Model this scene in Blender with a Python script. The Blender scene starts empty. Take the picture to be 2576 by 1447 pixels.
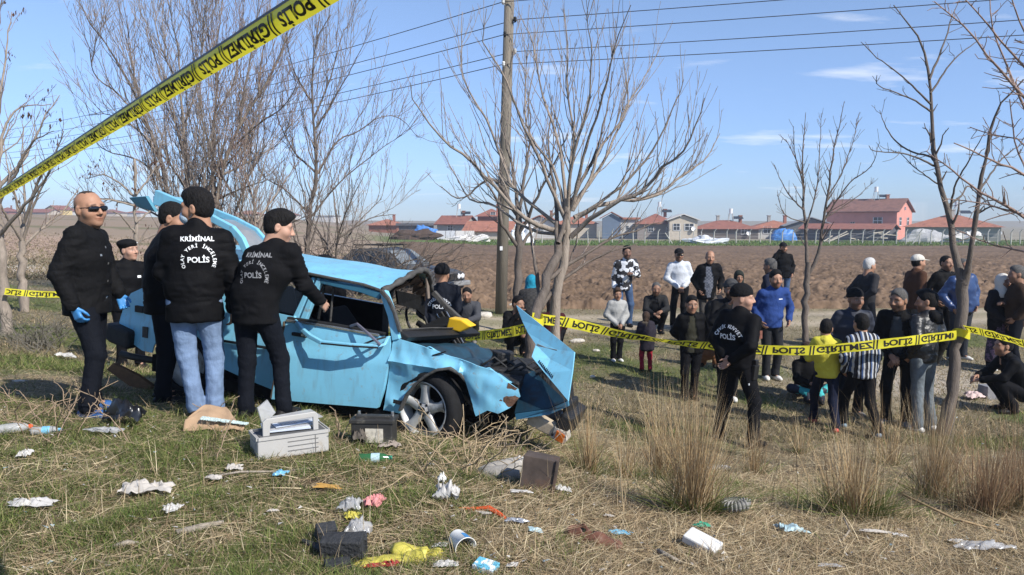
import bpy, math, random
import numpy as np
from mathutils import Vector, Matrix
from mathutils.bvhtree import BVHTree

random.seed(7)
RNG = np.random.default_rng(7)
SC = bpy.context.scene
COL = SC.collection
R = math.radians

# ------------------------------------------------------------------ camera
PW, PH, PF = 2576.0, 1447.0, 2000.0          # picture plane used for reading positions off the photograph
HORIZON = 555.0
EYE = Vector((0, 0, 1.6))
PITCH = math.atan((PH / 2 - HORIZON) / PF)
cam_data = bpy.data.cameras.new('camera')
cam = bpy.data.objects.new('camera', cam_data)
COL.objects.link(cam)
cam.location = EYE
cam.rotation_euler = (R(90) - PITCH, 0, 0)
cam_data.sensor_width = 36
cam_data.lens = 36 * PF / PW
cam_data.clip_start = 0.05
cam_data.clip_end = 9000
SC.camera = cam

# ------------------------------------------------------------------ light
SUN_AZ = math.atan2(0.74, -0.67)              # from +Y clockwise
SUN_EL = R(39)
TO_SUN = Vector((math.sin(SUN_AZ) * math.cos(SUN_EL), math.cos(SUN_AZ) * math.cos(SUN_EL), math.sin(SUN_EL)))
sd = bpy.data.lights.new('sun', 'SUN')
sd.energy = 4.6
sd.angle = R(0.53)
sd.color = (1.0, 0.955, 0.88)
sun = bpy.data.objects.new('sun', sd)
COL.objects.link(sun)
sun.rotation_euler = (-TO_SUN).to_track_quat('-Z', 'Y').to_euler()
sun.location = (0, 0, 30)

world = bpy.data.worlds.new('World')
SC.world = world
world.use_nodes = True
wn, wl = world.node_tree.nodes, world.node_tree.links
wn.clear()
w_out = wn.new('ShaderNodeOutputWorld')
w_bg = wn.new('ShaderNodeBackground')
w_bg.inputs['Strength'].default_value = 0.09
sky = wn.new('ShaderNodeTexSky')
sky.sky_type = 'NISHITA'
sky.sun_disc = False
sky.sun_elevation = SUN_EL
sky.sun_rotation = SUN_AZ
sky.altitude = 200
sky.air_density = 1.0
sky.dust_density = 0.15
sky.ozone_density = 1.6
# thin fair weather clouds: noise over the direction projected on a high flat layer
tc = wn.new('ShaderNodeTexCoord')
sep = wn.new('ShaderNodeSeparateXYZ')
wl.new(tc.outputs['Generated'], sep.inputs[0])
zc = wn.new('ShaderNodeMath'); zc.operation = 'MAXIMUM'; zc.inputs[1].default_value = 0.02
wl.new(sep.outputs['Z'], zc.inputs[0])
zo = wn.new('ShaderNodeMath'); zo.operation = 'ADD'; zo.inputs[1].default_value = 0.10
wl.new(zc.outputs[0], zo.inputs[0])
dx = wn.new('ShaderNodeMath'); dx.operation = 'DIVIDE'
dy = wn.new('ShaderNodeMath'); dy.operation = 'DIVIDE'
wl.new(sep.outputs['X'], dx.inputs[0]); wl.new(zo.outputs[0], dx.inputs[1])
wl.new(sep.outputs['Y'], dy.inputs[0]); wl.new(zo.outputs[0], dy.inputs[1])
cmb = wn.new('ShaderNodeCombineXYZ')
wl.new(dx.outputs[0], cmb.inputs[0]); wl.new(dy.outputs[0], cmb.inputs[1])
mp = wn.new('ShaderNodeMapping')
mp.inputs['Location'].default_value = (3.1, 1.7, 0)
mp.inputs['Scale'].default_value = (0.62, 1.25, 1)
wl.new(cmb.outputs[0], mp.inputs[0])
n1 = wn.new('ShaderNodeTexNoise'); n1.inputs['Scale'].default_value = 1.6; n1.inputs['Detail'].default_value = 6; n1.inputs['Roughness'].default_value = 0.55
wl.new(mp.outputs[0], n1.inputs['Vector'])
cr = wn.new('ShaderNodeValToRGB')
cr.color_ramp.elements[0].position = 0.585; cr.color_ramp.elements[0].color = (0, 0, 0, 1)
cr.color_ramp.elements[1].position = 0.80; cr.color_ramp.elements[1].color = (1, 1, 1, 1)
wl.new(n1.outputs['Fac'], cr.inputs[0])
sat = wn.new('ShaderNodeHueSaturation'); sat.inputs['Saturation'].default_value = 0.94; sat.inputs['Value'].default_value = 1.12
tint = wn.new('ShaderNodeMixRGB'); tint.blend_type = 'MULTIPLY'; tint.inputs[0].default_value = 1.0; tint.inputs[2].default_value = (0.88, 0.98, 1.18, 1)
wl.new(sky.outputs[0], tint.inputs[1])
hr = wn.new('ShaderNodeMapRange'); hr.inputs['From Min'].default_value = 0.0; hr.inputs['From Max'].default_value = 0.30; hr.interpolation_type = 'SMOOTHSTEP'
wl.new(sep.outputs['Z'], hr.inputs['Value'])
dim = wn.new('ShaderNodeMixRGB'); dim.inputs[1].default_value = (0.60, 0.72, 0.98, 1); dim.inputs[2].default_value = (1.0, 1.0, 1.0, 1)
wl.new(hr.outputs[0], dim.inputs[0])
tn2 = wn.new('ShaderNodeMixRGB'); tn2.blend_type = 'MULTIPLY'; tn2.inputs[0].default_value = 1.0
wl.new(tint.outputs[0], tn2.inputs[1]); wl.new(dim.outputs[0], tn2.inputs[2])
wl.new(tn2.outputs[0], sat.inputs['Color'])
cf = wn.new('ShaderNodeMath'); cf.operation = 'MULTIPLY'; cf.inputs[1].default_value = 0.75
wl.new(cr.outputs[0], cf.inputs[0])
mx = wn.new('ShaderNodeMixRGB')
mx.inputs[2].default_value = (9.5, 9.7, 10.0, 1)
wl.new(cf.outputs[0], mx.inputs[0]); wl.new(sat.outputs[0], mx.inputs[1])
wl.new(mx.outputs[0], w_bg.inputs['Color']); wl.new(w_bg.outputs[0], w_out.inputs[0])

SC.view_settings.view_transform = 'Standard'
SC.view_settings.look = 'None'
SC.view_settings.exposure = 0.5
SC.view_settings.gamma = 1.0
SC.view_settings.use_curve_mapping = False
SC.render.engine = 'CYCLES'
SC.cycles.max_bounces = 6
SC.cycles.transparent_max_bounces = 12
SC.cycles.use_denoising = True

# ------------------------------------------------------------------ noise
def _hash(ix, iy, iz):
    h = (ix.astype(np.int64) * 374761393 + iy.astype(np.int64) * 668265263 + iz.astype(np.int64) * 2147483647 % 1000003) & 0x7fffffff
    h = ((h ^ (h >> 13)) * 1274126177) & 0x7fffffff
    return ((h ^ (h >> 16)) & 0xffff).astype(np.float32) / 65535.0
def vnoise(p):
    """smooth value noise in -1..1 at the rows of p (N,3)"""
    p = np.asarray(p, dtype=np.float32)
    i = np.floor(p).astype(np.int64)
    f = p - i
    f = f * f * (3 - 2 * f)
    out = 0
    for dx_ in (0, 1):
        wx = f[:, 0] if dx_ else 1 - f[:, 0]
        for dy_ in (0, 1):
            wy = f[:, 1] if dy_ else 1 - f[:, 1]
            for dz_ in (0, 1):
                wz = f[:, 2] if dz_ else 1 - f[:, 2]
                out = out + wx * wy * wz * _hash(i[:, 0] + dx_, i[:, 1] + dy_, i[:, 2] + dz_)
    return out * 2 - 1
def fbm(p, octaves=3, gain=0.5):
    p = np.asarray(p, dtype=np.float32)
    a, s = 1.0, 0
    for k in range(octaves):
        s = s + a * vnoise(p * (2.03 ** k) + 17.3 * k)
        a *= gain
    return s
def v3(x, y, z=0.0):
    return np.stack([x, y, np.zeros_like(x) + z], 1)

# ------------------------------------------------------------------ terrain heights
_TS = np.array([-0.66, -0.32, -0.14, 0.0, 0.2, 0.4, 0.66])
_TY = np.array([0, 3, 4.5, 5.5, 6.3, 7.5, 9, 11, 14, 18, 25, 40, 70, 110, 170, 300, 4000.])
_TZ = np.array([
    [0, 0, .05, .08, .08, .03, -.08, -.22, -.12, .0, .0, .35, 1.0, 2.0, 3.0, 3.4, 3.4],
    [0, 0, .05, .09, .08, -.04, -.28, -.58, -.62, -.55, -.5, -.3, .25, 1.1, 2.0, 2.6, 2.6],
    [0, 0, .03, .0, -.10, -.24, -.46, -.78, -.74, -.52, -.42, -.62, -1.0, -1.2, -1.2, -1.0, -1.0],
    [0, 0, .0, -.10, -.22, -.38, -.62, -.85, -.82, -.74, -.8, -1.0, -1.3, -1.7, -2.0, -2.0, -2.0],
    [0, 0, -.1, -.3, -.5, -.75, -.88, -.97, -.84, -.75, -.8, -1.0, -1.3, -1.75, -2.1, -2.1, -2.1],
    [0, 0, -.15, -.4, -.6, -.85, -1.0, -1.05, -.86, -.78, -.8, -1.0, -1.3, -1.75, -2.1, -2.1, -2.1],
    [0, 0, -.2, -.45, -.65, -.9, -1.05, -1.1, -.88, -.8, -.8, -1.0, -1.3, -1.75, -2.1, -2.1, -2.1]])
def _smooth_rows(n=60):
    ys = np.concatenate([np.linspace(0, 30, 241), np.geomspace(30.5, 4000, 90)])
    t = np.array([np.interp(ys, _TY, r) for r in _TZ])
    k = np.ones(7) / 7
    for r in range(len(t)):
        a = t[r]
        near = np.convolve(np.pad(a[:241], 3, mode='edge'), k, 'valid')
        a[:241] = near
    return ys, t
_GY, _GZ = _smooth_rows()
def hz(x, y):
    """ground height at x, y (arrays or floats)"""
    xs = np.atleast_1d(np.asarray(x, dtype=np.float64)); ys = np.atleast_1d(np.asarray(y, dtype=np.float64))
    yy = np.clip(ys, 0, 3999)
    s = np.clip(xs / np.maximum(yy, 2.5), -0.66, 0.66)
    cols = np.array([np.interp(yy, _GY, g) for g in _GZ])
    j = np.clip(np.searchsorted(_TS, s, side='right') - 1, 0, len(_TS) - 2)
    t = (s - _TS[j]) / (_TS[j + 1] - _TS[j])
    t = t * t * (3 - 2 * t)
    n = np.arange(len(s))
    z = cols[j, n] * (1 - t) + cols[j + 1, n] * t
    q = v3(xs, ys)
    near = np.clip(1.2 - ys / 40, 0, 1)
    z = z + near * (0.030 * vnoise(q * 1.1 + 5) + 0.016 * vnoise(q * 3.1 + 9))
    return z
def gz(x, y):
    return float(hz(x, y)[0])

# ------------------------------------------------------------------ reading positions
_CP, _SP = math.cos(PITCH), math.sin(PITCH)
def ray(u, v):
    a, b = (u - PW / 2) / PF, (PH / 2 - v) / PF
    return Vector((a, _CP + b * _SP, -_SP + b * _CP))
def at(u, v, y):
    """the point seen at picture position u, v that lies y metres in front (world y)"""
    r = ray(u, v)
    return EYE + r * (y / r.y)
_TT = np.geomspace(1.2, 600, 700)
def gp(u, v):
    """the ground point seen at u, v"""
    r = ray(u, v)
    d = EYE.z + r.z * _TT - hz(r.x * _TT, r.y * _TT)
    i = int(np.argmax(d < 0)) if (d < 0).any() else len(_TT) - 1
    i = max(i, 1)
    w = d[i - 1] / (d[i - 1] - d[i]) if d[i] < 0 else 1.0
    t = _TT[i - 1] + (_TT[i] - _TT[i - 1]) * w
    q = EYE + r * float(t)
    return Vector((q.x, q.y, gz(q.x, q.y)))
def on(u, y):
    """ground point under picture column u at y metres in front"""
    r = ray(u, 700)
    x = r.x * y / r.y
    return Vector((x, y, gz(x, y)))

# ------------------------------------------------------------------ objects
def tag(o, label=None, cat=None, group=None, kind=None):
    if label: o['label'] = label
    if cat: o['category'] = cat
    if group: o['group'] = group
    if kind: o['kind'] = kind
    return o
def empty(name, loc=(0, 0, 0), rz=0.0, label=None, cat=None, group=None):
    o = bpy.data.objects.new(name, None)
    o.empty_display_size = 0.1
    COL.objects.link(o)
    o.location = loc
    o.rotation_euler = (0, 0, rz)
    return tag(o, label, cat, group)
def new_mesh(name, verts, faces, mats=(), smooth=False, colors=None, fmat=None, uvw=None):
    me = bpy.data.meshes.new(name)
    verts = np.asarray(verts, dtype=np.float32).reshape(-1, 3)
    if isinstance(faces, np.ndarray) and faces.ndim == 2:
        n, k = faces.shape
        me.vertices.add(len(verts)); me.vertices.foreach_set('co', verts.ravel())
        me.loops.add(n * k); me.loops.foreach_set('vertex_index', faces.astype(np.int32).ravel())
        me.polygons.add(n)
        me.polygons.foreach_set('loop_start', np.arange(0, n * k, k, dtype=np.int32))
        me.update(calc_edges=True)
    else:
        me.from_pydata([tuple(map(float, v)) for v in verts], [], [tuple(int(i) for i in f) for f in faces])
        me.update()
    if not isinstance(mats, (list, tuple)): mats = [mats]
    for m in mats: me.materials.append(m)
    if fmat is not None:
        me.polygons.foreach_set('material_index', np.asarray(fmat, dtype=np.int32))
    if colors is not None:
        c = np.asarray(colors, dtype=np.float32)
        if c.shape[1] == 3: c = np.concatenate([c, np.ones((len(c), 1), np.float32)], 1)
        a = me.color_attributes.new('Col', 'FLOAT_COLOR', 'POINT')
        a.data.foreach_set('color', c.ravel())
    if smooth:
        me.polygons.foreach_set('use_smooth', np.ones(len(me.polygons), dtype=bool))
    return me
def link(name, me, parent=None):
    o = bpy.data.objects.new(name, me)
    COL.objects.link(o)
    if parent is not None: o.parent = parent
    return o
class MB:
    """collects simple shapes and links them as ONE mesh object"""
    def __init__(self): self.v, self.f, self.m = [], [], []
    def add(self, vs, fs, mi=0):
        n = len(self.v)
        self.v.extend([tuple(float(c) for c in p) for p in vs])
        self.f.extend([tuple(n + i for i in f) for f in fs])
        self.m.extend([mi] * len(fs))
        return self
    def box(self, c, s, rot=None, mi=0, taper=1.0):
        hx, hy, h = s[0] / 2, s[1] / 2, s[2] / 2
        vs = []
        for k, zz in ((1.0, -h), (taper, h)):
            for sx, sy in ((-1, -1), (1, -1), (1, 1), (-1, 1)):
                p = Vector((sx * hx * k, sy * hy * k, zz))
                if rot is not None: p = rot @ p
                vs.append(p + Vector(c))
        return self.add(vs, [(3, 2, 1, 0), (4, 5, 6, 7), (0, 1, 5, 4), (1, 2, 6, 5), (2, 3, 7, 6), (3, 0, 4, 7)], mi)
    def tube(self, pts, rad, n=8, mi=0, cap=True):
        pts = [Vector(p) for p in pts]
        if not isinstance(rad, (list, tuple)): rad = [rad] * len(pts)
        rings = []
        ref = None
        for i, p in enumerate(pts):
            d = (pts[min(i + 1, len(pts) - 1)] - pts[max(i - 1, 0)]).normalized()
            if ref is None:
                ref = d.orthogonal().normalized()
            ref = (ref - d * ref.dot(d)).normalized()
            b = d.cross(ref)
            rings.append([p + (ref * math.cos(2 * math.pi * k / n) + b * math.sin(2 * math.pi * k / n)) * rad[i] for k in range(n)])
        vs = [q for r in rings for q in r]
        fs = []
        for i in range(len(pts) - 1):
            for k in range(n):
                a, b_ = i * n + k, i * n + (k + 1) % n
                fs.append((a, b_, b_ + n, a + n))
        if cap:
            fs.append(tuple(range(n - 1, -1, -1)))
            fs.append(tuple((len(pts) - 1) * n + k for k in range(n)))
        return self.add(vs, fs, mi)
    def lathe(self, prof, c=(0, 0, 0), n=16, mi=0, axis=None):
        vs, fs = [], []
        M_ = axis if axis is not None else Matrix.Identity(3)
        for r, z in prof:
            for k in range(n):
                a = 2 * math.pi * k / n
                vs.append(M_ @ Vector((r * math.cos(a), r * math.sin(a), z)) + Vector(c))
        for i in range(len(prof) - 1):
            for k in range(n):
                a, b_ = i * n + k, i * n + (k + 1) % n
                fs.append((a, b_, b_ + n, a + n))
        return self.add(vs, fs, mi)
    def prism(self, poly, d, mi=0):
        """poly: 3-D points of a planar outline, d: extrusion vector"""
        n = len(poly)
        d = Vector(d)
        a = [Vector(p) for p in poly]
        b = [p + d for p in a]
        fs = [tuple(range(n)), tuple(range(2 * n - 1, n - 1, -1))]
        for i in range(n):
            j = (i + 1) % n
            fs.append((j, i, n + i, n + j))
        return self.add(a + b, fs, mi)
    def quad(self, a, b, c, d, mi=0):
        return self.add([a, b, c, d], [(0, 1, 2, 3)], mi)
    def build(self, name, mats, parent=None, smooth=False, bevel=0.0, local=None):
        v = self.v
        if local is not None:
            v = [local @ Vector(p) for p in v]
        me = new_mesh(name, v, self.f, mats, smooth, fmat=self.m)
        o = link(name, me, parent)
        if bevel:
            b = o.modifiers.new('bevel', 'BEVEL'); b.width = bevel; b.segments = 2; b.limit_method = 'ANGLE'
        return o

# ------------------------------------------------------------------ materials
_MATS = {}
def mat(name, col, rough=0.8, var=0.15, scale=6.0, bump=0.0, bscale=40.0, metal=0.0, spec=0.4, attr=False, detail=4.0,
        trans=0.0, alpha=1.0, dirt=None, dirt_amount=0.0, dirt_scale=3.0, stretch=None, sss=0.0, coat=0.0, double=0.0):
    if name in _MATS: return _MATS[name]
    m = bpy.data.materials.new(name)
    m.use_nodes = True
    nt = m.node_tree
    N, L = nt.nodes, nt.links
    b = N['Principled BSDF']
    b.inputs['Roughness'].default_value = rough
    b.inputs['Metallic'].default_value = metal
    b.inputs['Specular IOR Level'].default_value = spec
    if coat: b.inputs['Coat Weight'].default_value = coat; b.inputs['Coat Roughness'].default_value = 0.15
    if trans: b.inputs['Transmission Weight'].default_value = trans
    if alpha < 1: b.inputs['Alpha'].default_value = alpha
    tcn = N.new('ShaderNodeTexCoord')
    src = tcn.outputs['Object']
    if stretch:
        mpn = N.new('ShaderNodeMapping'); mpn.inputs['Scale'].default_value = stretch
        L.new(src, mpn.inputs[0]); src = mpn.outputs[0]
    nz = N.new('ShaderNodeTexNoise')
    nz.inputs['Scale'].default_value = scale; nz.inputs['Detail'].default_value = detail; nz.inputs['Roughness'].default_value = 0.6
    L.new(src, nz.inputs['Vector'])
    rp = N.new('ShaderNodeMapRange')
    rp.inputs['From Min'].default_value = 0.25; rp.inputs['From Max'].default_value = 0.75
    rp.inputs['To Min'].default_value = 1 - var; rp.inputs['To Max'].default_value = 1 + var
    L.new(nz.outputs['Fac'], rp.inputs['Value'])
    mul = N.new('ShaderNodeVectorMath'); mul.operation = 'SCALE'
    if attr:
        at_ = N.new('ShaderNodeVertexColor'); at_.layer_name = 'Col'
        L.new(at_.outputs['Color'], mul.inputs[0])
    else:
        mul.inputs[0].default_value = col[:3]
    L.new(rp.outputs[0], mul.inputs['Scale'])
    out = mul.outputs[0]
    if dirt is not None:
        n2 = N.new('ShaderNodeTexNoise'); n2.inputs['Scale'].default_value = dirt_scale; n2.inputs['Detail'].default_value = 7; n2.inputs['Roughness'].default_value = 0.7
        L.new(src, n2.inputs['Vector'])
        r2 = N.new('ShaderNodeMapRange'); r2.inputs['From Min'].default_value = 0.62 - dirt_amount * 0.25; r2.inputs['From Max'].default_value = 0.70
        r2.inputs['To Max'].default_value = 0.9
        L.new(n2.outputs['Fac'], r2.inputs['Value'])
        mxn = N.new('ShaderNodeMixRGB'); mxn.inputs[2].default_value = (*dirt[:3], 1)
        L.new(r2.outputs[0], mxn.inputs[0]); L.new(out, mxn.inputs[1]); out = mxn.outputs[0]
    L.new(out, b.inputs['Base Color'])
    if bump:
        nb = N.new('ShaderNodeTexNoise'); nb.inputs['Scale'].default_value = bscale; nb.inputs['Detail'].default_value = 5
        L.new(src, nb.inputs['Vector'])
        bn = N.new('ShaderNodeBump'); bn.inputs['Strength'].default_value = bump; bn.inputs['Distance'].default_value = 0.02
        L.new(nb.outputs['Fac'], bn.inputs['Height']); L.new(bn.outputs[0], b.inputs['Normal'])
    if double:
        tl = N.new('ShaderNodeBsdfTranslucent'); L.new(out, tl.inputs['Color'])
        ms = N.new('ShaderNodeMixShader'); ms.inputs[0].default_value = double
        L.new(b.outputs[0], ms.inputs[1]); L.new(tl.outputs[0], ms.inputs[2])
        L.new(ms.outputs[0], N['Material Output'].inputs['Surface'])
    _MATS[name] = m
    return m
# ================================================================== GROUND
m_ground = mat('ground_soil', (0.2, 0.16, 0.1), rough=0.95, var=0.28, scale=14, bump=0.5, bscale=30, spec=0.15, attr=True, detail=8)
m_field = mat('ploughed_soil', (0.15, 0.1, 0.07), rough=1.0, var=0.35, scale=5, bump=0.8, bscale=9, spec=0.1, attr=True, detail=8)

def sstep(a, b, x):
    t = np.clip((x - a) / (b - a), 0, 1)
    return t * t * (3 - 2 * t)
def ground_color(x, y):
    q = v3(x, y)
    s = x / np.maximum(y, 2.5)
    g = fbm(q * 0.55 + 3, 4)                     # large green / dry patches
    g2 = fbm(q * 2.3 + 31, 3)
    dry = np.array([0.205, 0.165, 0.105]); soil = np.array([0.13, 0.098, 0.066]); green = np.array([0.10, 0.115, 0.042])
    c = dry + 0 * x[:, None]
    def put(col, w):
        nonlocal c
        w = np.clip(w, 0, 1)[:, None]
        c = c * (1 - w) + np.array(col) * w
    put(soil, sstep(-0.1, 0.6, g2) * 0.75)
    left_green = sstep(0.14, -0.16, s) * sstep(7.5, 5.5, y)
    put(green, np.clip(sstep(0.0, 0.5, g) * 0.7 + left_green * 0.75, 0, 0.85))
    # bare earth where the turf is torn
    for cx_, cy_, rx_, ry_ in ((-1.15, 4.62, .38, .16), (-.62, 4.35, .30, .12), (.25, 4.3, .45, .12), (-.55, 5.15, .5, .10)):
        put((0.065, 0.045, 0.03), np.exp(-(((x - cx_) / rx_) ** 2 + ((y - cy_) / ry_) ** 2)) * (0.9 + 0.5 * g2))
    # bank and verge behind the wreck
    put((0.185, 0.16, 0.10), sstep(8, 10, y) * 0.6)
    put((0.085, 0.10, 0.035), sstep(8, 10, y) * sstep(24, 19, y) * sstep(0.1, 0.5, g) * 0.8)
    # dirt track along the field
    yt = 18.0 + 0.8 * np.sin(x * 0.12) + 0.10 * x
    rut = np.maximum(np.exp(-((y - yt + 0.9) / 0.45) ** 2), np.exp(-((y - yt - 0.9) / 0.42) ** 2))
    put((0.40, 0.33, 0.25), rut * sstep(-0.20, -0.08, s) * 0.95)
    put((0.33, 0.28, 0.19), np.exp(-((y - yt) / 1.5) ** 2) * sstep(-0.20, -0.08, s) * 0.55)
    # gravelly bare patch on the right
    put((0.38, 0.33, 0.27), np.exp(-(((x - 6.6) / 2.0) ** 2 + ((y - 12.5) / 1.1) ** 2)) * 0.95)
    # left side: whitish road, rubble ground, dry steppe rising to the houses
    lf = sstep(-0.13, -0.22, s)
    put((0.56, 0.50, 0.43), lf * np.exp(-((y - 26.5 - 0.25 * (x + 14)) / 2.1) ** 2) * 0.95)
    put((0.40, 0.30, 0.22), lf * sstep(30, 33, y) * 0.9)
    put((0.36, 0.255, 0.19), lf * sstep(34, 38, y) * sstep(60, 48, y))
    put((0.27, 0.205, 0.145), lf * sstep(50, 62, y))
    put((0.15, 0.14, 0.07), lf * sstep(34, 45, y) * sstep(0.35, 0.6, fbm(q * 0.16 + 8, 3)) * 0.8)
    # green strip and village ground behind the field
    rt = sstep(-0.2, -0.14, s)
    put((0.115, 0.165, 0.045), rt * sstep(99, 102, y) * sstep(142, 134, y))
    put((0.25, 0.22, 0.16), rt * sstep(136, 146, y))
    return c

ang = np.concatenate([np.linspace(-180, -52, 26)[:-1], np.linspace(-52, 52, 350), np.linspace(52, 180, 26)[1:]])
rad = np.concatenate([[0.02, 0.6, 1.2, 1.8, 2.3], np.geomspace(2.6, 32, 190), np.geomspace(33, 320, 70), np.geomspace(340, 6000, 24)])
A_, R_ = np.meshgrid(np.radians(ang), rad)
gx, gy = (R_ * np.sin(A_)).ravel(), (R_ * np.cos(A_)).ravel()
gzv = hz(gx, gy)
gzv[gy < 0] = np.minimum(gzv[gy < 0], 0.02)
na, nr = len(ang), len(rad)
ii = (np.arange(nr - 1)[:, None] * na + np.arange(na - 1)[None, :]).ravel()
gf = np.stack([ii, ii + 1, ii + na + 1, ii + na], 1)[:, ::-1]
ground = link('ground', new_mesh('ground', np.stack([gx, gy, gzv], 1), gf.copy(), m_ground, True, colors=ground_color(gx, gy)))
tag(ground, kind='structure')

# ploughed field: real clods near the track, coarser far away
def field_part(y0, y1, dy_, name_rows):
    rows = []
    y = y0
    while y < y1:
        rows.append(y)
        y += dy_ * max(1.0, (y / 22.0) ** 1.5)
    return rows
frows = np.array(field_part(20.6, 103, 0.10, 0))
ncol = 580
sl, sr = -0.155, 0.74
S_, Y_ = np.meshgrid(np.linspace(sl, sr, ncol), frows)
fx, fy = (S_ * Y_).ravel(), Y_.ravel()
left_edge = sstep(0.0, 0.03, (S_.ravel() - sl) - 0.012 * vnoise(v3(fy * 0.6, fy * 0, 2)))
front_y = 20.9 + 0.035 * fx + 0.25 * vnoise(v3(fx * 0.5, fx * 0, 4)) + 0.15 * vnoise(v3(fx * 1.7, fx * 0, 4))
edge = sstep(0, 0.5, fy - front_y) * left_edge
q = v3(fx, fy)
clod = np.maximum(0, vnoise(q * 3.6)) ** 1.0 * 0.19 + np.abs(vnoise(q * 7.9 + 3)) * 0.09 + np.abs(vnoise(q * 15 + 8)) * 0.03
furrow = 0.06 * np.sin((fy - 0.05 * fx) * 2 * np.pi / 0.62 + 0.8 * vnoise(q * 0.7)) + 0.06 * vnoise(q * 0.45)
far_fade = np.clip(1.25 - fy / 80, 0.3, 1)
hzf = hz(fx, fy) - 0.25 + edge * (0.30 + (clod + furrow) * far_fade)
fcol = np.array([0.150, 0.102, 0.068]) * (1 + 0.16 * vnoise(q * 0.6)[:, None] + 0.22 * vnoise(q * 4.1 + 2)[:, None])
fcol *= (0.93 + 0.35 * (clod / 0.3))[:, None]
nrw = len(frows)
ii = (np.arange(nrw - 1)[:, None] * ncol + np.arange(ncol - 1)[None, :]).ravel()
ff = np.stack([ii, ii + 1, ii + ncol + 1, ii + ncol], 1)
field = link('ploughed_field', new_mesh('ploughed_field', np.stack([fx, fy, hzf], 1), ff, m_field, False, colors=np.clip(fcol, 0.02, 1)))
tag(field, kind='structure')
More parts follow.
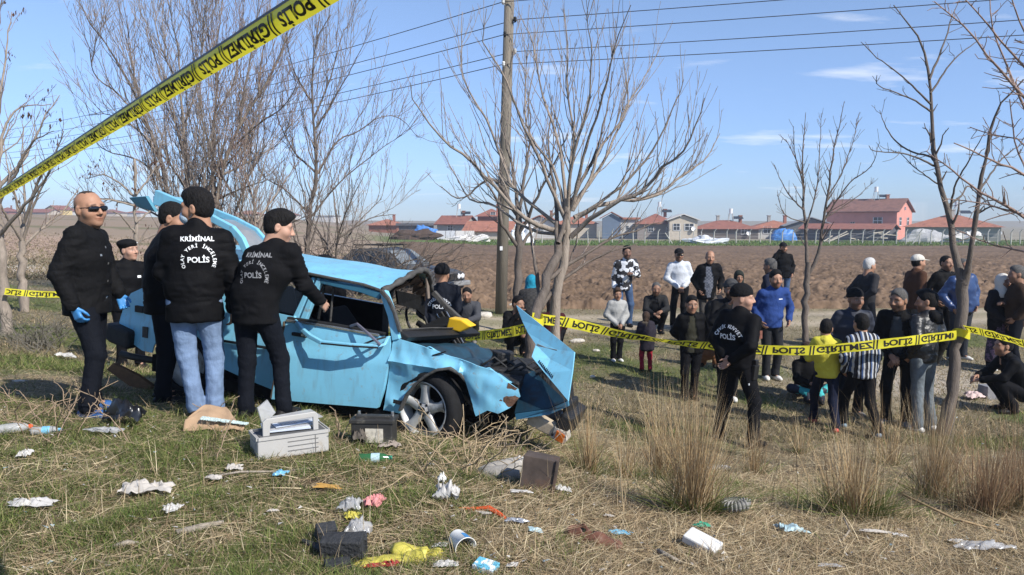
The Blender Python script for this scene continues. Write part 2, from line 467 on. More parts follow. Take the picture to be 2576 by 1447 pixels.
# ================================================================== PEOPLE: solid shapes from distance fields
class Field:
    def __init__(self, lo, hi, h):
        self.h = h
        self.lo = np.array(lo, dtype=np.float32)
        self.n = np.maximum(np.ceil((np.array(hi) - self.lo) / h).astype(int) + 1, 4)
        self.f = np.full(tuple(self.n), 9.0, dtype=np.float32)
    def _slice(self, lo, hi):
        a = np.clip(np.floor((np.array(lo) - self.lo) / self.h).astype(int), 0, self.n - 1)
        b = np.clip(np.ceil((np.array(hi) - self.lo) / self.h).astype(int) + 1, 1, self.n)
        if np.any(b <= a): return None
        g = [self.lo[i] + self.h * np.arange(a[i], b[i], dtype=np.float32) for i in range(3)]
        return (slice(a[0], b[0]), slice(a[1], b[1]), slice(a[2], b[2])), g[0][:, None, None], g[1][None, :, None], g[2][None, None, :]
    def _put(self, sl, d, k, mode):
        c = self.f[sl]
        if mode == 'sub':
            d = -d
            hh = np.maximum(k - np.abs(c - d), 0) / k if k > 0 else 0
            self.f[sl] = np.maximum(c, d) + (hh * hh * k * 0.25 if k > 0 else 0)
        elif k > 0:
            hh = np.maximum(k - np.abs(c - d), 0) / k
            self.f[sl] = np.minimum(c, d) - hh * hh * k * 0.25
        else:
            self.f[sl] = np.minimum(c, d)
    def cone(self, a, b, ra, rb=None, k=0.02, sc=(1, 1, 1), mode='add'):
        rb = ra if rb is None else rb
        a, b, sc = np.array(a, float), np.array(b, float), np.array(sc, float)
        m = max(ra, rb) * sc + k + 3 * self.h
        s = self._slice(np.minimum(a, b) - m, np.maximum(a, b) + m)
        if s is None: return self
        sl, X, Y, Z = s
        A, B = a / sc, b / sc
        ba = B - A
        L2 = max(float(ba @ ba), 1e-9)
        px, py, pz = X / sc[0] - A[0], Y / sc[1] - A[1], Z / sc[2] - A[2]
        t = np.clip((px * ba[0] + py * ba[1] + pz * ba[2]) / L2, 0, 1)
        d = np.sqrt((px - t * ba[0]) ** 2 + (py - t * ba[1]) ** 2 + (pz - t * ba[2]) ** 2) - (ra + (rb - ra) * t)
        self._put(sl, (d * sc.min()).astype(np.float32), k, mode)
        return self
    def chain(self, pts, rads, k=0.02, sc=(1, 1, 1)):
        for i in range(len(pts) - 1): self.cone(pts[i], pts[i + 1], rads[i], rads[i + 1], k, sc)
        return self
    def ell(self, c, r, k=0.02, mode='add'):
        c, r = np.array(c, float), np.array(r, float)
        m = r + k + 3 * self.h
        s = self._slice(c - m, c + m)
        if s is None: return self
        sl, X, Y, Z = s
        x, y, z = (X - c[0]) / r[0], (Y - c[1]) / r[1], (Z - c[2]) / r[2]
        k0 = np.sqrt(x * x + y * y + z * z)
        k1 = np.sqrt((x / r[0]) ** 2 + (y / r[1]) ** 2 + (z / r[2]) ** 2)
        self._put(sl, (k0 * (k0 - 1) / np.maximum(k1, 1e-5)).astype(np.float32), k, mode)
        return self
    def plane(self, p, n):
        """keeps the side the normal points to"""
        X, Y, Z = [self.lo[i] + self.h * np.arange(self.n[i], dtype=np.float32) for i in range(3)]
        n = np.array(n, float); n /= np.linalg.norm(n)
        d = -((X[:, None, None] - p[0]) * n[0] + (Y[None, :, None] - p[1]) * n[1] + (Z[None, None, :] - p[2]) * n[2])
        self.f = np.maximum(self.f, d.astype(np.float32))
        return self
    def mesh(self):
        f = self.f
        f[0], f[-1], f[:, 0], f[:, -1], f[:, :, 0], f[:, :, -1] = 9, 9, 9, 9, 9, 9
        s = f < 0
        nx, ny, nz_ = f.shape
        C = np.zeros((nx - 1, ny - 1, nz_ - 1), np.int8)
        for dx_ in (0, 1):
            for dy_ in (0, 1):
                for dz_ in (0, 1):
                    C += s[dx_:nx - 1 + dx_, dy_:ny - 1 + dy_, dz_:nz_ - 1 + dz_]
        I, J, K = np.nonzero((C > 0) & (C < 8))
        if len(I) == 0: return np.zeros((0, 3)), np.zeros((0, 4), int)
        cor = [(a, b, c) for a in (0, 1) for b in (0, 1) for c in (0, 1)]
        val = np.stack([f[I + a, J + b, K + c] for a, b, c in cor], 1)
        acc = np.zeros((len(I), 3), np.float32); cnt = np.zeros(len(I), np.float32)
        for e0 in range(8):
            for e1 in range(e0 + 1, 8):
                if sum(abs(cor[e0][t] - cor[e1][t]) for t in range(3)) != 1: continue
                m = (val[:, e0] < 0) != (val[:, e1] < 0)
                t = np.where(m, val[:, e0] / np.where(m, val[:, e0] - val[:, e1], 1), 0)
                p = np.array(cor[e0])[None, :] + t[:, None] * (np.array(cor[e1]) - np.array(cor[e0]))[None, :]
                acc += np.where(m[:, None], p, 0); cnt += m
        P = acc / cnt[:, None] + np.stack([I, J, K], 1)
        idx = np.full(C.shape, -1, np.int64)
        idx[I, J, K] = np.arange(len(I))
        quads = []
        for ax in range(3):
            lo_ = [slice(1, -1)] * 3; hi_ = [slice(1, -1)] * 3
            lo_[ax] = slice(0, -1); hi_[ax] = slice(1, None)
            d = s[tuple(lo_)] != s[tuple(hi_)]
            flip = s[tuple(lo_)]
            e = np.nonzero(d)
            fl = flip[e]
            g = [e[0] + (0 if ax == 0 else 1), e[1] + (0 if ax == 1 else 1), e[2] + (0 if ax == 2 else 1)]
            o1, o2 = [(1, 2), (2, 0), (0, 1)][ax]
            def cell(a, b):
                c = [g[0].copy(), g[1].copy(), g[2].copy()]
                c[o1] -= a; c[o2] -= b
                return idx[c[0], c[1], c[2]]
            Q = np.stack([cell(1, 1), cell(0, 1), cell(0, 0), cell(1, 0)], 1)
            Q[~fl] = Q[~fl][:, ::-1]
            quads.append(Q)
        Q = np.concatenate(quads)
        Q = Q[(Q >= 0).all(1)]
        return (P * self.h + self.lo).astype(np.float32), Q

def vnormals(v, q):
    n = np.zeros_like(v)
    fn = np.cross(v[q[:, 2]] - v[q[:, 0]], v[q[:, 3]] - v[q[:, 1]])
    for i in range(4): np.add.at(n, q[:, i], fn)
    return n / np.maximum(np.linalg.norm(n, axis=1, keepdims=True), 1e-9)
def wrinkle(v, q, amp, freq=9.0, seed=0.0, stretch=(1, 1, 1.6), at_=None, rad_=.13):
    """folds; at_ lists joints round which the cloth bunches up"""
    if amp == 0: return v
    n = vnormals(v, q)
    if at_ is not None:
        w = np.zeros(len(v), np.float32)
        for c in at_: w = np.maximum(w, np.exp(-((v - np.array(c, np.float32)) ** 2).sum(1) / rad_ ** 2))
        p = v * np.array((.9, .9, 3.4), np.float32) * 10 + seed + 40
        fine = .55 - np.abs(vnoise(p + 1.1 * vnoise(p * .5)[:, None]))
        v = v + n * (amp * 1.15 * w * fine)[:, None]
        amp = amp * (.45 + .4 * w)
    p = v * np.array(stretch, np.float32) * freq + seed
    a = vnoise(p + 0.9 * vnoise(p * 0.6 + 4)[:, None])
    b = vnoise(p * 2.1 + 11)
    ridge = 0.5 - np.abs(a)
    return v + n * (amp * (ridge * 1.1 + 0.4 * b))[:, None]

m_skin = mat('skin', (0.5, 0.3, 0.2), rough=0.55, var=0.08, scale=30, attr=True, spec=0.35)
def cloth(name, col, rough=0.85, var=0.12, bump=0.45, bscale=28, scale=14, spec=0.1, **k):
    return mat('cloth_' + name, col, rough, var, scale, bump, bscale, spec=spec, stretch=(1, 1, 0.7), **k)
def striped(name, cols, width, axis='X', rough=0.8):
    """woven stripes: cols from left to right, repeated, along one object axis"""
    nm = 'cloth_' + name
    if nm in _MATS: return _MATS[nm]
    m = bpy.data.materials.new(nm); m.use_nodes = True
    N, L = m.node_tree.nodes, m.node_tree.links
    b = N['Principled BSDF']; b.inputs['Roughness'].default_value = rough; b.inputs['Specular IOR Level'].default_value = 0.2
    tcn = N.new('ShaderNodeTexCoord'); sp = N.new('ShaderNodeSeparateXYZ'); L.new(tcn.outputs['Object'], sp.inputs[0])
    dv = N.new('ShaderNodeMath'); dv.operation = 'DIVIDE'; dv.inputs[1].default_value = width * len(cols)
    L.new(sp.outputs[axis], dv.inputs[0])
    fr = N.new('ShaderNodeMath'); fr.operation = 'FRACT'; L.new(dv.outputs[0], fr.inputs[0])
    rp = N.new('ShaderNodeValToRGB'); rp.color_ramp.interpolation = 'CONSTANT'
    while len(rp.color_ramp.elements) < len(cols): rp.color_ramp.elements.new(0.5)
    for i, c in enumerate(cols):
        rp.color_ramp.elements[i].position = i / len(cols); rp.color_ramp.elements[i].color = (*c, 1)
    L.new(fr.outputs[0], rp.inputs[0]); L.new(rp.outputs[0], b.inputs['Base Color'])
    _MATS[nm] = m
    return m
def plaid(name, a, bcol, w):
    nm = 'cloth_' + name
    if nm in _MATS: return _MATS[nm]
    m = bpy.data.materials.new(nm); m.use_nodes = True
    N, L = m.node_tree.nodes, m.node_tree.links
    b = N['Principled BSDF']; b.inputs['Roughness'].default_value = 0.85
    tcn = N.new('ShaderNodeTexCoord'); br = N.new('ShaderNodeTexChecker'); br.inputs['Scale'].default_value = 1 / w
    br.inputs['Color1'].default_value = (*a, 1); br.inputs['Color2'].default_value = (*bcol, 1)
    L.new(tcn.outputs['Object'], br.inputs['Vector']); L.new(br.outputs['Color'], b.inputs['Base Color'])
    _MATS[nm] = m
    return m
def blotchy(name, a, bcol, scale, lo=0.48, hi=0.52):
    nm = 'cloth_' + name
    if nm in _MATS: return _MATS[nm]
    m = bpy.data.materials.new(nm); m.use_nodes = True
    N, L = m.node_tree.nodes, m.node_tree.links
    b = N['Principled BSDF']; b.inputs['Roughness'].default_value = 0.7
    tcn = N.new('ShaderNodeTexCoord'); nz = N.new('ShaderNodeTexNoise'); nz.inputs['Scale'].default_value = scale; nz.inputs['Detail'].default_value = 3
    rp = N.new('ShaderNodeValToRGB'); rp.color_ramp.elements[0].position = lo; rp.color_ramp.elements[0].color = (*a, 1)
    rp.color_ramp.elements[1].position = hi; rp.color_ramp.elements[1].color = (*bcol, 1)
    L.new(tcn.outputs['Object'], nz.inputs['Vector']); L.new(nz.outputs['Fac'], rp.inputs[0]); L.new(rp.outputs[0], b.inputs['Base Color'])
    _MATS[nm] = m
    return m

SKINS = {'tan': (0.37, 0.20, 0.128), 'brown': (0.27, 0.145, 0.092), 'dark': (0.18, 0.098, 0.066), 'fair': (0.45, 0.26, 0.185)}
m_hair_black = mat('hair_black', (0.010, 0.009, 0.009), rough=0.75, var=0.5, scale=60, bump=0.6, bscale=110, spec=0.15, stretch=(1, 1, .3))
m_hair_brown = mat('hair_brown', (0.05, 0.028, 0.016), rough=0.55, var=0.4, scale=60, bump=0.9, bscale=120, spec=0.3)
m_hair_grey = mat('hair_grey', (0.10, 0.095, 0.09), rough=0.6, var=0.4, scale=60, bump=0.9, bscale=120, spec=0.3)
m_hair_white = mat('hair_white', (0.55, 0.54, 0.52), rough=0.6, var=0.2, scale=60, bump=0.9, bscale=120, spec=0.3)

def head_geom(h, skin='tan', beard=0.0, brow=0.9, fat=0.0, bald=False):
    """head in its own frame: +Y is the way the face looks, origin between the ears"""
    F = Field((-0.115, -0.145, -0.25), (0.115, 0.15, 0.15), h)
    w = 1 + fat
    F.ell((0, -0.012, 0.035), (0.078 * (1 + fat * .3), 0.097, 0.088), 0)
    F.ell((0, 0.022, -0.03), (0.064 * w, 0.074, 0.092), 0.03)
    F.ell((0, 0.026, -0.080), (0.052 * w, 0.058, 0.042), 0.03)
    F.ell((0, 0.074, -0.102), (0.024 * w, 0.018, 0.018), 0.025)
    for s in (-1, 1):
        F.ell((s * 0.042 * w, 0.056, -0.030), (0.028, 0.03, 0.03), 0.03)
    F.cone((-0.046, 0.074, 0.026), (0.046, 0.074, 0.026), 0.014, k=0.02)
    for s in (-1, 1):
        F.ell((s * 0.033, 0.102, 0.003), (0.021, 0.016, 0.014), 0.012, 'sub')
        F.ell((s * 0.032, 0.079, 0.003), (0.014, 0.012, 0.012), 0.003)
    F.cone((0, 0.090, 0.016), (0, 0.114, -0.028), 0.009, 0.0135, 0.012)
    for s in (-1, 1): F.ell((s * 0.013, 0.101, -0.035), (0.010, 0.011, 0.008), 0.008)
    F.ell((0, 0.0905, -0.0605), (0.026, 0.012, 0.0065), 0.006)
    F.ell((0, 0.0885, -0.0725), (0.022, 0.012, 0.0075), 0.006)
    for s in (-1, 1):
        F.ell((s * 0.079 * (1 + fat * .4), -0.008, -0.008), (0.011, 0.021, 0.033), 0.008)
        F.ell((s * 0.092 * (1 + fat * .4), 0.0, -0.004), (0.010, 0.012, 0.020), 0.006, 'sub')
    F.cone((0, -0.020, -0.06), (0, -0.035, -0.235), 0.056 * w, 0.062 * w, 0.035)
    v, q = F.mesh()
    base = np.array(SKINS[skin])
    c = np.tile(base, (len(v), 1)) * (1 + 0.06 * vnoise(v * 40))[:, None]
    x, y, z = np.abs(v[:, 0]), v[:, 1], v[:, 2]
    def blend(w_, col):
        nonlocal c
        c = c * (1 - w_[:, None]) + np.array(col) * w_[:, None]
    blend(np.exp(-((y - .075) / .03) ** 2 - ((z + .03) / .03) ** 2 - ((x - .035) / .03) ** 2) * 0.25, base * np.array([1.15, .85, .8]))
    if beard:
        wv = sstep(-0.03, -0.055, z) * sstep(0.0, 0.02, y) * sstep(-0.155, -0.125, z) * (1 - np.exp(-((z + .067) / .011) ** 2 - (x / .028) ** 2) * sstep(.07, .085, y))
        wv = np.maximum(wv, np.exp(-((z + .048) / .007) ** 2 - (x / .03) ** 2) * sstep(.07, .085, y))
        blend(np.clip(wv * beard, 0, 1), (0.03, 0.022, 0.018))
    blend(np.exp(-((z + .066) / .011) ** 2 - (x / .024) ** 2) * sstep(.08, .088, y) * 0.6, base * np.array([.95, .55, .5]))
    blend(np.exp(-((z + .0665) / .0035) ** 2 - (x / .022) ** 2) * sstep(.08, .088, y) * 0.7, (0.06, 0.025, 0.02))
    bw = np.exp(-((z - (.027 - (x - .03) * .12)) / .006) ** 2) * sstep(.010, .018, x) * sstep(.056, .046, x) * sstep(.06, .07, y)
    blend(bw * brow, (0.02, 0.015, 0.012))
    ew = np.exp(-((z - .003) / .0085) ** 2 - ((x - .033) / .015) ** 2) * sstep(.06, .072, y)
    blend(np.clip(ew * 1.1, 0, 1) * 0.9, (0.045, 0.03, 0.025))
    wh = np.exp(-((z - .002) / .0045) ** 2) * np.maximum(np.exp(-((x - .024) / .0045) ** 2), np.exp(-((x - .043) / .0045) ** 2)) * sstep(.066, .075, y)
    blend(wh * 0.6, (0.6, 0.56, 0.52))
    if bald:   # shaved stubble round the sides
        wv = np.maximum(sstep(0.10, 0.05, z), .35) * sstep(.045, .015, y - .25 * np.maximum(z - .06, 0)) * sstep(-.06, -.03, z)
        blend(wv * 0.72, (0.06, 0.045, 0.04))
    return v, q, c

def hand_geom(F, wr, d, palm_n, scale=1.0, curl=0.35, spread=1.0, side=1):
    """adds a hand to field F: wr wrist, d pointing direction, palm_n the way the palm faces"""
    d = Vector(d).normalized()
    pn = Vector(palm_n)
    pn = (pn - d * pn.dot(d)).normalized()
    ac = d.cross(pn) * side                      # towards the thumb
    wr = Vector(wr)
    s = scale
    kn = wr + d * 0.090 * s
    for off in (-0.026, -0.009, 0.009, 0.026):
        F.cone(wr + ac * off * 0.7 * s + d * 0.01, kn + ac * off * s, 0.0155 * s, 0.0145 * s, 0.012)
    lens = [(-0.030, 0.060), (-0.0105, 0.078), (0.0100, 0.084), (0.0300, 0.074)]
    for off, ln in lens:
        b0 = kn + ac * off * s * (0.9 + 0.1 * spread)
        d1 = (d * math.cos(curl) + pn * math.sin(curl) + ac * off * 2.2 * spread).normalized()
        b1 = b0 + d1 * ln * 0.45 * s
        c2 = curl * 2.3
        d2 = (d * math.cos(c2) + pn * math.sin(c2) + ac * off * 2.0 * spread).normalized()
        b2 = b1 + d2 * ln * 0.30 * s
        c3 = curl * 3.1
        d3 = (d * math.cos(c3) + pn * math.sin(c3)).normalized()
        b3 = b2 + d3 * ln * 0.25 * s
        F.cone(b0, b1, 0.0098 * s, 0.0090 * s, 0.004); F.cone(b1, b2, 0.0090 * s, 0.0083 * s, 0.003); F.cone(b2, b3, 0.0083 * s, 0.0072 * s, 0.003)
    t0 = wr + d * 0.022 * s + ac * 0.024 * s
    td = (d * 0.72 + ac * 0.55 + pn * 0.35).normalized()
    t1 = t0 + td * 0.042 * s
    t2 = t1 + (d * 0.85 + ac * 0.25 + pn * 0.5).normalized() * 0.034 * s
    t3 = t2 + (d * 0.9 + pn * 0.5).normalized() * 0.024 * s
    F.cone(t0, t1, 0.0150 * s, 0.0118 * s, 0.010); F.cone(t1, t2, 0.0115 * s, 0.0100 * s, 0.004); F.cone(t2, t3, 0.0100 * s, 0.0080 * s, 0.003)

TEXT_CACHE = {}
def text_geom(s, size=1.0, bold=0.02):
    """flat letters: vertices (N,2) centred on x, triangles"""
    key = (s, bold)
    if key not in TEXT_CACHE:
        cu = bpy.data.curves.new('lettering_source', 'FONT')
        cu.body = s; cu.align_x = 'CENTER'; cu.size = 1.0; cu.offset = bold; cu.resolution_u = 3
        o = bpy.data.objects.new('lettering_source', cu)
        COL.objects.link(o)
        dg = bpy.context.evaluated_depsgraph_get()
        me = bpy.data.meshes.new_from_object(o.evaluated_get(dg))
        me.calc_loop_triangles()
        v = np.array([(p.co.x, p.co.y) for p in me.vertices]).reshape(-1, 2)
        t = np.array([list(tr.vertices) for tr in me.loop_triangles]).reshape(-1, 3)
        bpy.data.objects.remove(o); bpy.data.curves.remove(cu); bpy.data.meshes.remove(me)
        TEXT_CACHE[key] = (v, t)
    v, t = TEXT_CACHE[key]
    return v * size, t

def arm_pose(kind, sgn, sh):
    """elbow and wrist for one arm; sgn -1 the person's left (x<0), +1 right"""
    X, Y, Z = sh
    P = {
        'down': ((X + .055 * sgn, Y - .035, Z - .285), (X + .065 * sgn, Y + .045, Z - .535)),
        'pocket': ((X + .105 * sgn, Y - .085, Z - .26), (X + .035 * sgn, Y + .07, Z - .47)),
        'behind': ((X + .075 * sgn, Y - .135, Z - .26), (.05 * sgn, Y - .205, Z - .44)),
        'clasp': ((X + .085 * sgn, Y + .0, Z - .285), (.045 * sgn, Y + .20, Z - .49)),
        'hold': ((X + .065 * sgn, Y + .05, Z - .285), (X - .09 * sgn, Y + .27, Z - .24)),
        'crossed': ((X + .055 * sgn, Y + .07, Z - .27), (-.07 * sgn, Y + .21, Z - .24)),
        'ear': ((X + .15 * sgn, Y + .14, Z - .16), (.125 * sgn, Y + .10, Z + .12)),
        'mouth': ((X + .05 * sgn, Y + .12, Z - .25), (.03 * sgn, Y + .20, Z + .02)),
        'reach': ((X + .05 * sgn, Y + .14, Z - .24), (X + .06 * sgn, Y + .36, Z - .36)),
        'knee': ((X + .03 * sgn, Y + .18, Z - .22), (X - .10 * sgn, Y + .38, Z - .26)),
    }
    return P[kind]

def person(u, y, height, face, label, *, gv=None, top='black', top_mat=None, hem=0.80, bulk=1.0, pants=None, shoes=None, arms=('down', 'down'),
           legs='stand', lean=(0, 0), head_yaw=0, head_pitch=0, hair='short', hair_mat=None, hat=None, hat_mat=None, skin='tan', beard=0.25,
           fat=0.0, group='onlookers on the verge', glove=None, res=None, pose=None, sleeve=True, collar=True, extra=None, z=None, open_front=None,
           curl=0.4, child=False, seed=None, skirt=None, wr_amp=0.012, foot_turn=10, cat='person', waist=None):
    """one figure standing under picture column u, y metres away; face = heading in degrees (0 right, 90 away, -90 to the camera)"""
    p0 = on(u, y)
    if z is not None: p0.z = z
    H = height / 1.75 * .988
    seed = seed if seed is not None else u * 0.137
    rz = R(face) - math.pi / 2
    root = empty('person', p0, rz, label, cat, group)
    h = res or (0.0125 if y < 7.6 else 0.018 if y < 12 else 0.024)
    hh = 0.006 if y < 7.6 else 0.0085 if y < 12 else 0.012
    # ---- joints (metres for a 1.75 m figure, then scaled)
    lx, ly = lean
    J = {}
    if legs == 'squat':
        J.update(pel=(0, -0.10, 0.30), che=(lx, 0.03 + ly, 0.62), nek=(lx, 0.12 + ly, 0.80), kL=(-.17, .28, .46), kR=(.17, .28, .46), aL=(-.12, .06, .09), aR=(.12, .06, .09))
    elif legs == 'sit':
        J.update(pel=(0, -0.05, 0.14), che=(lx, -0.03 + ly, 0.48), nek=(lx, 0.02 + ly, 0.66), kL=(-.34, .24, .22), kR=(.34, .24, .22), aL=(.10, .36, .08), aR=(-.10, .40, .08))
    elif legs == 'kneel':
        J.update(pel=(0, -0.06, 0.30), che=(lx, 0.06 + ly, 0.62), nek=(lx, 0.16 + ly, 0.78), kL=(-.12, .34, .50), kR=(.12, .25, .10), aL=(-.12, .22, .09), aR=(.12, -.18, .10))
    else:
        J.update(pel=(lx * .1, ly * .1, 0.93), che=(lx * .6, ly * .6, 1.26), nek=(lx, ly, 1.46))
        L = {'stand': ((-.11, .015, .49), (-.12, -.02, .085), (.11, .015, .49), (.12, -.02, .085)),
             'close': ((-.085, .015, .49), (-.075, -.02, .085), (.085, .015, .49), (.075, -.02, .085)),
             'wide': ((-.16, .02, .49), (-.23, -.02, .085), (.16, .02, .49), (.23, -.02, .085)),
             'step': ((-.10, .16, .50), (-.10, .20, .085), (.10, -.06, .48), (.11, -.24, .10)),
             'stride': ((-.10, .22, .52), (-.10, .34, .085), (.10, -.10, .47), (.10, -.36, .12)),
             'relax': ((-.10, .01, .49), (-.10, -.03, .085), (.13, .08, .50), (.20, .08, .085))}[legs]
        J.update(kL=L[0], aL=L[1], kR=L[2], aR=L[3])
    J = {k: Vector(v) for k, v in J.items()}
    rp = random.Random(int(u * 3 + y * 10))
    if legs not in ('squat', 'sit', 'kneel'):          # nobody stands quite straight: weight on one leg, shoulders off level
        sw = rp.choice((-1, 1)) * rp.uniform(.015, .045)
        J['pel'].x += sw; J['che'].x += sw * .2; J['nek'].x -= sw * .25; J['nek'].y += rp.uniform(0, .04); J['che'].y += rp.uniform(-.015, .02)
        kk = 'kL' if sw > 0 else 'kR'
        J[kk].y += rp.uniform(.02, .06); J[kk].x += math.copysign(.015, J[kk].x)
    tilt = rp.uniform(-.022, .022)
    head_yaw += rp.uniform(-8, 8); head_pitch += rp.uniform(-7, 2)
    up = (J['nek'] - J['che']).normalized()
    for s_, n in ((-1, 'L'), (1, 'R')):
        J['h' + n] = J['pel'] + Vector((s_ * .095, 0, -.02))
        J['s' + n] = J['nek'] + Vector((s_ * .185 * (0.92 if child else 1), 0, s_ * tilt)) - up * .055
        e, w = arm_pose(arms[0 if n == 'L' else 1], s_, J['s' + n])
        J['e' + n] = Vector(e) + Vector((rp.uniform(-.01, .025) * s_, rp.uniform(-.03, .03), rp.uniform(-.01, .015)))
        J['w' + n] = Vector(w) + Vector((rp.uniform(-.012, .012), rp.uniform(-.012, .02), rp.uniform(-.02, .02)))
    J['hed'] = J['nek'] + up * 0.075 + Vector((0, .022, .096))
    if pose:
        for k, v in pose.items(): J[k] = Vector(v)
    for k in J: J[k] = J[k] * H
    def bound(keys, m):
        P = np.array([J[k] for k in keys]); return P.min(0) - m, P.max(0) + m
    hs = H * (1.20 if child else 1.15)             # children have larger heads
    # ---- body: one continuous figure, finer at the head and the hands
    VV, QQ, CC = [], [], []
    def put(v, q, c):
        n = sum(len(a) for a in VV)
        VV.append(v); QQ.append(q + n); CC.append(c)
    lo, hi = bound(['pel', 'che', 'nek', 'kL', 'kR', 'aL', 'aR', 'eL', 'eR', 'wL', 'wR', 'sL', 'sR'], 0.16)
    F = Field(lo, hi, 0.028)
    F.cone(J['pel'], J['che'], .11 * H, .115 * H, .03, (1.2, .8, 1)); F.cone(J['che'], J['nek'] - up * .06 * H, .11 * H, .07 * H, .03, (1.25, .8, 1))
    for n in 'LR':
        F.chain([J['h' + n], J['k' + n], J['a' + n]], [.072 * H, .05 * H, .036 * H], .03)
        F.chain([J['s' + n], J['e' + n], J['w' + n]], [.044 * H, .036 * H, .028 * H], .02)
        F.cone(J['a' + n], J['a' + n] + Vector((0, .12, -.05)) * H, .032 * H, .025 * H, .02)
    v, q = F.mesh()
    put(v, q, np.tile(np.array(SKINS[skin]), (len(v), 1)))
    hv, hq, hc = head_geom(hh, skin, beard, fat=fat, bald=(hair in ('bald', 'stubble')))
    Rh = Matrix.Rotation(R(head_yaw), 3, 'Z') @ Matrix.Rotation(rp.uniform(-.09, .09), 3, 'Y') @ Matrix.Rotation(R(head_pitch), 3, 'X')
    Rn = np.array(Rh)
    def to_head(v_):
        return (v_ * hs) @ Rn.T + np.array(J['hed'])
    put(to_head(hv), hq, hc)
    glove_parts = []
    for n, s_ in (('L', -1), ('R', 1)):
        w, e = J['w' + n], J['e' + n]
        d = (w - e).normalized()
        inward = Vector((-s_ * 0.8, 0.35, 0)) if abs(d.z) > 0.6 else Vector((-s_ * 0.3, -0.2, -0.9))
        if arms[0 if n == 'L' else 1] == 'behind': inward = Vector((0, -1, 0.2))
        Fh = Field(np.array(w) - 0.21 * H, np.array(w) + 0.21 * H, hh)
        Fh.cone(w - d * .06 * H, w + d * .01, .030 * H, .027 * H, .01)
        hand_geom(Fh, w, d, inward, H * (0.95 if child else 1.0), curl, 1.0, s_)
        v, q = Fh.mesh()
        if glove is not None:
            glove_parts.append((v, q))
        else:
            put(v, q, np.tile(np.array(SKINS[skin]) * 0.95, (len(v), 1)) * (1 + 0.05 * vnoise(v * 50))[:, None])
    link('body', new_mesh('body', np.concatenate(VV), np.concatenate(QQ), m_skin, True, colors=np.concatenate(CC)), root)
    for v, q in glove_parts:
        link('glove', new_mesh('glove', wrinkle(v, q, 0.0012, 60), q, glove, True), root)
    # ---- trousers
    b = bulk
    lo, hi = bound(['pel', 'kL', 'kR', 'aL', 'aR', 'hL', 'hR'], 0.22)
    F = Field(lo, hi, h)
    F.cone(J['pel'] + Vector((0, 0, .10 * H)), J['pel'] - Vector((0, 0, .03 * H)), .100 * H * b, .120 * H * b, .04, (1.15, .80, 1))
    for n in 'LR':
        kn = J['k' + n]
        F.chain([J['h' + n], kn, J['a' + n] + Vector((0, 0, .03 * H))], [.096 * H * b, .070 * H, .062 * H], .03)
        F.cone(J['a' + n] + Vector((0, 0, .05 * H)), J['a' + n] + Vector((0, .01, -.015)) * H, .062 * H, .068 * H, .02)
    if legs not in ('squat', 'sit', 'kneel'):
        F.plane((0, 0, .045 * H), (0, 0, 1))
    v, q = F.mesh()
    v = wrinkle(v, q, 0.0075, 9, seed, (.8, .8, 1.6), [J['kL'], J['kR'], J['aL'], J['aR'], J['pel']], .15 * H)
    tr = link('trousers', new_mesh('trousers', v, q, pants or cloth('black_trousers', (.012, .012, .014)), True), root)
    if skirt is not None:
        a_ = J['aL']
        F = Field((-.4, -.4, 0), (.4, .4, 1.15 * H), h)
        F.cone((0, 0, .95 * H), (0, .02, .22 * H), .14 * H, .20 * H, .03, (1.1, .85, 1)); F.plane((0, 0, .16 * H), (0, 0, 1))
        v, q = F.mesh()
        link('skirt', new_mesh('skirt', wrinkle(v, q, 0.012, 9, seed, (2, 2, .3)), q, skirt, True), root)
    # ---- shoes
    for n, s_ in (('L', -1), ('R', 1)):
        a_ = J['a' + n]
        ft = R(foot_turn) * s_
        fd = Vector((math.sin(ft), math.cos(ft), 0))
        F = Field(np.array(a_) - .24, np.array(a_) + .30, min(h, .016))
        zt = a_.z - .052 * H
        heel, ball, toe = a_ - fd * .05 * H, a_ + fd * .11 * H, a_ + fd * .175 * H
        heel.z = zt; ball.z = zt - .004; toe.z = zt - .008
        F.cone(heel, ball, .042 * H, .044 * H, .02, (1, 1, .9)); F.cone(ball, toe, .044 * H, .034 * H, .02, (1, 1, .8)); F.cone(a_ + Vector((0, 0, .02)), heel + fd * .04, .048 * H, .042 * H, .03)
        F.plane((0, 0, a_.z - .088 * H), (0, 0, 1))
        v, q = F.mesh()
        so = link('shoe', new_mesh('shoe', v, q, (shoes or cloth('black_shoe', (.015, .014, .014), rough=.5, bump=.1)), True), root)
    # ---- top
    tm = top_mat or cloth('black_jacket', (.011, .011, .012), rough=.75)
    lo, hi = bound(['pel', 'che', 'nek', 'eL', 'eR', 'wL', 'wR', 'sL', 'sR'], 0.22)
    F = Field(lo, hi, h)
    pel, che, nek = J['pel'], J['che'], J['nek']
    ws = (waist or 1.0)
    if legs in ('squat', 'sit', 'kneel'):
        F.cone(pel + (che - pel) * .25, che, .14 * H * b, .15 * H * b, .04, (1.22, .95, 1))
    else:
        hz_ = Vector((pel.x, pel.y, (hem - .05) * H))
        F.cone(hz_, pel + Vector((0, 0, .12 * H)), .150 * H * b * ws, .140 * H * b * ws, .03, (1.22, .92, 1))
        F.cone(pel + Vector((0, 0, .12 * H)), che, .140 * H * b * ws, .148 * H * b, .05, (1.26, .90, 1))
    F.cone(che, nek - up * .10 * H, .148 * H * b, .105 * H * b, .06, (1.36, .88, 1))
    F.cone(J['sL'] + Vector((.05, 0, -.01)) * H, J['sR'] + Vector((-.05, 0, -.01)) * H, .068 * H * b, k=.06, sc=(1, 1.05, 1))
    F.cone(nek - up * .06 * H, nek + up * .01 * H, .098 * H, .070 * H, .07)
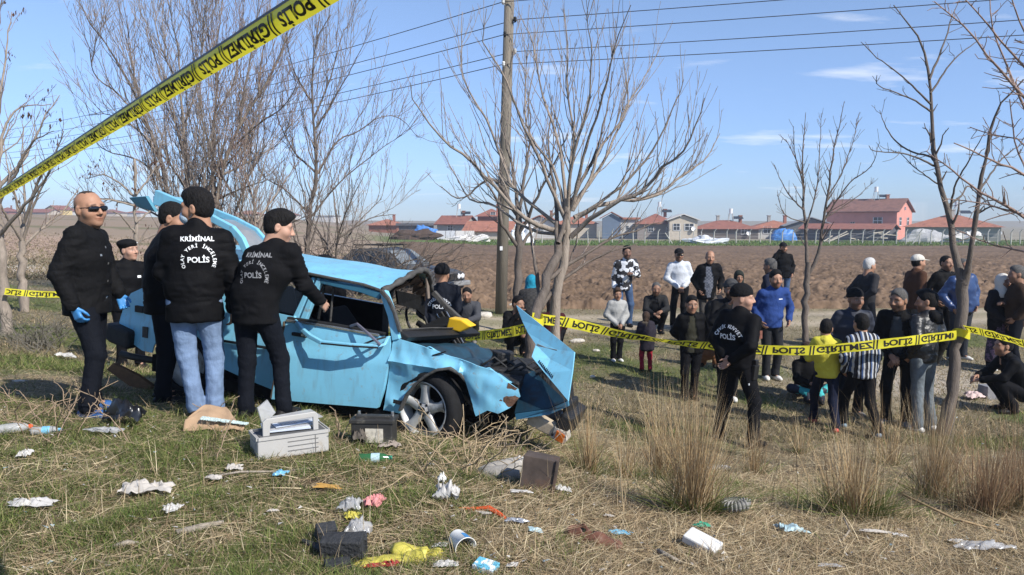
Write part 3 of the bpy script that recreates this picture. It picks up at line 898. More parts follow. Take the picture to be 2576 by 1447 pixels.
    if collar: F.cone(nek - up * .02 * H, nek + up * .045 * H + Vector((0, .0, 0)), .074 * H, .070 * H, .02)
    if legs not in ('squat', 'sit', 'kneel'):
        F.plane((0, 0, hem * H), (0, 0, 1))        # straight hem, before the sleeves join
    sb = 0.5 + 0.5 * b
    for n in 'LR':
        F.cone(J['s' + n], J['e' + n], .070 * H * sb, .060 * H * sb, .035)
        if sleeve:
            F.cone(J['e' + n], J['w' + n] - (J['w' + n] - J['e' + n]).normalized() * .02, .060 * H * sb, .047 * H * sb, .025)
    v, q = F.mesh()
    v = wrinkle(v, q, wr_amp if y < 12 else wr_amp * 1.2, 7.5, seed + 3, (.9, .9, 1.5), [J['eL'], J['eR'], J['wL'], J['wR'], pel + Vector((0, -.1, .02)), pel + Vector((0, .1, .05)), J['sL'] - Vector((0, 0, .06)), J['sR'] - Vector((0, 0, .06))], .14 * H)
    tme = new_mesh('jacket', v, q, tm, True)
    to = link('jacket' if top != 'shirt' else 'shirt', tme, root) if open_front is None else None
    if open_front is not None:                     # an open jacket: the middle of the front is the shirt beneath
        ctr = v[q].mean(1); nn = np.cross(v[q[:, 2]] - v[q[:, 0]], v[q[:, 3]] - v[q[:, 1]])
        zz = (ctr[:, 2] - pel.z) / max(.1, (nek.z - pel.z))
        wd = (.045 + .05 * (1 - np.clip(np.abs(zz - .35) / .6, 0, 1))) * H * b + .012 * vnoise(ctr * 9 + seed)
        wd = wd * np.clip((1.12 - zz) / .18, 0.35, 1)
        m_ = (np.abs(ctr[:, 0] - .01) < wd) & (ctr[:, 1] > che.y * .5 + .03) & (nn[:, 1] > 0) & (zz > -.30)
        bpy.data.meshes.remove(tme)
        tme = new_mesh('jacket', v, q[~m_], tm, True)
        to = bpy.data.objects.new('jacket', tme); COL.objects.link(to); to.parent = root
        sv = v - vnormals(v, q) * .014
        link('shirt', new_mesh('shirt', sv, q[((np.abs(ctr[:, 0] - .01) < wd + .04) & (ctr[:, 1] > che.y * .5) & (nn[:, 1] > 0))], open_front, True), root)
    # ---- stand collar and cuffs
    if collar and hat not in ('scarf', 'hood', 'hood_down'):
        zq = up.to_track_quat('Z', 'Y').to_matrix()
        cb_ = MB(); cb_.lathe([(.088 * H, -.035 * H), (.090 * H, .0), (.083 * H, .048 * H), (.078 * H, .052 * H), (.072 * H, .03 * H)], nek + Vector((0, .004, .0)), 18, axis=zq)
        cb_.v = [(x_, y_ * (1.0), z_ - (.030 * H if y_ > nek.y + .04 * H and z_ > nek.z + .02 * H else 0)) for x_, y_, z_ in cb_.v]
        cb_.build('collar', tm, root, smooth=True)
    if sleeve and y < 12:
        for n in 'LR':
            ax_ = (J['w' + n] - J['e' + n]).normalized()
            cu_ = MB(); cu_.lathe([(.044 * H * sb, -.045), (.049 * H * sb, -.04), (.050 * H * sb, .008), (.043 * H * sb, .012), (.034 * H, .004)], J['w' + n] - ax_ * .02, 14, axis=ax_.to_track_quat('Z', 'Y').to_matrix()); cu_.build('cuff', tm, root, smooth=True)
    # ---- hair and headgear
    def head_part(name, F_, m_, amp=0.0, fr=60):
        v_, q_ = F_.mesh()
        if len(v_) == 0: return None
        if amp:
            n_ = vnormals(v_, q_)
            v_ = v_ + n_ * (amp * (.7 * vnoise(v_ * fr + seed) + .5 * vnoise(v_ * np.array([fr * 2.4, fr * 1.2, fr * .8]) + seed)))[:, None]
        return link(name, new_mesh(name, to_head(v_), q_, m_, True), root)
    def HF(): return Field((-.16, -.19, -.26), (.16, .24, .20), hh)
    hm = hair_mat or m_hair_black
    if hair == 'short':
        F = HF(); F.ell((0, -.014, .039), (.0825, .1015, .093), 0); F.ell((0, -.034, -.010), (.0745, .072, .074), .02); F.ell((0, .01, .085), (.06, .075, .047), .03); F.plane((0, .080, .084), (0, -.87, .49)); F.ell((0, .12, .0), (.066, .072, .096), .01, 'sub')
        head_part('hair', F, hm, .003, 30)
    elif hair == 'crop':
        F = HF(); F.ell((0, -.013, .0365), (.0802, .0992, .0898), 0); F.ell((0, -.033, -.010), (.073, .070, .072), .02); F.plane((0, .078, .090), (0, -.87, .49)); F.ell((0, .12, .0), (.07, .07, .09), .01, 'sub')
        head_part('hair', F, hm, .002, 60)
    elif hair == 'buzz':
        F = HF(); F.ell((0, -.013, .0355), (.0790, .0980, .0888), 0); F.ell((0, -.033, -.010), (.072, .069, .071), .02); F.plane((0, .040, .110), (0, -.80, .40)); F.ell((0, .11, .03), (.07, .085, .11), .01, 'sub')
        head_part('hair', F, hm, .001, 60)
    elif hair == 'full':
        F = HF(); F.ell((0, -.015, .041), (.0835, .1025, .094), 0); F.ell((0, -.034, -.010), (.0755, .073, .076), .02); F.ell((.01, .025, .088), (.066, .082, .054), .03); F.plane((0, .086, .076), (0, -.87, .49)); F.ell((0, .125, -.01), (.066, .07, .085), .01, 'sub')
        head_part('hair', F, hm, .0035, 24)
    elif hair == 'long':
        F = HF(); F.ell((0, -.018, .036), (.092, .110, .100), 0); F.cone((0, -.05, 0), (0, -.06, -.17), .085, .07, .04); F.ell((0, .12, -.02), (.060, .075, .085), .01, 'sub'); F.ell((0, .10, -.14), (.07, .09, .09), .02, 'sub')
        head_part('hair', F, hm, .006, 40)
    if hat == 'beanie':
        F = HF(); F.ell((0, -.014, .048), (.093, .111, .098), 0); F.plane((0, .05, .034), (0, -.18, .98)); F.cone((-.001, -.014, .046), (.001, -.014, .046), .095, k=.0, sc=(.99, 1.17, .22))
        head_part('beanie', F, hat_mat or cloth('black_knit', (.010, .010, .011), bump=.6, bscale=90), .002, 50)
    elif hat == 'beret':
        F = HF(); F.ell((.0, -.014, .052), (.092, .110, .07), 0); F.plane((0, .05, .040), (0, -.12, .98)); F.ell((.012, -.014, .084), (.100, .116, .044), .03)
        head_part('beret', F, hat_mat or cloth('black_felt', (.009, .009, .010), bump=.3), .0015, 30)
        bd = HF(); bd.ell((-.03, .108, .078), (.013, .006, .015), 0)
        head_part('cap_badge', bd, mat('badge_silver', (.5, .5, .48), rough=.4, metal=.6))
    elif hat == 'cap':
        F = HF(); F.ell((0, -.014, .048), (.090, .110, .088), 0); F.plane((0, .05, .040), (0, -.1, .98)); F.cone((0, .09, .046), (0, .150, .038), .062, .055, .01, (1, 1, .10))
        head_part('cap', F, hat_mat or cloth('black_cap', (.012, .012, .014)), .001, 30)
    elif hat == 'scarf':
        F = HF(); F.ell((0, -.018, .030), (.096, .116, .108), 0); F.cone((0, -.02, -.02), (0, -.005, -.19), .098, .115, .05); F.ell((0, .125, -.015), (.058, .085, .078), .008, 'sub')
        head_part('headscarf', F, hat_mat, .005, 26)
    elif hat == 'hood':
        F = HF(); F.ell((0, -.022, .038), (.108, .128, .120), 0); F.cone((0, -.03, -.05), (0, -.03, -.20), .105, .115, .05); F.ell((0, .125, -.015), (.072, .10, .098), .01, 'sub')
        head_part('hood', F, hat_mat or tm, .005, 22)
    elif hat == 'hood_down':
        F = HF(); F.cone((-.07, -.06, -.17), (.07, -.06, -.17), .05, k=0); F.cone((0, -.09, -.17), (0, -.115, -.24), .06, .035, .04); F.cone((0, -.02, -.15), (0, -.02, -.20), .085, .09, .03); F.ell((0, .04, -.10), (.07, .08, .10), .01, 'sub')
        head_part('hood', F, hat_mat or tm, .004, 22)
    info = dict(root=root, J=J, H=H, hs=hs, jacket=to, to_head=to_head, rz=rz, jme=(tme.vertices, tme), hh=hh, head_part=head_part, HF=HF, Rh=Rh)
    if extra: extra(info)
    return info

m_white_print = mat('reflective_print', (.82, .83, .84), rough=.5, var=.06, scale=40)
m_faded_print = mat('faded_print', (.30, .30, .31), rough=.6, var=.35, scale=70)
def project_text(info, items, m_, name='back_lettering'):
    """prints letters on the back of the jacket: items are (string, size, bold, x, z, rot) seen from behind"""
    me = info['jacket'].data
    bv = BVHTree.FromPolygons([v.co.copy() for v in me.vertices], [tuple(p.vertices) for p in me.polygons])
    groups = [[i] for i in items if len(i[0]) > 1] + [[i for i in items if len(i[0]) == 1]]
    for g_ in groups:
      V, T = [], []
      for s, size, bold, cx, cz, rot in g_:
        v, t = text_geom(s, size, bold)
        ca, sa = math.cos(rot), math.sin(rot)
        base = len(V)
        for a, b in v:
            x = cx + a * ca - b * sa
            zz = cz + a * sa + b * ca
            hit = bv.ray_cast(Vector((x, -1.0, zz)), Vector((0, 1, 0)))
            p = hit[0] if hit[0] is not None else Vector((x, -.15, zz))
            V.append((p.x, p.y - 0.0045, p.z))
        T.extend([(base + a, base + b, base + c) for a, b, c in t])
      if V: link('printed_word' if len(g_) == 1 else name, new_mesh(name, V, T, m_), info['jacket'])
def arc_items(s, size, bold, cx, cz, r, a0, a1):
    """letters round an arc, a0 to a1 degrees (0 = top, clockwise seen from behind)"""
    out = []
    n = len(s)
    for i, ch in enumerate(s):
        if ch == ' ': continue
        a = R(a0 + (a1 - a0) * i / (n - 1))
        out.append((ch, size, bold, cx + r * math.sin(a), cz + r * math.cos(a), -a))
    return out
# ================================================================== PEOPLE: who stands where
POLICE_GROUP = 'police officers at the wreck'
c_black = cloth('black_jacket', (.0042, .0042, .0050), rough=.72, bump=.4, bscale=16)
c_denim_black = cloth('black_denim', (.0075, .0075, .0082), rough=.8, bump=.5, bscale=30)
c_navy_tr = cloth('dark_navy_jeans', (.006, .0072, .011), bump=.5, bscale=30)
c_blk_tr = cloth('black_trousers', (.0065, .0065, .008), bump=.5)
c_jeans = cloth('light_blue_jeans', (.155, .22, .34), var=.35, scale=9, bump=.7, bscale=20)
c_jeans_mid = cloth('blue_jeans', (.05, .085, .16), var=.3, bump=.5)
c_grey_jeans = cloth('faded_grey_jeans', (.13, .15, .165), var=.35, scale=10, bump=.6)
c_grey_tr = cloth('grey_trousers', (.075, .068, .062))
c_white_shoe = mat('white_trainer', (.62, .61, .58), rough=.6, var=.15, scale=20)
c_red_shoe = mat('red_trainer', (.42, .07, .05), rough=.6, var=.2, scale=20)
c_grey_shoe = mat('grey_shoe', (.16, .15, .14), rough=.7, var=.2, scale=20)
c_cover = mat('blue_shoe_cover', (.03, .10, .28), rough=.45, var=.2, scale=20, bump=.5, bscale=60)
c_glove = mat('blue_nitrile', (.05, .22, .50), rough=.4, var=.1, scale=20, spec=.5)
m_dark_glass = mat('dark_lens', (.004, .004, .005), rough=.08, var=0, spec=.8)
m_mask = mat('mask_fabric', (.45, .56, .66), rough=.85, var=.05, scale=40, bump=.3, bscale=90)
m_black_plastic = mat('black_plastic', (.012, .012, .013), rough=.45, var=.2, scale=12)
m_paper = mat('white_paper', (.62, .62, .60), rough=.8, var=.04, scale=20)
m_badge = mat('arm_badge', (.16, .06, .04), rough=.7, var=.6, scale=60)

def sunglasses(I):
    F = I['HF']()
    for s_ in (-1, 1):
        F.cone((s_ * .018, .104, .002), (s_ * .055, .092, .003), .0185, .0185, 0, (1, .45, 1))
        F.cone((s_ * .060, .090, .012), (s_ * .084, .0, .010), .0045, k=.002)
    F.cone((-.012, .108, .010), (.012, .108, .010), .004, k=.003)
    I['head_part']('sunglasses', F, m_dark_glass)
def small_patch(I, x, z, w, h_, m_, name, front=True, off=.004):
    me = I['jacket'].data
    bv = BVHTree.FromPolygons([v.co.copy() for v in me.vertices], [tuple(p.vertices) for p in me.polygons])
    d = -1 if front else 1
    V = []
    for i in range(4):
        for j in range(4):
            a, b_ = x + w * (i / 3 - .5), z + h_ * (j / 3 - .5)
            hit = bv.ray_cast(Vector((a, -d * 1.0, b_)), Vector((0, d, 0)))[0]
            V.append(hit + Vector((0, -d * off, 0)) if hit else Vector((a, -d * .15, b_)))
    fs = [(i * 4 + j, i * 4 + j + 1, i * 4 + j + 5, i * 4 + j + 4) for i in range(3) for j in range(3)]
    link(name, new_mesh(name, V, fs, m_), I['jacket'])

# --- the four investigators beside the car
def x1(I):
    sunglasses(I)
    for z_ in (1.33, 1.20, 1.06, .93):
        b = MB(); H = I['H']
        me = I['jacket'].data
        small_patch(I, -.005, z_ * H, .016, .016, mat('steel_button', (.6, .6, .6), rough=.3, metal=.8), 'button')
    small_patch(I, .085, 1.30 * I['H'], .10, .012, c_denim_black, 'pocket_flap')
    small_patch(I, .09, 1.27 * I['H'], .022, .016, mat('steel_button', (.6, .6, .6)), 'button')
person(213, 6.3, 1.77, 2, 'heavy-set man in sunglasses, black denim jacket and blue gloves at far left', top_mat=c_denim_black, pants=c_navy_tr, shoes=c_cover,
       arms=('down', 'down'), legs='relax', head_yaw=-36, hair='buzz', hair_mat=mat('buzz_cut', (.045, .035, .030), rough=.9, var=.4, scale=90, bump=.4, bscale=150, spec=.1), beard=.22, fat=.14, bulk=1.20, hem=.80, glove=c_glove, group=POLICE_GROUP, extra=x1,
       pose={'eR': (.255, -.07, 1.13), 'wR': (.25, .03, .88), 'eL': (-.26, .06, 1.14), 'wL': (-.23, .16, .93)}, curl=.5, skin='tan', wr_amp=.016)
def x2(I):
    b = MB(); b.box((-.02, .36, 1.16), (.21, .30, .006), Matrix.Rotation(.5, 3, 'X'), 0)
    b.build('paper_sheet', m_paper, I['root'])
person(405, 6.85, 1.74, 25, 'investigator in black holding a white paper, half hidden behind man in jeans', top_mat=c_black, pants=c_navy_tr, arms=('hold', 'hold'),
       legs='stand', head_yaw=-20, head_pitch=-12, hair='crop', group=POLICE_GROUP, bulk=1.12, extra=x2, lean=(0, .06))
def x3(I):
    F = I['HF']()
    F.ell((0, .066, -.060), (.066, .060, .054), 0); F.plane((0, .012, 0), (0, 1, 0.1))
    for s_ in (-1, 1):
        F.cone((s_ * .052, .062, -.035), (s_ * .086, -.012, .018), .0028, k=.002); F.cone((s_ * .050, .055, -.085), (s_ * .086, -.016, -.030), .0028, k=.002)
    I['head_part']('face_mask', F, m_mask)
    it = [('KRİMİNAL', .050, .020, .02, 1.385, 0), ('POLİS', .058, .026, .03, 1.225, 0)]
    it += arc_items('OLAY YERİ İNCELEME', .036, .016, .03, 1.237, .102, -112, 112)
    project_text(I, it, m_white_print)
    b = MB(); b.box((.0, -.155, 1.07), (.30, .004, .008)); 
person(497, 6.15, 1.78, 104, 'man in light blue jeans and face mask, lettered black police jacket seen from behind', top_mat=c_black, pants=c_jeans, arms=('hold', 'down'),
       legs='close', head_yaw=62, head_pitch=-4, hair='full', group=POLICE_GROUP, bulk=1.16, hem=.76, extra=x3, shoes=cloth('brown_shoe', (.05, .03, .02)), wr_amp=.016,
       pose={'aL': (-.04, -.02, .085), 'kL': (-.10, .02, .49), 'aR': (.10, -.02, .085)})
def x4(I):
    it = [('KRİMİNAL', .048, .019, .080, 1.262, 0), ('POLİS', .056, .026, .062, 1.108, 0)]
    it += arc_items('OLAY YERİ İNCELEME', .035, .015, .065, 1.118, .098, -112, 112)
    project_text(I, it, m_faded_print)
person(640, 6.12, 1.62, 73, 'dark-haired investigator leaning to the car door, worn lettering on jacket', top_mat=cloth('worn_black_jacket', (.0065, .0065, .0075), bump=.4, bscale=16), pants=c_navy_tr,
       arms=('down', 'reach'), legs='relax', lean=(.14, .06), head_yaw=-54, head_pitch=-10, hair='full', group=POLICE_GROUP, bulk=1.14, hem=.82, extra=x4, skin='fair', beard=.12,
       pose={'eR': (.37, .16, 1.14), 'wR': (.41, .36, .98)}, wr_amp=.016)

# --- uniformed officers
def badge_r(I): small_patch(I, .0, 1.28, .06, .08, m_badge, 'chest_badge')
def x5(I):
    small_patch(I, -.10, 1.25, .05, .03, m_white_print, 'name_tape')
    b = MB(); b.box((.262, .0, 1.24), (.01, .07, .09)); b.build('arm_badge', m_badge, I['jacket'])
person(322, 10.6, 1.74, -48, 'young officer in black beret standing behind the raised tailgate', top_mat=c_black, pants=c_blk_tr, arms=('behind', 'behind'), hat='beret', hair='crop',
       head_yaw=30, group=POLICE_GROUP, extra=x5, beard=.08, skin='fair', bulk=1.08)
person(818, 12.2, 1.74, -95, 'officer whose beret and brow show above the car roof', top_mat=c_black, hat='beret', hair='crop', head_yaw=10, head_pitch=-14, group=POLICE_GROUP, beard=.15)
def x7(I):
    it = [('POLİS', .075, .030, .0, 1.205, 0)] + arc_items('ÇEVİK KUVVET', .052, .022, .0, 1.17, .155, -62, 62)
    project_text(I, it, m_white_print)
    b = MB(); b.box((.05, -.17, .93), (.40, .02, .05)); b.build('belt', m_black_plastic, I['root'])
person(1112, 11.0, 1.80, 78, 'riot officer in black knit cap, back turned, beyond the broken windscreen', top_mat=cloth('navy_uniform', (.010, .012, .018)), pants=cloth('navy_uniform_trousers', (.010, .012, .018)),
       arms=('behind', 'behind'), hat='beanie', hair='none', group=POLICE_GROUP, bulk=1.15, extra=x7, legs='stand')
def x22(I):
    it = [('POLİS', .078, .032, -.04, 1.205, 0)] + arc_items('ÇEVİK KUVVET', .054, .022, -.04, 1.17, .16, -62, 62)
    project_text(I, it, m_white_print)
    H = I['H']
    b = MB()
    b.lathe([(.17, -.03), (.175, -.02), (.175, .02), (.17, .03)], (0, 0, .92 * H), 24)
    b.v = [(x * 1.06, y_ * .80, z_) for x, y_, z_ in b.v]
    b.build('duty_belt', m_black_plastic, I['root'])
    h = MB(); h.box((.205, .02, .83 * H), (.045, .09, .17), Matrix.Rotation(.12, 3, 'Y')); h.box((.212, .02, .94 * H), (.05, .055, .06)); h.build('holster', m_black_plastic, I['root'], bevel=.008)
    t = MB(); t.tube([(-.19, -.05, .92 * H), (-.20, -.07, .55 * H), (-.20, -.08, .25)], .014, 8); t.build('baton', m_black_plastic, I['root'])
    c = MB(); c.lathe([(.028, -.004), (.034, 0), (.028, .004)], (-.12, -.155, .87 * H), 12, axis=Matrix.Rotation(R(90), 3, 'X')); c.build('handcuffs', mat('steel_button', (.6, .6, .6)), I['root'])
    small_patch(I, .0, 1.0, .001, .001, m_badge, 'seam')
    b2 = MB(); b2.box((.268, .01, 1.25 * H), (.012, .06, .09)); b2.build('arm_badge', m_badge, I['jacket'])
    b3 = MB(); b3.box((.175, .0, .70 * H), (.012, .10, .022)); b3.build('leg_stripe', m_white_print, I['root'])
person(1862, 8.85, 1.80, 40, 'riot officer in tight black cap, hands clasped behind his back, near the dry grass', top_mat=c_black, pants=c_blk_tr, arms=('behind', 'behind'), hat='beanie', hair='none',
       head_yaw=-58, group=POLICE_GROUP, bulk=1.16, hem=.86, legs='wide', extra=x22, beard=.2, skin='fair')

# --- people crouching behind the wreck
person(1178, 15.2, 1.72, -95, 'grey-jacketed man squatting behind the police tape beside the riot officer', top_mat=cloth('grey_jacket', (.055, .057, .065)), pants=cloth('olive_dark', (.03, .03, .022)), legs='squat',
       arms=('knee', 'knee'), hair='short', beard=.75, skin='brown', head_pitch=-5, bulk=1.12, shoes=c_grey_shoe)
person(1297, 14.0, 1.72, -75, 'man in black squatting just left of the crashed bonnet', top_mat=c_black, legs='squat', arms=('knee', 'mouth'), hair='short', beard=.6, skin='brown', head_yaw=20)
person(1338, 15.2, 1.66, 95, 'woman in turquoise headscarf and dark checked coat behind the tree', top_mat=plaid('dark_check', (.03, .028, .026), (.012, .011, .011), .05), legs='squat', arms=('knee', 'knee'),
       hat='scarf', hat_mat=cloth('turquoise_scarf', (.02, .22, .33)), hair='none', bulk=1.15, z=gz(on(1338, 15.2).x, 15.2) + .32)
person(1388, 14.2, 1.66, 80, 'person in maroon sleeves crouching right behind the leaning trunks', top_mat=cloth('maroon', (.05, .012, .016)), legs='squat', arms=('knee', 'knee'), hat='scarf', hat_mat=cloth('brown_scarf', (.07, .045, .03)), hair='none')

# --- back row along the track
def x12(I):
    b = MB(); b.tube([(.06, .17, 1.02), (-.02, .19, 1.13)], [.05, .05], 10); b.build('plastic_bottle', mat('milky_plastic', (.55, .55, .53), rough=.3), I['root'])
person(1573, 17.6, 1.80, -88, 'tall man in black and white patterned jacket and jeans, left end of back row', top_mat=blotchy('black_white_pattern', (.012, .012, .016), (.62, .64, .68), 9, .52, .55), pants=c_jeans_mid,
       arms=('hold', 'down'), legs='relax', hair='short', beard=.7, skin='dark', extra=x12)
person(1553, 13.6, 1.27, -80, 'boy in light grey sweater and white shoes in front of the tall man', top='shirt', top_mat=cloth('light_grey_knit', (.33, .33, .32)), pants=c_blk_tr, shoes=c_white_shoe, arms=('clasp', 'clasp'),
       legs='close', hair='full', hair_mat=m_hair_brown, child=True, beard=0, skin='brown', hem=.86)
person(1648, 16.6, 1.74, -92, 'bearded man squatting in dark jacket left of the white hoodie', top_mat=cloth('dark_grey_jacket', (.022, .022, .023)), legs='squat', arms=('knee', 'knee'), hair='crop', hair_mat=m_hair_grey, beard=.7, skin='brown',
       open_front=cloth('black_sweater', (.012, .012, .014)))
person(1628, 12.9, .98, 95, 'small girl with brown hair in dark coat and red trousers, back turned', top_mat=cloth('dark_plum_coat', (.025, .022, .030)), pants=cloth('red_leggings', (.28, .02, .035)), arms=('hold', 'hold'),
       hair='long', hair_mat=m_hair_brown, child=True, beard=0, hem=.62, bulk=1.2, hat='hood_down', hat_mat=cloth('fur_trim', (.10, .08, .06)))
def x16(I): sunglasses(I)
person(1708, 17.6, 1.76, -90, 'man in white zip hoodie, black cap and sunglasses with hands clasped', top_mat=cloth('white_hoodie', (.52, .55, .60), bump=.4), pants=c_blk_tr, arms=('clasp', 'clasp'), hat='cap', hair='crop', extra=x16,
       skin='brown', beard=.6, legs='stand', hem=.92)
person(1782, 16.8, 1.74, -92, 'balding man in long black jacket over plaid shirt, grey trousers', top_mat=c_black, pants=c_grey_tr, arms=('pocket', 'pocket'), hair='stubble', beard=.35, skin='tan', bulk=1.15, hem=.72,
       open_front=plaid('plaid_shirt', (.05, .06, .085), (.12, .13, .16), .035))
person(1858, 16.0, 1.35, -100, 'youngster in dark green hood peering behind the grey knit cap', top_mat=cloth('dark_green_hoodie', (.022, .026, .022)), arms=('clasp', 'clasp'), hat='hood', hair='short', child=True, beard=0, skin='brown')
person(1940, 14.5, 1.76, 140, 'dark-haired man in navy fleece behind the man in bright blue jacket', top_mat=cloth('navy_fleece', (.013, .016, .030)), arms=('pocket', 'pocket'), hair='short', hair_mat=m_hair_grey, beard=.3, skin='brown')
def x25(I):
    b = MB(); b.box((.115, .08, 1.62), (.02, .03, .13)); b.build('mobile_phone', m_black_plastic, I['root'])
person(1969, 22.0, 1.78, -92, 'bearded man in black cap holding a phone to his ear by the field', top_mat=c_black, pants=c_jeans_mid, arms=('pocket', 'ear'), hat='cap', hair='crop', beard=.9, skin='tan', extra=x25)

# --- middle group left of the riot officer
person(1740, 11.3, 1.50, -88, 'boy in olive T-shirt and open black jacket, squinting at the tape', top_mat=c_black, pants=c_blk_tr, arms=('behind', 'behind'), hair='short', child=True, beard=0, skin='brown', open_front=cloth('olive_shirt', (.035, .034, .024)), bulk=1.1,
       legs='close')
person(1786, 11.9, 1.60, 60, 'woman in black headscarf and tan skirt bending beside the boy', top_mat=c_black, pants=cloth('tan_skirt', (.24, .12, .065)), legs='squat', arms=('knee', 'mouth'), hat='scarf', hat_mat=cloth('black_scarf', (.012, .012, .013)), hair='none',
       z=gz(on(1786, 11.9).x, 11.9) + .30, skin='brown', head_pitch=-20)
person(1836, 11.3, 1.74, -100, 'man in grey knit cap with hand to his mouth, behind riot officer', top_mat=cloth('black_coat', (.013, .013, .014)), pants=c_blk_tr, arms=('pocket', 'mouth'), hat='beanie', hat_mat=cloth('grey_knit', (.06, .06, .062), bump=.7, bscale=90), hair='none',
       beard=.8, skin='dark', shoes=c_white_shoe, legs='close')
def x23(I):
    small_patch(I, -.085, 1.30, .07, .012, m_white_print, 'chest_logo')
person(1946, 12.6, 1.76, -88, 'young man in bright blue fleece jacket and dark trousers, hands in pockets', top_mat=cloth('blue_fleece', (.025, .055, .19)), pants=cloth('charcoal_trousers', (.022, .023, .026)), shoes=c_white_shoe, arms=('pocket', 'pocket'),
       hair='short', beard=.65, skin='tan', hat='hood_down', hat_mat=cloth('blue_fleece', (.025, .055, .19)), extra=x23, legs='close', hem=.84)

# --- group on the right in front of the tape
person(2034, 11.6, 1.50, -88, 'brown-haired person in black zip top sitting cross-legged on the ground', top_mat=c_black, pants=blotchy('turquoise_spots', (.010, .014, .03), (.03, .36, .38), 5, .55, .57), legs='sit', arms=('knee', 'knee'), hair='long', hair_mat=m_hair_brown, beard=0, skin='brown', child=True)
person(2086, 9.8, 1.36, 80, 'boy in yellow hooded jacket and red shoes, back to the camera', top_mat=cloth('yellow_jacket', (.52, .47, .06), var=.1), pants=cloth('navy_tracksuit', (.010, .013, .028)), shoes=c_red_shoe, arms=('hold', 'hold'), legs='stride', hair='short', child=True,
       beard=0, head_yaw=-15, hat='hood_down', hat_mat=cloth('yellow_jacket', (.52, .47, .06)), hem=.84, bulk=1.05)
person(2176, 9.6, 1.46, 92, 'boy in black, white and blue striped shirt walking, back to the camera', top='shirt', top_mat=striped('striped_shirt', [(.012, .012, .016), (.42, .43, .44), (.012, .012, .016), (.05, .09, .20), (.42, .43, .44), (.03, .03, .035)], .018), pants=c_blk_tr,
       shoes=mat('grey_blue_trainer', (.14, .20, .25), rough=.6), arms=('pocket', 'down'), legs='stride', hair='short', child=True, beard=0, head_yaw=8, hem=.84, bulk=1.08, wr_amp=.016)
person(2148, 10.7, 1.74, -92, 'man in dark knit cap and navy jacket with white panels, facing the striped boy', top_mat=blotchy('navy_white_panels', (.012, .016, .03), (.40, .43, .47), 3.0, .60, .62), pants=c_navy_tr, arms=('pocket', 'pocket'), hat='beanie', hair='none', beard=.55, skin='brown', shoes=c_grey_shoe,
       bulk=1.1)
person(2268, 10.1, 1.76, -125, 'bearded man in open black jacket over grey shirt, hands clasped, by the yellow tape', top_mat=c_black, pants=c_blk_tr, shoes=c_grey_shoe, arms=('clasp', 'clasp'), hair='short', hair_mat=m_hair_grey, beard=.8, skin='brown', open_front=cloth('slate_shirt', (.05, .055, .062)),
       head_yaw=-30, hem=.84)
person(2338, 9.9, 1.78, 115, 'man in black leather jacket and faded grey jeans beside the forked tree', top_mat=mat('black_leather', (.012, .012, .013), rough=.38, var=.2, scale=16, bump=.6, bscale=24, spec=.5), pants=c_grey_jeans, shoes=c_white_shoe, arms=('pocket', 'down'),
       hair='full', beard=.5, skin='tan', head_yaw=28, hat='hood_down', hat_mat=c_black, hem=.88)

# --- back row on the right
person(2182, 14.8, 1.74, 20, 'white-haired man in dark jacket over beige shirt looking right', top_mat=cloth('charcoal_jacket', (.028, .028, .032)), pants=c_navy_tr, arms=('behind', 'behind'), hair='short', hair_mat=m_hair_white, beard=.1, skin='tan', open_front=cloth('beige_shirt', (.22, .20, .16)))
person(2300, 14.6, 1.80, 8, 'man in white cap and brown suede jacket looking right', top_mat=cloth('brown_suede', (.065, .032, .020)), pants=c_grey_tr, arms=('clasp', 'down'), hat='cap', hat_mat=cloth('white_cap', (.55, .52, .46)), hair='crop', beard=.5, skin='tan', open_front=cloth('white_shirt', (.36, .37, .42)), bulk=1.12)
person(2374, 15.0, 1.80, -70, 'man in black parka with fur hood, between brown jacket and blue puffer', top_mat=c_black, arms=('pocket', 'pocket'), hair='crop', beard=.5, skin='brown', hat='hood_down', hat_mat=cloth('fur_trim_tan', (.16, .12, .07), bump=.9))
def x35(I): pass
person(2418, 14.0, 1.80, -80, 'man in shiny blue quilted puffer jacket partly behind the forked trunk', top_mat=mat('blue_puffer', (.020, .045, .13), rough=.35, var=.15, scale=8, bump=.3, bscale=14, spec=.5), pants=cloth('charcoal_jeans', (.03, .034, .042)), arms=('pocket', 'pocket'), hair='crop', hair_mat=m_hair_grey, beard=.4,
       skin='brown', bulk=1.22, shoes=c_white_shoe, hem=.84, wr_amp=.016)
person(2516, 13.3, 1.62, -75, 'woman in white headscarf and patterned long skirt near the right edge', top_mat=cloth('black_cardigan', (.014, .013, .016)), hat='scarf', hat_mat=cloth('white_scarf', (.58, .55, .50)), hair='none', arms=('clasp', 'clasp'), skin='brown', beard=0,
       skirt=blotchy('purple_pattern', (.02, .014, .03), (.12, .07, .12), 22, .5, .54), shoes=c_white_shoe)
person(2562, 13.0, 1.80, 160, 'man in brown jacket and dark jeans standing at the right edge', top_mat=cloth('dark_brown_jacket', (.038, .024, .017)), pants=c_navy_tr, arms=('pocket', 'crossed'), hair='short', hair_mat=m_hair_grey, beard=.3, skin='brown', legs='wide', shoes=cloth('brown_shoe', (.05, .03, .02)), bulk=1.12)
person(2568, 10.9, 1.72, 170, 'person in black crouching with hand on ground at right edge', top_mat=c_black, legs='squat', arms=('knee', 'knee'), hair='short', beard=.4, skin='tan')
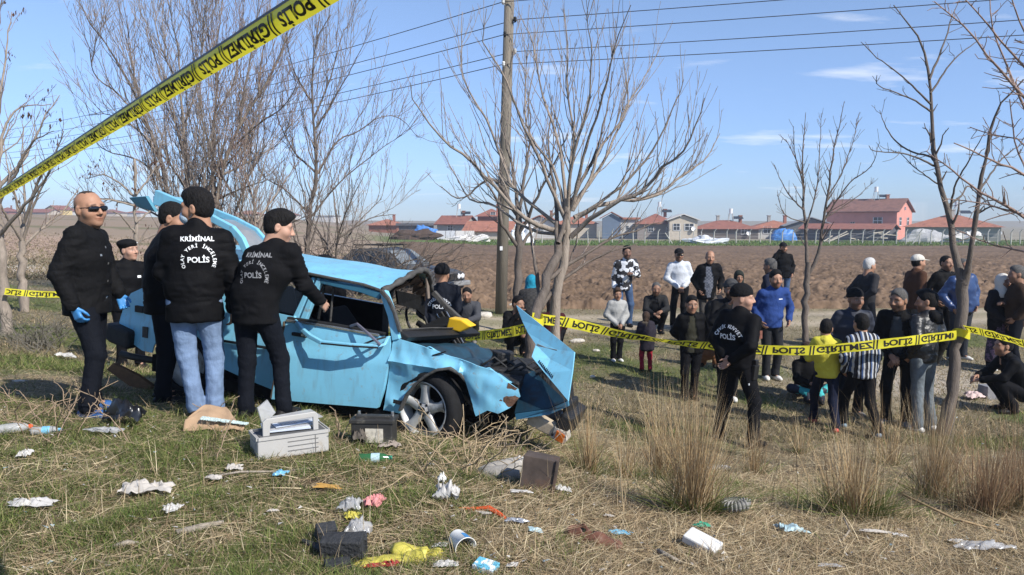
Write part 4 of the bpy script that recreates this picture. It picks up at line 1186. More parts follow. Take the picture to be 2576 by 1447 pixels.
# ================================================================== THE WRECKED CAR
from mathutils.geometry import delaunay_2d_cdt
PSI, CPIT = R(20), R(4.5)
CO = at(1070, 1030, 6.3)                                   # hub of the near front wheel, on the near side plane
CX = Vector((math.cos(PSI) * math.cos(CPIT), -math.sin(PSI) * math.cos(CPIT), -math.sin(CPIT)))
CY = Vector((math.sin(PSI), math.cos(PSI), 0))
CZ = CX.cross(CY)
def cl(u, v, yc=0.0):
    """point of the plane yc (car frame, metres from the near side) seen at u, v, in car coordinates"""
    r = ray(u, v)
    t = ((CO - EYE).dot(CY) + yc) / r.dot(CY)
    d = EYE + r * t - CO
    return Vector((d.dot(CX), yc, d.dot(CZ)))
car = empty('wrecked_car', CO, 0, 'smashed light blue estate car with torn roof and raised tailgate', 'car')
car.matrix_world = Matrix(((CX.x, CY.x, CZ.x, CO.x), (CX.y, CY.y, CZ.y, CO.y), (CX.z, CY.z, CZ.z, CO.z), (0, 0, 0, 1)))

def car_paint(name, col, dark=0.0):
    if name in _MATS: return _MATS[name]
    m = mat(name, col, rough=.38, var=.07, scale=5, bump=.04, bscale=12, spec=.45, coat=.25, dirt=(.24, .25, .24), dirt_amount=.10, dirt_scale=13)
    N, L = m.node_tree.nodes, m.node_tree.links
    b = N['Principled BSDF']
    src = b.inputs['Base Color'].links[0].from_socket
    tcn = N.new('ShaderNodeTexCoord')
    vs = N.new('ShaderNodeTexNoise'); vs.inputs['Scale'].default_value = 16; vs.inputs['Detail'].default_value = 8; vs.inputs['Roughness'].default_value = .75
    L.new(tcn.outputs['Object'], vs.inputs['Vector'])
    rp = N.new('ShaderNodeMapRange'); rp.inputs['From Min'].default_value = .70; rp.inputs['From Max'].default_value = .74; rp.inputs['To Max'].default_value = .85
    L.new(vs.outputs['Fac'], rp.inputs['Value'])
    mxn = N.new('ShaderNodeMixRGB'); mxn.inputs[2].default_value = (.11, .055, .03, 1)
    L.new(rp.outputs[0], mxn.inputs[0]); L.new(src, mxn.inputs[1])
    # fine vertical grime streaks
    mpn = N.new('ShaderNodeMapping'); mpn.inputs['Scale'].default_value = (22, 22, 4)
    L.new(tcn.outputs['Object'], mpn.inputs[0])
    st = N.new('ShaderNodeTexNoise'); st.inputs['Scale'].default_value = 1.0; st.inputs['Detail'].default_value = 5
    L.new(mpn.outputs[0], st.inputs['Vector'])
    r3 = N.new('ShaderNodeMapRange'); r3.inputs['From Min'].default_value = .52; r3.inputs['From Max'].default_value = .72; r3.inputs['To Max'].default_value = .35
    L.new(st.outputs['Fac'], r3.inputs['Value'])
    mx2 = N.new('ShaderNodeMixRGB'); mx2.inputs[2].default_value = (.16, .20, .21, 1)
    L.new(r3.outputs[0], mx2.inputs[0]); L.new(mxn.outputs[0], mx2.inputs[1])
    L.new(mx2.outputs[0], b.inputs['Base Color'])
    return m
m_blue = car_paint('car_paint_light_blue', (.19, .49, .66))
m_blue_in = mat('inner_panel_shaded_blue', (.010, .04, .066), rough=.55, var=.3, scale=8, dirt=(.02, .018, .016), dirt_amount=.5, dirt_scale=6)  # grimy inner blue, darkened to hold the shade under the raised bonnet
m_trim = mat('black_rubber_trim', (.012, .012, .012), rough=.6, var=.3, scale=14, bump=.2)
m_greytrim = mat('dusty_grey_trim', (.065, .062, .058), rough=.8, var=.35, scale=12, bump=.4)
m_chrome = mat('worn_chrome', (.62, .62, .62), rough=.25, var=.15, scale=30, metal=.9)
m_under = mat('underbody_black', (.010, .010, .010), rough=.95, var=.4, scale=8, bump=.4, spec=.1)
m_tyre = mat('tyre_rubber', (.014, .014, .015), rough=.9, var=.25, scale=20, bump=.3, bscale=60, spec=.2)
m_alloy = mat('dirty_alloy', (.46, .46, .45), rough=.5, var=.25, scale=14, metal=.25, dirt=(.16, .14, .12), dirt_amount=.35, dirt_scale=9)
m_seat = mat('seat_fabric_dark', (.016, .017, .02), rough=.95, var=.2, scale=20)
m_brown_board = mat('torn_headliner', (.10, .06, .035), rough=.95, var=.4, scale=18, bump=.6)
m_cream = mat('grimy_cream_bumper', (.46, .38, .27), rough=.5, var=.25, scale=9, dirt=(.10, .06, .035), dirt_amount=.45, dirt_scale=7)
m_amber = mat('amber_lens', (.55, .13, .015), rough=.25, var=.15, scale=30)
m_window = mat('tinted_glass', (.02, .024, .026), rough=.06, var=0, spec=.6, alpha=.35)
m_rust = mat('rusty_steel', (.12, .065, .04), rough=.85, var=.5, scale=12, bump=.5)

def sheet(name, outline, yfun, m_, parent, thick=.012, step=.05, holes=(), noise=0.0, nfreq=5.0, seed=0.0, mats=None):
    """a body panel: outline in car x, z; yfun gives the surface; noise crumples it"""
    pts = [Vector((a, b)) for a, b in outline]
    edges = [(i, (i + 1) % len(pts)) for i in range(len(pts))]
    # refine the outline
    P, E = [], []
    def loop(ps):
        s0 = len(P)
        for i in range(len(ps)):
            a, b = ps[i], ps[(i + 1) % len(ps)]
            n = max(1, int((b - a).length / step))
            for k in range(n): P.append(a + (b - a) * k / n)
        n = len(P) - s0
        for i in range(n): E.append((s0 + i, s0 + (i + 1) % n))
    loop(pts)
    for hgt in holes: loop([Vector((a, b)) for a, b in hgt])
    x0, x1 = min(p.x for p in pts), max(p.x for p in pts); z0, z1 = min(p.y for p in pts), max(p.y for p in pts)
    def inside(q, poly):
        c = False; j = len(poly) - 1
        for i in range(len(poly)):
            if (poly[i].y > q.y) != (poly[j].y > q.y) and q.x < (poly[j].x - poly[i].x) * (q.y - poly[i].y) / (poly[j].y - poly[i].y) + poly[i].x: c = not c
            j = i
        return c
    xx = x0 + step / 2
    border = list(P)
    while xx < x1:
        zz = z0 + step / 2
        while zz < z1:
            q = Vector((xx, zz))
            if inside(q, pts) and not any(inside(q, [Vector(h_) for h_ in hgt]) for hgt in holes) and min((q - b).length_squared for b in border) > (step * .45) ** 2:
                P.append(q)
            zz += step
        xx += step
    vo, eo, fo, *_ = delaunay_2d_cdt(P, E, [], 3 if holes else 1, 1e-5)
    V = []
    for p in vo:
        y_ = yfun(p.x, p.y)
        V.append((p.x, y_, p.y))
    V = np.array(V)
    if noise:
        nz_ = vnoise(V * np.array([nfreq, 0, nfreq]) + seed) + .5 * vnoise(V * np.array([nfreq * 2.2, 0, nfreq * 2.2]) + seed + 7)
        V[:, 1] += noise * nz_
    n = len(V)
    F = [tuple(f) for f in fo]
    # orient to face the near side (-Y)
    FF = []
    for f in F:
        a, b, c = V[f[0]], V[f[1]], V[f[2]]
        if np.cross(b - a, c - a)[1] > 0: f = f[::-1]
        FF.append(f)
    back = V + np.array([0, thick, 0])
    cnt = {}
    for f in FF:
        for i in range(len(f)):
            a, b = f[i], f[(i + 1) % len(f)]
            cnt[(a, b)] = 1
    rim = [(b, a, a + n, b + n) for (a, b) in cnt if (b, a) not in cnt]
    faces = FF + [tuple(i + n for i in f[::-1]) for f in FF] + rim
    me = new_mesh(name, np.concatenate([V, back]), faces, m_, True)
    o = link(name, me, parent)
    md = o.modifiers.new('edges', 'EDGE_SPLIT'); md.split_angle = R(42)
    return o
def bulge(x, z):
    return -.035 * (1 - ((z - .22) / .48) ** 2) + (.0 if z < .36 else .012 * min(1, (z - .36) / .03))
def ccyl(c, r, w, n=24):
    return [Vector(c)]
# ---- near side: rear quarter with wheel arch
arch = [(-2.44 + .34 * math.cos(R(a)), .02 + .34 * math.sin(R(a))) for a in range(12, 169, 12)]
rq = [(-1.30, -.085), (-1.30, .35), (-1.262, .60), (-1.9, .635), (-2.5, .66), (-2.96, .665), (-3.10, .60), (-3.185, .48), (-3.215, .31), (-3.10, .16), (-2.9, .09)] + arch[::-1] + [(-1.75, .0)]
qp = sheet('rear_quarter_panel', rq, lambda x, z: bulge(x, z) + .10 * max(0, (-2.75 - x)) ** 1.0, m_blue, car, noise=.006, nfreq=3)
MB().box((-2.02, -.043, .26), (.008, .012, .62), Matrix.Rotation(.12, 3, 'Y')).build('door_gap', m_trim, qp)
MB().box((-1.66, -.05, .565), (.16, .02, .028)).build('door_handle', m_trim, qp, bevel=.006)
MB().box((-1.65, -.052, .31), (.72, .012, .022)).build('side_moulding', m_trim, qp)
MB().box((-2.96, .0, .47), (.09, .03, .06)).build('side_marker', m_trim, qp)
fl = MB(); fl.box((-2.86, -.03, .27), (.06, .012, .10)); fl.build('filler_patch', m_greytrim, qp)
# rear end wall, lamps, bumper, exhaust
rw = MB(); rw.prism([(-3.205, .06, .12), (-3.215, .06, .31), (-3.18, .06, .48), (-3.10, .06, .60), (-2.98, .06, .655), (-2.92, .06, .655), (-2.92, .06, .12)], (0, 1.42, 0)); rw.build('rear_panel', m_blue, car)
for yy in (.20, 1.34): MB().box((-3.205, yy, .40), (.04, .22, .16)).build('tail_lamp', mat('red_lens', (.25, .01, .01), rough=.25), car, bevel=.01)
bm_ = MB()
prof = [(-3.34, .30), (-3.36, .24), (-3.33, .18), (-3.24, .13), (-3.02, .085), (-3.0, .26), (-3.2, .30)]
bm_.prism([(x, -.085, z) for x, z in prof], (0, 1.72, 0)); bm_.build('rear_bumper', mat('scuffed_black_bumper', (.018, .018, .018), rough=.7, var=.4, scale=10, bump=.3), car, bevel=.03, smooth=False)
ex = MB(); ex.tube([cl(303, 890, .25), cl(330, 897, .28), cl(375, 905, .32), cl(460, 915, .4), cl(600, 935, .5)], [.034, .034, .034, .03, .03], 12); ex.build('exhaust_pipe', mat('dull_exhaust', (.05, .048, .045), rough=.6, var=.4, metal=.5), car, smooth=True)
sl = MB(); sl.box((-1.35, .04, -.11), (2.1, .07, .10), Matrix.Rotation(.02, 3, 'Y')); sl.build('sill', m_under, car)
ub = MB(); ub.box((-1.45, .78, -.06), (3.0, 1.25, .16)); ub.box((.2, .78, .0), (.7, 1.0, .25)); ub.build('underbody', m_under, car)
# ---- greenhouse: pillars and window frames on the near side
def bar(name, pts, w, d, m_, parent, tw=None):
    """flat bar along points, w across, d deep (car y)"""
    mb = MB()
    pts = [Vector(p) for p in pts]
    V, F = [], []
    for i, p in enumerate(pts):
        t = (pts[min(i + 1, len(pts) - 1)] - pts[max(i - 1, 0)]).normalized()
        s_ = t.cross(Vector((0, 1, 0)))
        s_ = s_.normalized() if s_.length > .05 else Vector((0, 0, 1))
        ww = w[i] if isinstance(w, (list, tuple)) else w
        for a, b in ((-1, -1), (1, -1), (1, 1), (-1, 1)):
            V.append(p + s_ * (a * ww / 2) + Vector((0, b * d / 2, 0)))
    for i in range(len(pts) - 1):
        for k in range(4):
            a, b = i * 4 + k, i * 4 + (k + 1) % 4
            F.append((a, b, b + 4, a + 4))
    F += [(3, 2, 1, 0), tuple((len(pts) - 1) * 4 + k for k in range(4))]
    mb.add(V, F)
    return mb.build(name, m_, parent, bevel=min(.006, d * .2))
bar('door_pillar', [(-1.20, .03, .58), (-1.135, .06, .80), (-1.085, .085, .945)], [.055, .05, .05], .05, m_blue, car)
bar('door_pillar', [(-1.275, .03, .59), (-1.20, .06, .80), (-1.15, .085, .945)], [.05, .04, .035], .05, m_blue, car)
bar('windscreen_pillar', [(-.30, .02, .53), (-.37, .045, .72), (-.475, .07, .905)], [.07, .062, .058], .06, m_blue, car)
bar('tail_pillar', [(-2.12, .05, .64), (-2.06, .08, .80), (-1.98, .10, .98)], .09, .06, m_blue, car)
bar('tail_pillar', [(-2.93, .06, .66), (-2.80, .09, .85), (-2.62, .11, 1.02)], .10, .06, m_blue, car)
bar('roof_gutter', [(-2.60, .075, 1.03), (-2.0, .06, 1.005), (-1.27, .055, .982), (-1.08, .055, .968), (-.66, .06, .938), (-.49, .06, .905)], .022, .03, m_greytrim, car)
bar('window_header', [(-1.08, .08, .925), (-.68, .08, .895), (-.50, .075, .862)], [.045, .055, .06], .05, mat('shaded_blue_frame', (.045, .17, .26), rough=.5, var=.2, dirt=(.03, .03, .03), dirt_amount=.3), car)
bar('window_post', [(-1.10, .09, .59), (-1.06, .10, .90)], .018, .02, m_trim, car)
bar('window_post', [(-1.00, .12, .58), (-.985, .12, .89)], .014, .02, m_greytrim, car)
bar('window_post', [(-.46, .11, .52), (-.47, .11, .84)], .05, .03, m_trim, car)
bar('hanging_seal', [cl(959, 732, .02), cl(977, 752, .0), cl(992, 785, -.01), cl(1007, 836, .0)], [.035, .03, .028, .03], .03, m_greytrim, car)
gl = MB(); gl.quad((-1.95, .075, .64), (-1.29, .055, .61), (-1.19, .10, .93), (-1.92, .11, .97)); gl.build('rear_door_glass', m_window, car)
gl = MB(); gl.quad((-2.86, .08, .67), (-2.16, .07, .65), (-2.06, .11, .96), (-2.66, .12, .99)); gl.build('cargo_glass', m_window, car)
# ---- roof: crumpled sheet with a torn front edge
nx_, ny_ = 60, 30
xr = np.linspace(0, 1, nx_); yr = np.linspace(0, 1, ny_)
V = []
for j, b in enumerate(yr):
    yc = .055 + 1.36 * b
    xf = -.49 + .08 * math.sin(math.pi * min(1, b * 1.1)) - .20 * b ** 2
    zf = .905 + .175 * math.sin(math.pi * min(1, b * .95)) ** 1.2 - .20 * b ** 2.2
    for i, a in enumerate(xr):
        x = -2.62 + (xf + 2.62) * a
        z_side = np.interp(x, [-2.62, -2.0, -1.27, -1.08, -.66, -.49], [1.035, 1.01, .986, .972, .942, .908])
        zm = z_side + .055 * math.sin(math.pi * b) ** .8 - .03 * b
        k = np.clip((x + 1.15) / .7, 0, 1); k = k * k * (3 - 2 * k)
        z = zm * (1 - k) + (zf if a > .999 else (zf * .9 + zm * .1)) * k
        V.append((x, yc, z))
V = np.array(V)
V[:, 2] += .010 * vnoise(V * np.array([3.5, 4.5, 0]) + 2) * np.clip((V[:, 0] + 2.2), 0, 1) + .006 * vnoise(V * np.array([9, 8, 0]) + 5)
ii = (np.arange(ny_ - 1)[:, None] * nx_ + np.arange(nx_ - 1)[None, :]).ravel()
F = np.stack([ii, ii + 1, ii + nx_ + 1, ii + nx_], 1)
nV = len(V)
me = new_mesh('roof', np.concatenate([V, V - np.array([0, 0, .012])]), np.concatenate([F, F[:, ::-1] + nV]), m_blue, True)
roof = link('roof', me, car)
front = [Vector(V[j * nx_ + nx_ - 1]) for j in range(ny_)]
mb = MB(); mb.tube([p + Vector((.012, 0, .004)) for p in front], [.026 + .008 * math.sin(j * 1.7) for j in range(ny_)], 8); mb.build('torn_roof_edge', m_greytrim, roof, smooth=True)
hl = V.copy(); hl[:, 2] -= .045 + .03 * (vnoise(V * 6) * .5 + .5); hl = hl.reshape(ny_, nx_, 3)[1:-1, 4:-1]
hn, hx = hl.shape[:2]
ii = (np.arange(hn - 1)[:, None] * hx + np.arange(hx - 1)[None, :]).ravel()
link('headliner', new_mesh('headliner', hl.reshape(-1, 3), np.stack([ii, ii + 1, ii + hx + 1, ii + hx], 1)[:, ::-1].copy(), m_under, True), roof)
tb = MB()
for k in range(9):
    b = .12 + .75 * k / 8
    p = front[int(b * (ny_ - 1))] + Vector((-.04, 0, -.05))
    q_ = front[min(ny_ - 1, int(b * (ny_ - 1)) + 3)] + Vector((-.05, 0, -.06 - .03 * (k % 3)))
    tb.prism([p, q_, q_ + Vector((-.10, 0, -.05 - .02 * (k % 2))), p + Vector((-.08, 0, -.09))], (.008, .0, .006))
tb.build('torn_lining', m_brown_board, roof)
vis = MB(); vis.prism([front[17] + Vector((.0, 0, -.05)), front[22] + Vector((.0, 0, -.07)), front[21] + Vector((.02, .0, -.20)), front[18] + Vector((.02, 0, -.23))], (.012, 0, 0)); vis.build('sun_visor', mat('dusty_visor', (.22, .17, .13), rough=.9, var=.3, scale=12), roof)
vis = MB(); vis.prism([front[6] + Vector((-.05, 0, -.10)), front[20] + Vector((-.02, 0, -.20)), front[24] + Vector((-.02, 0, -.33)), front[16] + Vector((-.05, 0, -.36)), front[8] + Vector((-.08, 0, -.26))], (-.02, 0, .0)); vis.build('sagging_lining', m_under, roof)
# ---- front door, ajar
def ydoor(x, z): return bulge(x, z) - .16 * max(0, (-.34 - x))
dr = [(-1.252, .585), (-.86, .572), (-.475, .548), (-.347, .535), (-.335, .36), (-.375, .10), (-.42, -.05), (-.85, -.07), (-1.345, -.088), (-1.30, .15), (-1.283, .35)]
door = sheet('front_door', dr, ydoor, m_blue, car, thick=.05, step=.045, noise=.004, nfreq=3, seed=3)
bar('belt_moulding', [(-1.25, ydoor(-1.25, .58) - .004, .592), (-.86, ydoor(-.86, .57) - .004, .579), (-.44, ydoor(-.44, .545) - .004, .553)], .022, .02, m_chrome, door)
bar('belt_rubber', [(-1.25, ydoor(-1.25, .58) + .02, .61), (-.86, ydoor(-.86, .57) + .02, .597), (-.40, ydoor(-.44, .545) + .02, .567)], .022, .04, m_trim, door)
h_ = MB(); h_.box((-1.12, ydoor(-1.12, .49) - .012, .487), (.135, .028, .030)); h_.box((-1.06, ydoor(-1.06, .49) - .022, .487), (.03, .02, .034)); h_.build('door_handle', m_trim, door, bevel=.006)
h_ = MB(); h_.box((-1.068, ydoor(-1.06, .49) - .036, .492), (.045, .012, .026)); h_.build('handle_cap', m_chrome, door, bevel=.004)
for a, b in ((-1.345, -.085), (-1.30, .30)): pass
bar('rear_edge', [(-1.35, ydoor(-1.33, 0) + .03, -.085), (-1.302, ydoor(-1.3, .2) + .03, .20), (-1.27, ydoor(-1.27, .5) + .03, .58)], .02, .06, mat('rusted_door_edge', (.09, .065, .045), rough=.8, var=.5, scale=14, dirt=(.04, .15, .22), dirt_amount=.4), door)
yb = -.22
bar('bent_window_frame', [cl(739, 798, -.10), cl(757, 826, -.17), cl(780, 846, -.21), cl(808, 861, -.235), cl(880, 867, -.20), cl(951, 871, -.13), cl(969, 866, -.09), cl(979, 846, -.05)],
    [.034, .036, .036, .034, .026, .026, .026, .022], .035, m_blue, door)
bar('frame_rubber', [cl(808, 864, -.252), cl(880, 871, -.218), cl(951, 875, -.148)], .014, .012, m_trim, door)
bar('bent_window_channel', [cl(881, 821, -.07), cl(898, 815, -.10), cl(925, 838, -.13), cl(957, 868, -.14)], [.02, .022, .02, .02], .02, mat('bent_channel', (.28, .27, .33), rough=.35, metal=.6), door)
bar('mirror_arm', [cl(900, 872, -.16), cl(935, 858, -.12), cl(970, 848, -.06)], .016, .018, m_trim, door)
# ---- near front wing, crumpled
wg = [(-.325, .545), (-.02, .505), (.19, .462), (.406, .435), (.562, .402), (.68, .34), (.772, .285), (.789, .225), (.72, .13), (.637, .075), (.55, .09), (.46, .03), (.40, .14), (.345, .29), (.29, .345), (.212, .375), (.11, .35), (.019, .29), (-.07, .21), (-.147, .105), (-.203, -.03), (-.23, -.07), (-.37, -.062), (-.345, .25)]
def ywing(x, z):
    return bulge(x, z) + .05 * math.sin((x + .1) * 7) * max(0, x) + .16 * max(0, x - .45) - (.045 if .30 < z < .43 and x < .3 else 0) * max(0, 1 - abs(z - .37) / .07) + .05 * max(0, z - .42) + .022 * min(1, max(0, (.425 - z) / .03)) * max(0, 1 - max(0, x - .05) * 4)
wing = sheet('front_wing', wg, ywing, m_blue, car, thick=.014, step=.026, noise=.020, nfreq=7.5, seed=12)
bar('arch_lip', [(-.20, -.05, -.03), (-.147, -.05, .105), (-.07, -.055, .21), (.019, -.06, .292), (.11, -.06, .352), (.212, -.05, .378), (.30, -.03, .34), (.345, .0, .28)], .022, .05, m_greytrim, wing)
MB().box((-.22, -.055, .035), (.085, .012, .030), Matrix.Rotation(.06, 3, 'Y')).build('repeater_lamp', m_trim, wing)
MB().box((.47, .04, .25), (.10, .02, .04), Matrix.Rotation(.55, 3, 'Y')).build('wing_slot', m_trim, wing)
sc_ = MB(); sc_.box((.10, -.02, .475), (.12, .012, .012), Matrix.Rotation(-.4, 3, 'Y')); sc_.build('paint_gash', m_trim, wing)
pw = MB()
rust = sheet('rusted_corner', [(.70, .33), (.772, .287), (.789, .225), (.74, .15), (.66, .10), (.62, .16), (.68, .23)], lambda x, z: ywing(x, z) - .006, m_rust, wing, thick=.004, step=.03, noise=.015, nfreq=9, seed=2)
# ---- cowl, crumpled bonnet remains, engine bay
nx_, ny_ = 44, 34
V = []
for j in range(ny_):
    b = j / (ny_ - 1)
    for i in range(nx_):
        a = i / (nx_ - 1)
        x = -.30 + .98 * a + .10 * b
        V.append((x, .02 + 1.30 * b, .515 - .03 * a - .16 * a * a - .20 * b - .06 * b * a))
V = np.array(V)
cr_ = np.abs(vnoise(V * np.array([5.5, 2.2, 0]) + 1)) * .09 + .03 * vnoise(V * np.array([12, 6, 0]) + 4)
V[:, 2] += (cr_ - .045) * np.clip((V[:, 0] + .30) * 4, .15, 1)
V[:, 2] -= .10 * np.exp(-((V[:, 1] - .55) / .35) ** 2) * np.clip(V[:, 0] + .1, 0, 1)
ii = (np.arange(ny_ - 1)[:, None] * nx_ + np.arange(nx_ - 1)[None, :]).ravel()
F = np.stack([ii, ii + 1, ii + nx_ + 1, ii + nx_], 1)
fm = (V[F[:, 0], 1] > .17).astype(int)
tear = vnoise(V[F[:, 0]] * np.array([4, 3, 0]) + 9)
fm = np.where((V[F[:, 0], 1] > .13 + .09 * tear), 1, 0)
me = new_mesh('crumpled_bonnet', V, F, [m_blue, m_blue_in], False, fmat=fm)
cb = link('crumpled_bonnet', me, car)
sd_ = cb.modifiers.new('thickness', 'SOLIDIFY'); sd_.thickness = .01
cw = MB(); cw.prism([(-.36, .03, .50), (-.24, .03, .52), (-.20, .03, .56), (-.28, .03, .60), (-.38, .03, .58)], (.10, 1.32, -.13)); cw.build('cowl', m_trim, car, bevel=.01)
bar('windscreen_seal', [(-.30, .05, .60), (-.24, .50, .565), (-.20, 1.0, .51), (-.20, 1.33, .47)], .03, .05, m_greytrim, car)
eb = MB()
eb.box((.55, .55, .22), (.45, .55, .28), Matrix.Rotation(.3, 3, 'Z')); eb.box((.75, .45, .30), (.16, .10, .10)); eb.lathe([(.0, .0), (.09, .0), (.09, .10), (.0, .10)], (.45, .5, .36), 14)
eb.box((.85, .75, .18), (.10, .75, .36), Matrix.Rotation(-.2, 3, 'Y')); eb.box((.62, .20, .27), (.22, .12, .10), Matrix.Rotation(.4, 3, 'X'))
eb.build('engine', mat('oily_engine', (.018, .017, .016), rough=.6, var=.5, scale=14, bump=.5), car, bevel=.012)
for k in range(7):
    a = Vector((.35 + .08 * k, .25 + .06 * (k % 3), .36))
    hs_ = MB(); hs_.tube([a, a + Vector((.08, .1, .07 - .02 * (k % 2))), a + Vector((.18, .12, .0)), a + Vector((.22, .05, -.10))], .010 + .006 * (k % 2), 6); hs_.build('hose', m_trim, car, smooth=True)
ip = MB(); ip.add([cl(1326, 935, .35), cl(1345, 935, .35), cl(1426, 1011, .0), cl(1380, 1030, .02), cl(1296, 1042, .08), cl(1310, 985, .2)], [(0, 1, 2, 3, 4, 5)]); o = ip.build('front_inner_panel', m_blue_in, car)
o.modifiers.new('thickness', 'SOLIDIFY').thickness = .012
lo_ = MB(); lo_.prism([cl(1296, 1042, .06), cl(1380, 1030, .0), cl(1428, 1010, -.02), cl(1430, 1022, -.02), cl(1382, 1043, .0), cl(1298, 1056, .06)], (0, .03, 0)); lo_.build('lower_lip', mat('lip_blue', (.06, .22, .34), rough=.45, var=.2, dirt=(.05, .04, .03), dirt_amount=.4), car)
# ---- bonnet torn off its hinges and standing up at the front
hp = [cl(1300, 769, .50), cl(1315, 808, .42), cl(1329, 838, .34), cl(1349, 868, .25), cl(1338, 899, .12), cl(1372, 940, .05), cl(1430, 1009, -.08), cl(1441, 933, .02), cl(1446, 886, .10), cl(1372, 826, .30)]
c_ = sum(hp, Vector()) / len(hp)
fold = [cl(1349, 868, .55), cl(1385, 872, .46), cl(1446, 886, .34)]
hm_ = MB()
k1, k2 = cl(1400, 880, .17), cl(1385, 905, .13)
hm_.add(hp + [k1, k2], [(0, 1, 9), (1, 2, 9), (2, 3, 10, 9), (9, 10, 8), (3, 4, 11, 10), (4, 5, 11), (5, 6, 7, 11), (11, 7, 8, 10)])
bonnet = hm_.build('bonnet', m_blue, car)
sm_ = bonnet.modifiers.new('thickness', 'SOLIDIFY'); sm_.thickness = .014; sm_.offset = 0
for k in range(11):
    a = k / 10
    p = cl(1358 + 33 * a, 912 + 38 * a, .135 - .075 * a - .022)
    sv = MB(); sv.box(p + Vector((0, -.018, 0)), (.0055, .012, .042), Matrix.Rotation(.15, 3, 'Y')); sv.build('louver', m_under, bonnet)
bar('fold_crease', [cl(1351, 869, .235), cl(1375, 878, .20), cl(1402, 881, .155)], [.03, .022, .006], .006, mat('scraped_grey', (.30, .29, .27), rough=.8, var=.3, scale=20), bonnet)
# ---- hanging front bumper and debris under the nose
p0_, p1_ = cl(1328, 1050, .10), cl(1414, 1100, .02)
d_ = (p1_ - p0_).normalized(); n_ = Vector((0, 1, 0)); s_ = d_.cross(n_)
fb = MB(); fb.prism([p0_ + s_ * .055, p1_ + s_ * .05, p1_ - s_ * .045, p0_ - s_ * .06], (0, .10, 0)); fbo = fb.build('front_bumper', m_cream, car, bevel=.012)
fe = MB(); fe.prism([p1_ + s_ * .055 - d_ * .09 + Vector((0, -.012, 0)), p1_ + s_ * .052 + d_ * .02 + Vector((0, -.012, 0)), p1_ + d_ * .05 + Vector((0, -.012, 0)), p1_ - s_ * .05 + d_ * .03 + Vector((0, -.012, 0)), p1_ - s_ * .05 - d_ * .09 + Vector((0, -.012, 0))], (0, .12, 0)); fe.build('bumper_end', mat('bumper_end_plastic', (.42, .38, .32), rough=.5, var=.3, scale=12), fbo, bevel=.01)
am = MB(); am.prism([p1_ + s_ * .035 - d_ * .055 + Vector((0, -.03, 0)), p1_ + s_ * .03 + d_ * .02 + Vector((0, -.03, 0)), p1_ - s_ * .035 + d_ * .02 + Vector((0, -.03, 0)), p1_ - s_ * .035 - d_ * .05 + Vector((0, -.03, 0))], (0, .02, 0)); am.build('indicator', m_amber, fbo)
db = MB(); db.box(cl(1432, 1060, .25), (.10, .45, .22), Matrix.Rotation(.4, 3, 'Y')); db.box(cl(1395, 1055, .3), (.16, .3, .10)); db.box(cl(1436, 1020, .25), (.05, .3, .10)); db.build('broken_grille', m_trim, car, bevel=.02)
dl = MB(); dl.lathe([(.0, .03), (.045, .0), (.062, -.02), (.055, -.05), (.0, -.06)], cl(1418, 1056, .12), 14, axis=Matrix.Rotation(R(80), 3, 'X')); dl.build('headlamp', mat('lamp_reflector', (.5, .5, .5), rough=.2, metal=.8), car)
# ---- wheels
def wheel(c, steer, fancy, r=.275, w=.17):
    root_ = bpy.data.objects.new('wheel', None); root_.empty_display_size = .1; COL.objects.link(root_); root_.parent = car
    root_.location = c; root_.rotation_euler = (0, 0, steer); root_.scale = (1.16, 1.1, 1.16)
    ax = Matrix.Rotation(R(90), 3, 'X')              # lathe axis z -> -y (outward to the near side)
    t = MB(); t.lathe([(.190, .075), (.215, .088), (.250, .086), (.268, .070), (r, .045), (r, -.045), (.268, -.07), (.25, -.086), (.19, -.08)], (0, 0, 0), 40, axis=ax)
    to_ = t.build('tyre', m_tyre, root_, smooth=True)
    if not fancy:
        k = MB(); k.lathe([(0, .03), (.12, .035), (.19, .06), (.19, -.06)], (0, 0, 0), 24, axis=ax); k.build('rim', m_alloy, root_, smooth=True); return
    k = MB(); k.lathe([(.150, -.06), (.168, .045), (.186, .078), (.197, .082), (.199, .074), (.190, .060)], (0, 0, 0), 48, axis=ax)
    k.build('rim', m_alloy, root_, smooth=True)
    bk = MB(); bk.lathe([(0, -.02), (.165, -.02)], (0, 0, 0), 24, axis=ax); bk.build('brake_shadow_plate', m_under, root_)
    for i in range(5):
        a = R(90 + 72 * i)
        V = []
        for rr, ww, dd in ((.045, .042, .062), (.09, .034, .066), (.135, .031, .070), (.178, .046, .076)):
            for sx, bz in ((-1, 0), (-.45, .012), (.45, .012), (1, 0), (.8, -.03), (-.8, -.03)):
                lx_, lz_ = rr, sx * ww
                V.append((lx_ * math.cos(a) - lz_ * math.sin(a), -(dd + bz - .006), lx_ * math.sin(a) + lz_ * math.cos(a)))
        F = []
        for q_ in range(3):
            for m_ in range(6):
                A, B = q_ * 6 + m_, q_ * 6 + (m_ + 1) % 6
                F.append((A, B, B + 6, A + 6))
        sp_ = MB(); sp_.add(V, F); sp_.build('spoke', m_alloy, root_, smooth=True)
    hb = MB(); hb.lathe([(0, .072), (.022, .074), (.024, .066), (.058, .066), (.066, .056), (.066, .0)], (0, 0, 0), 24, axis=ax); hb.build('hub', m_alloy, root_, smooth=True)
    for i in range(5):
        a = R(54 + 72 * i)
        nb = MB(); nb.lathe([(0, .069), (.009, .069), (.010, .064)], (.042 * math.cos(a), 0, .042 * math.sin(a)), 8, axis=ax); nb.build('wheel_bolt', m_trim, root_)
    cp = MB(); cp.lathe([(0, .077), (.016, .077), (.018, .072)], (0, 0, 0), 12, axis=ax); cp.build('hub_cap', m_trim, root_)
wheel((0.0, .06, 0.0), R(-9), True)
wheel((-2.44, .10, .02), 0, False)
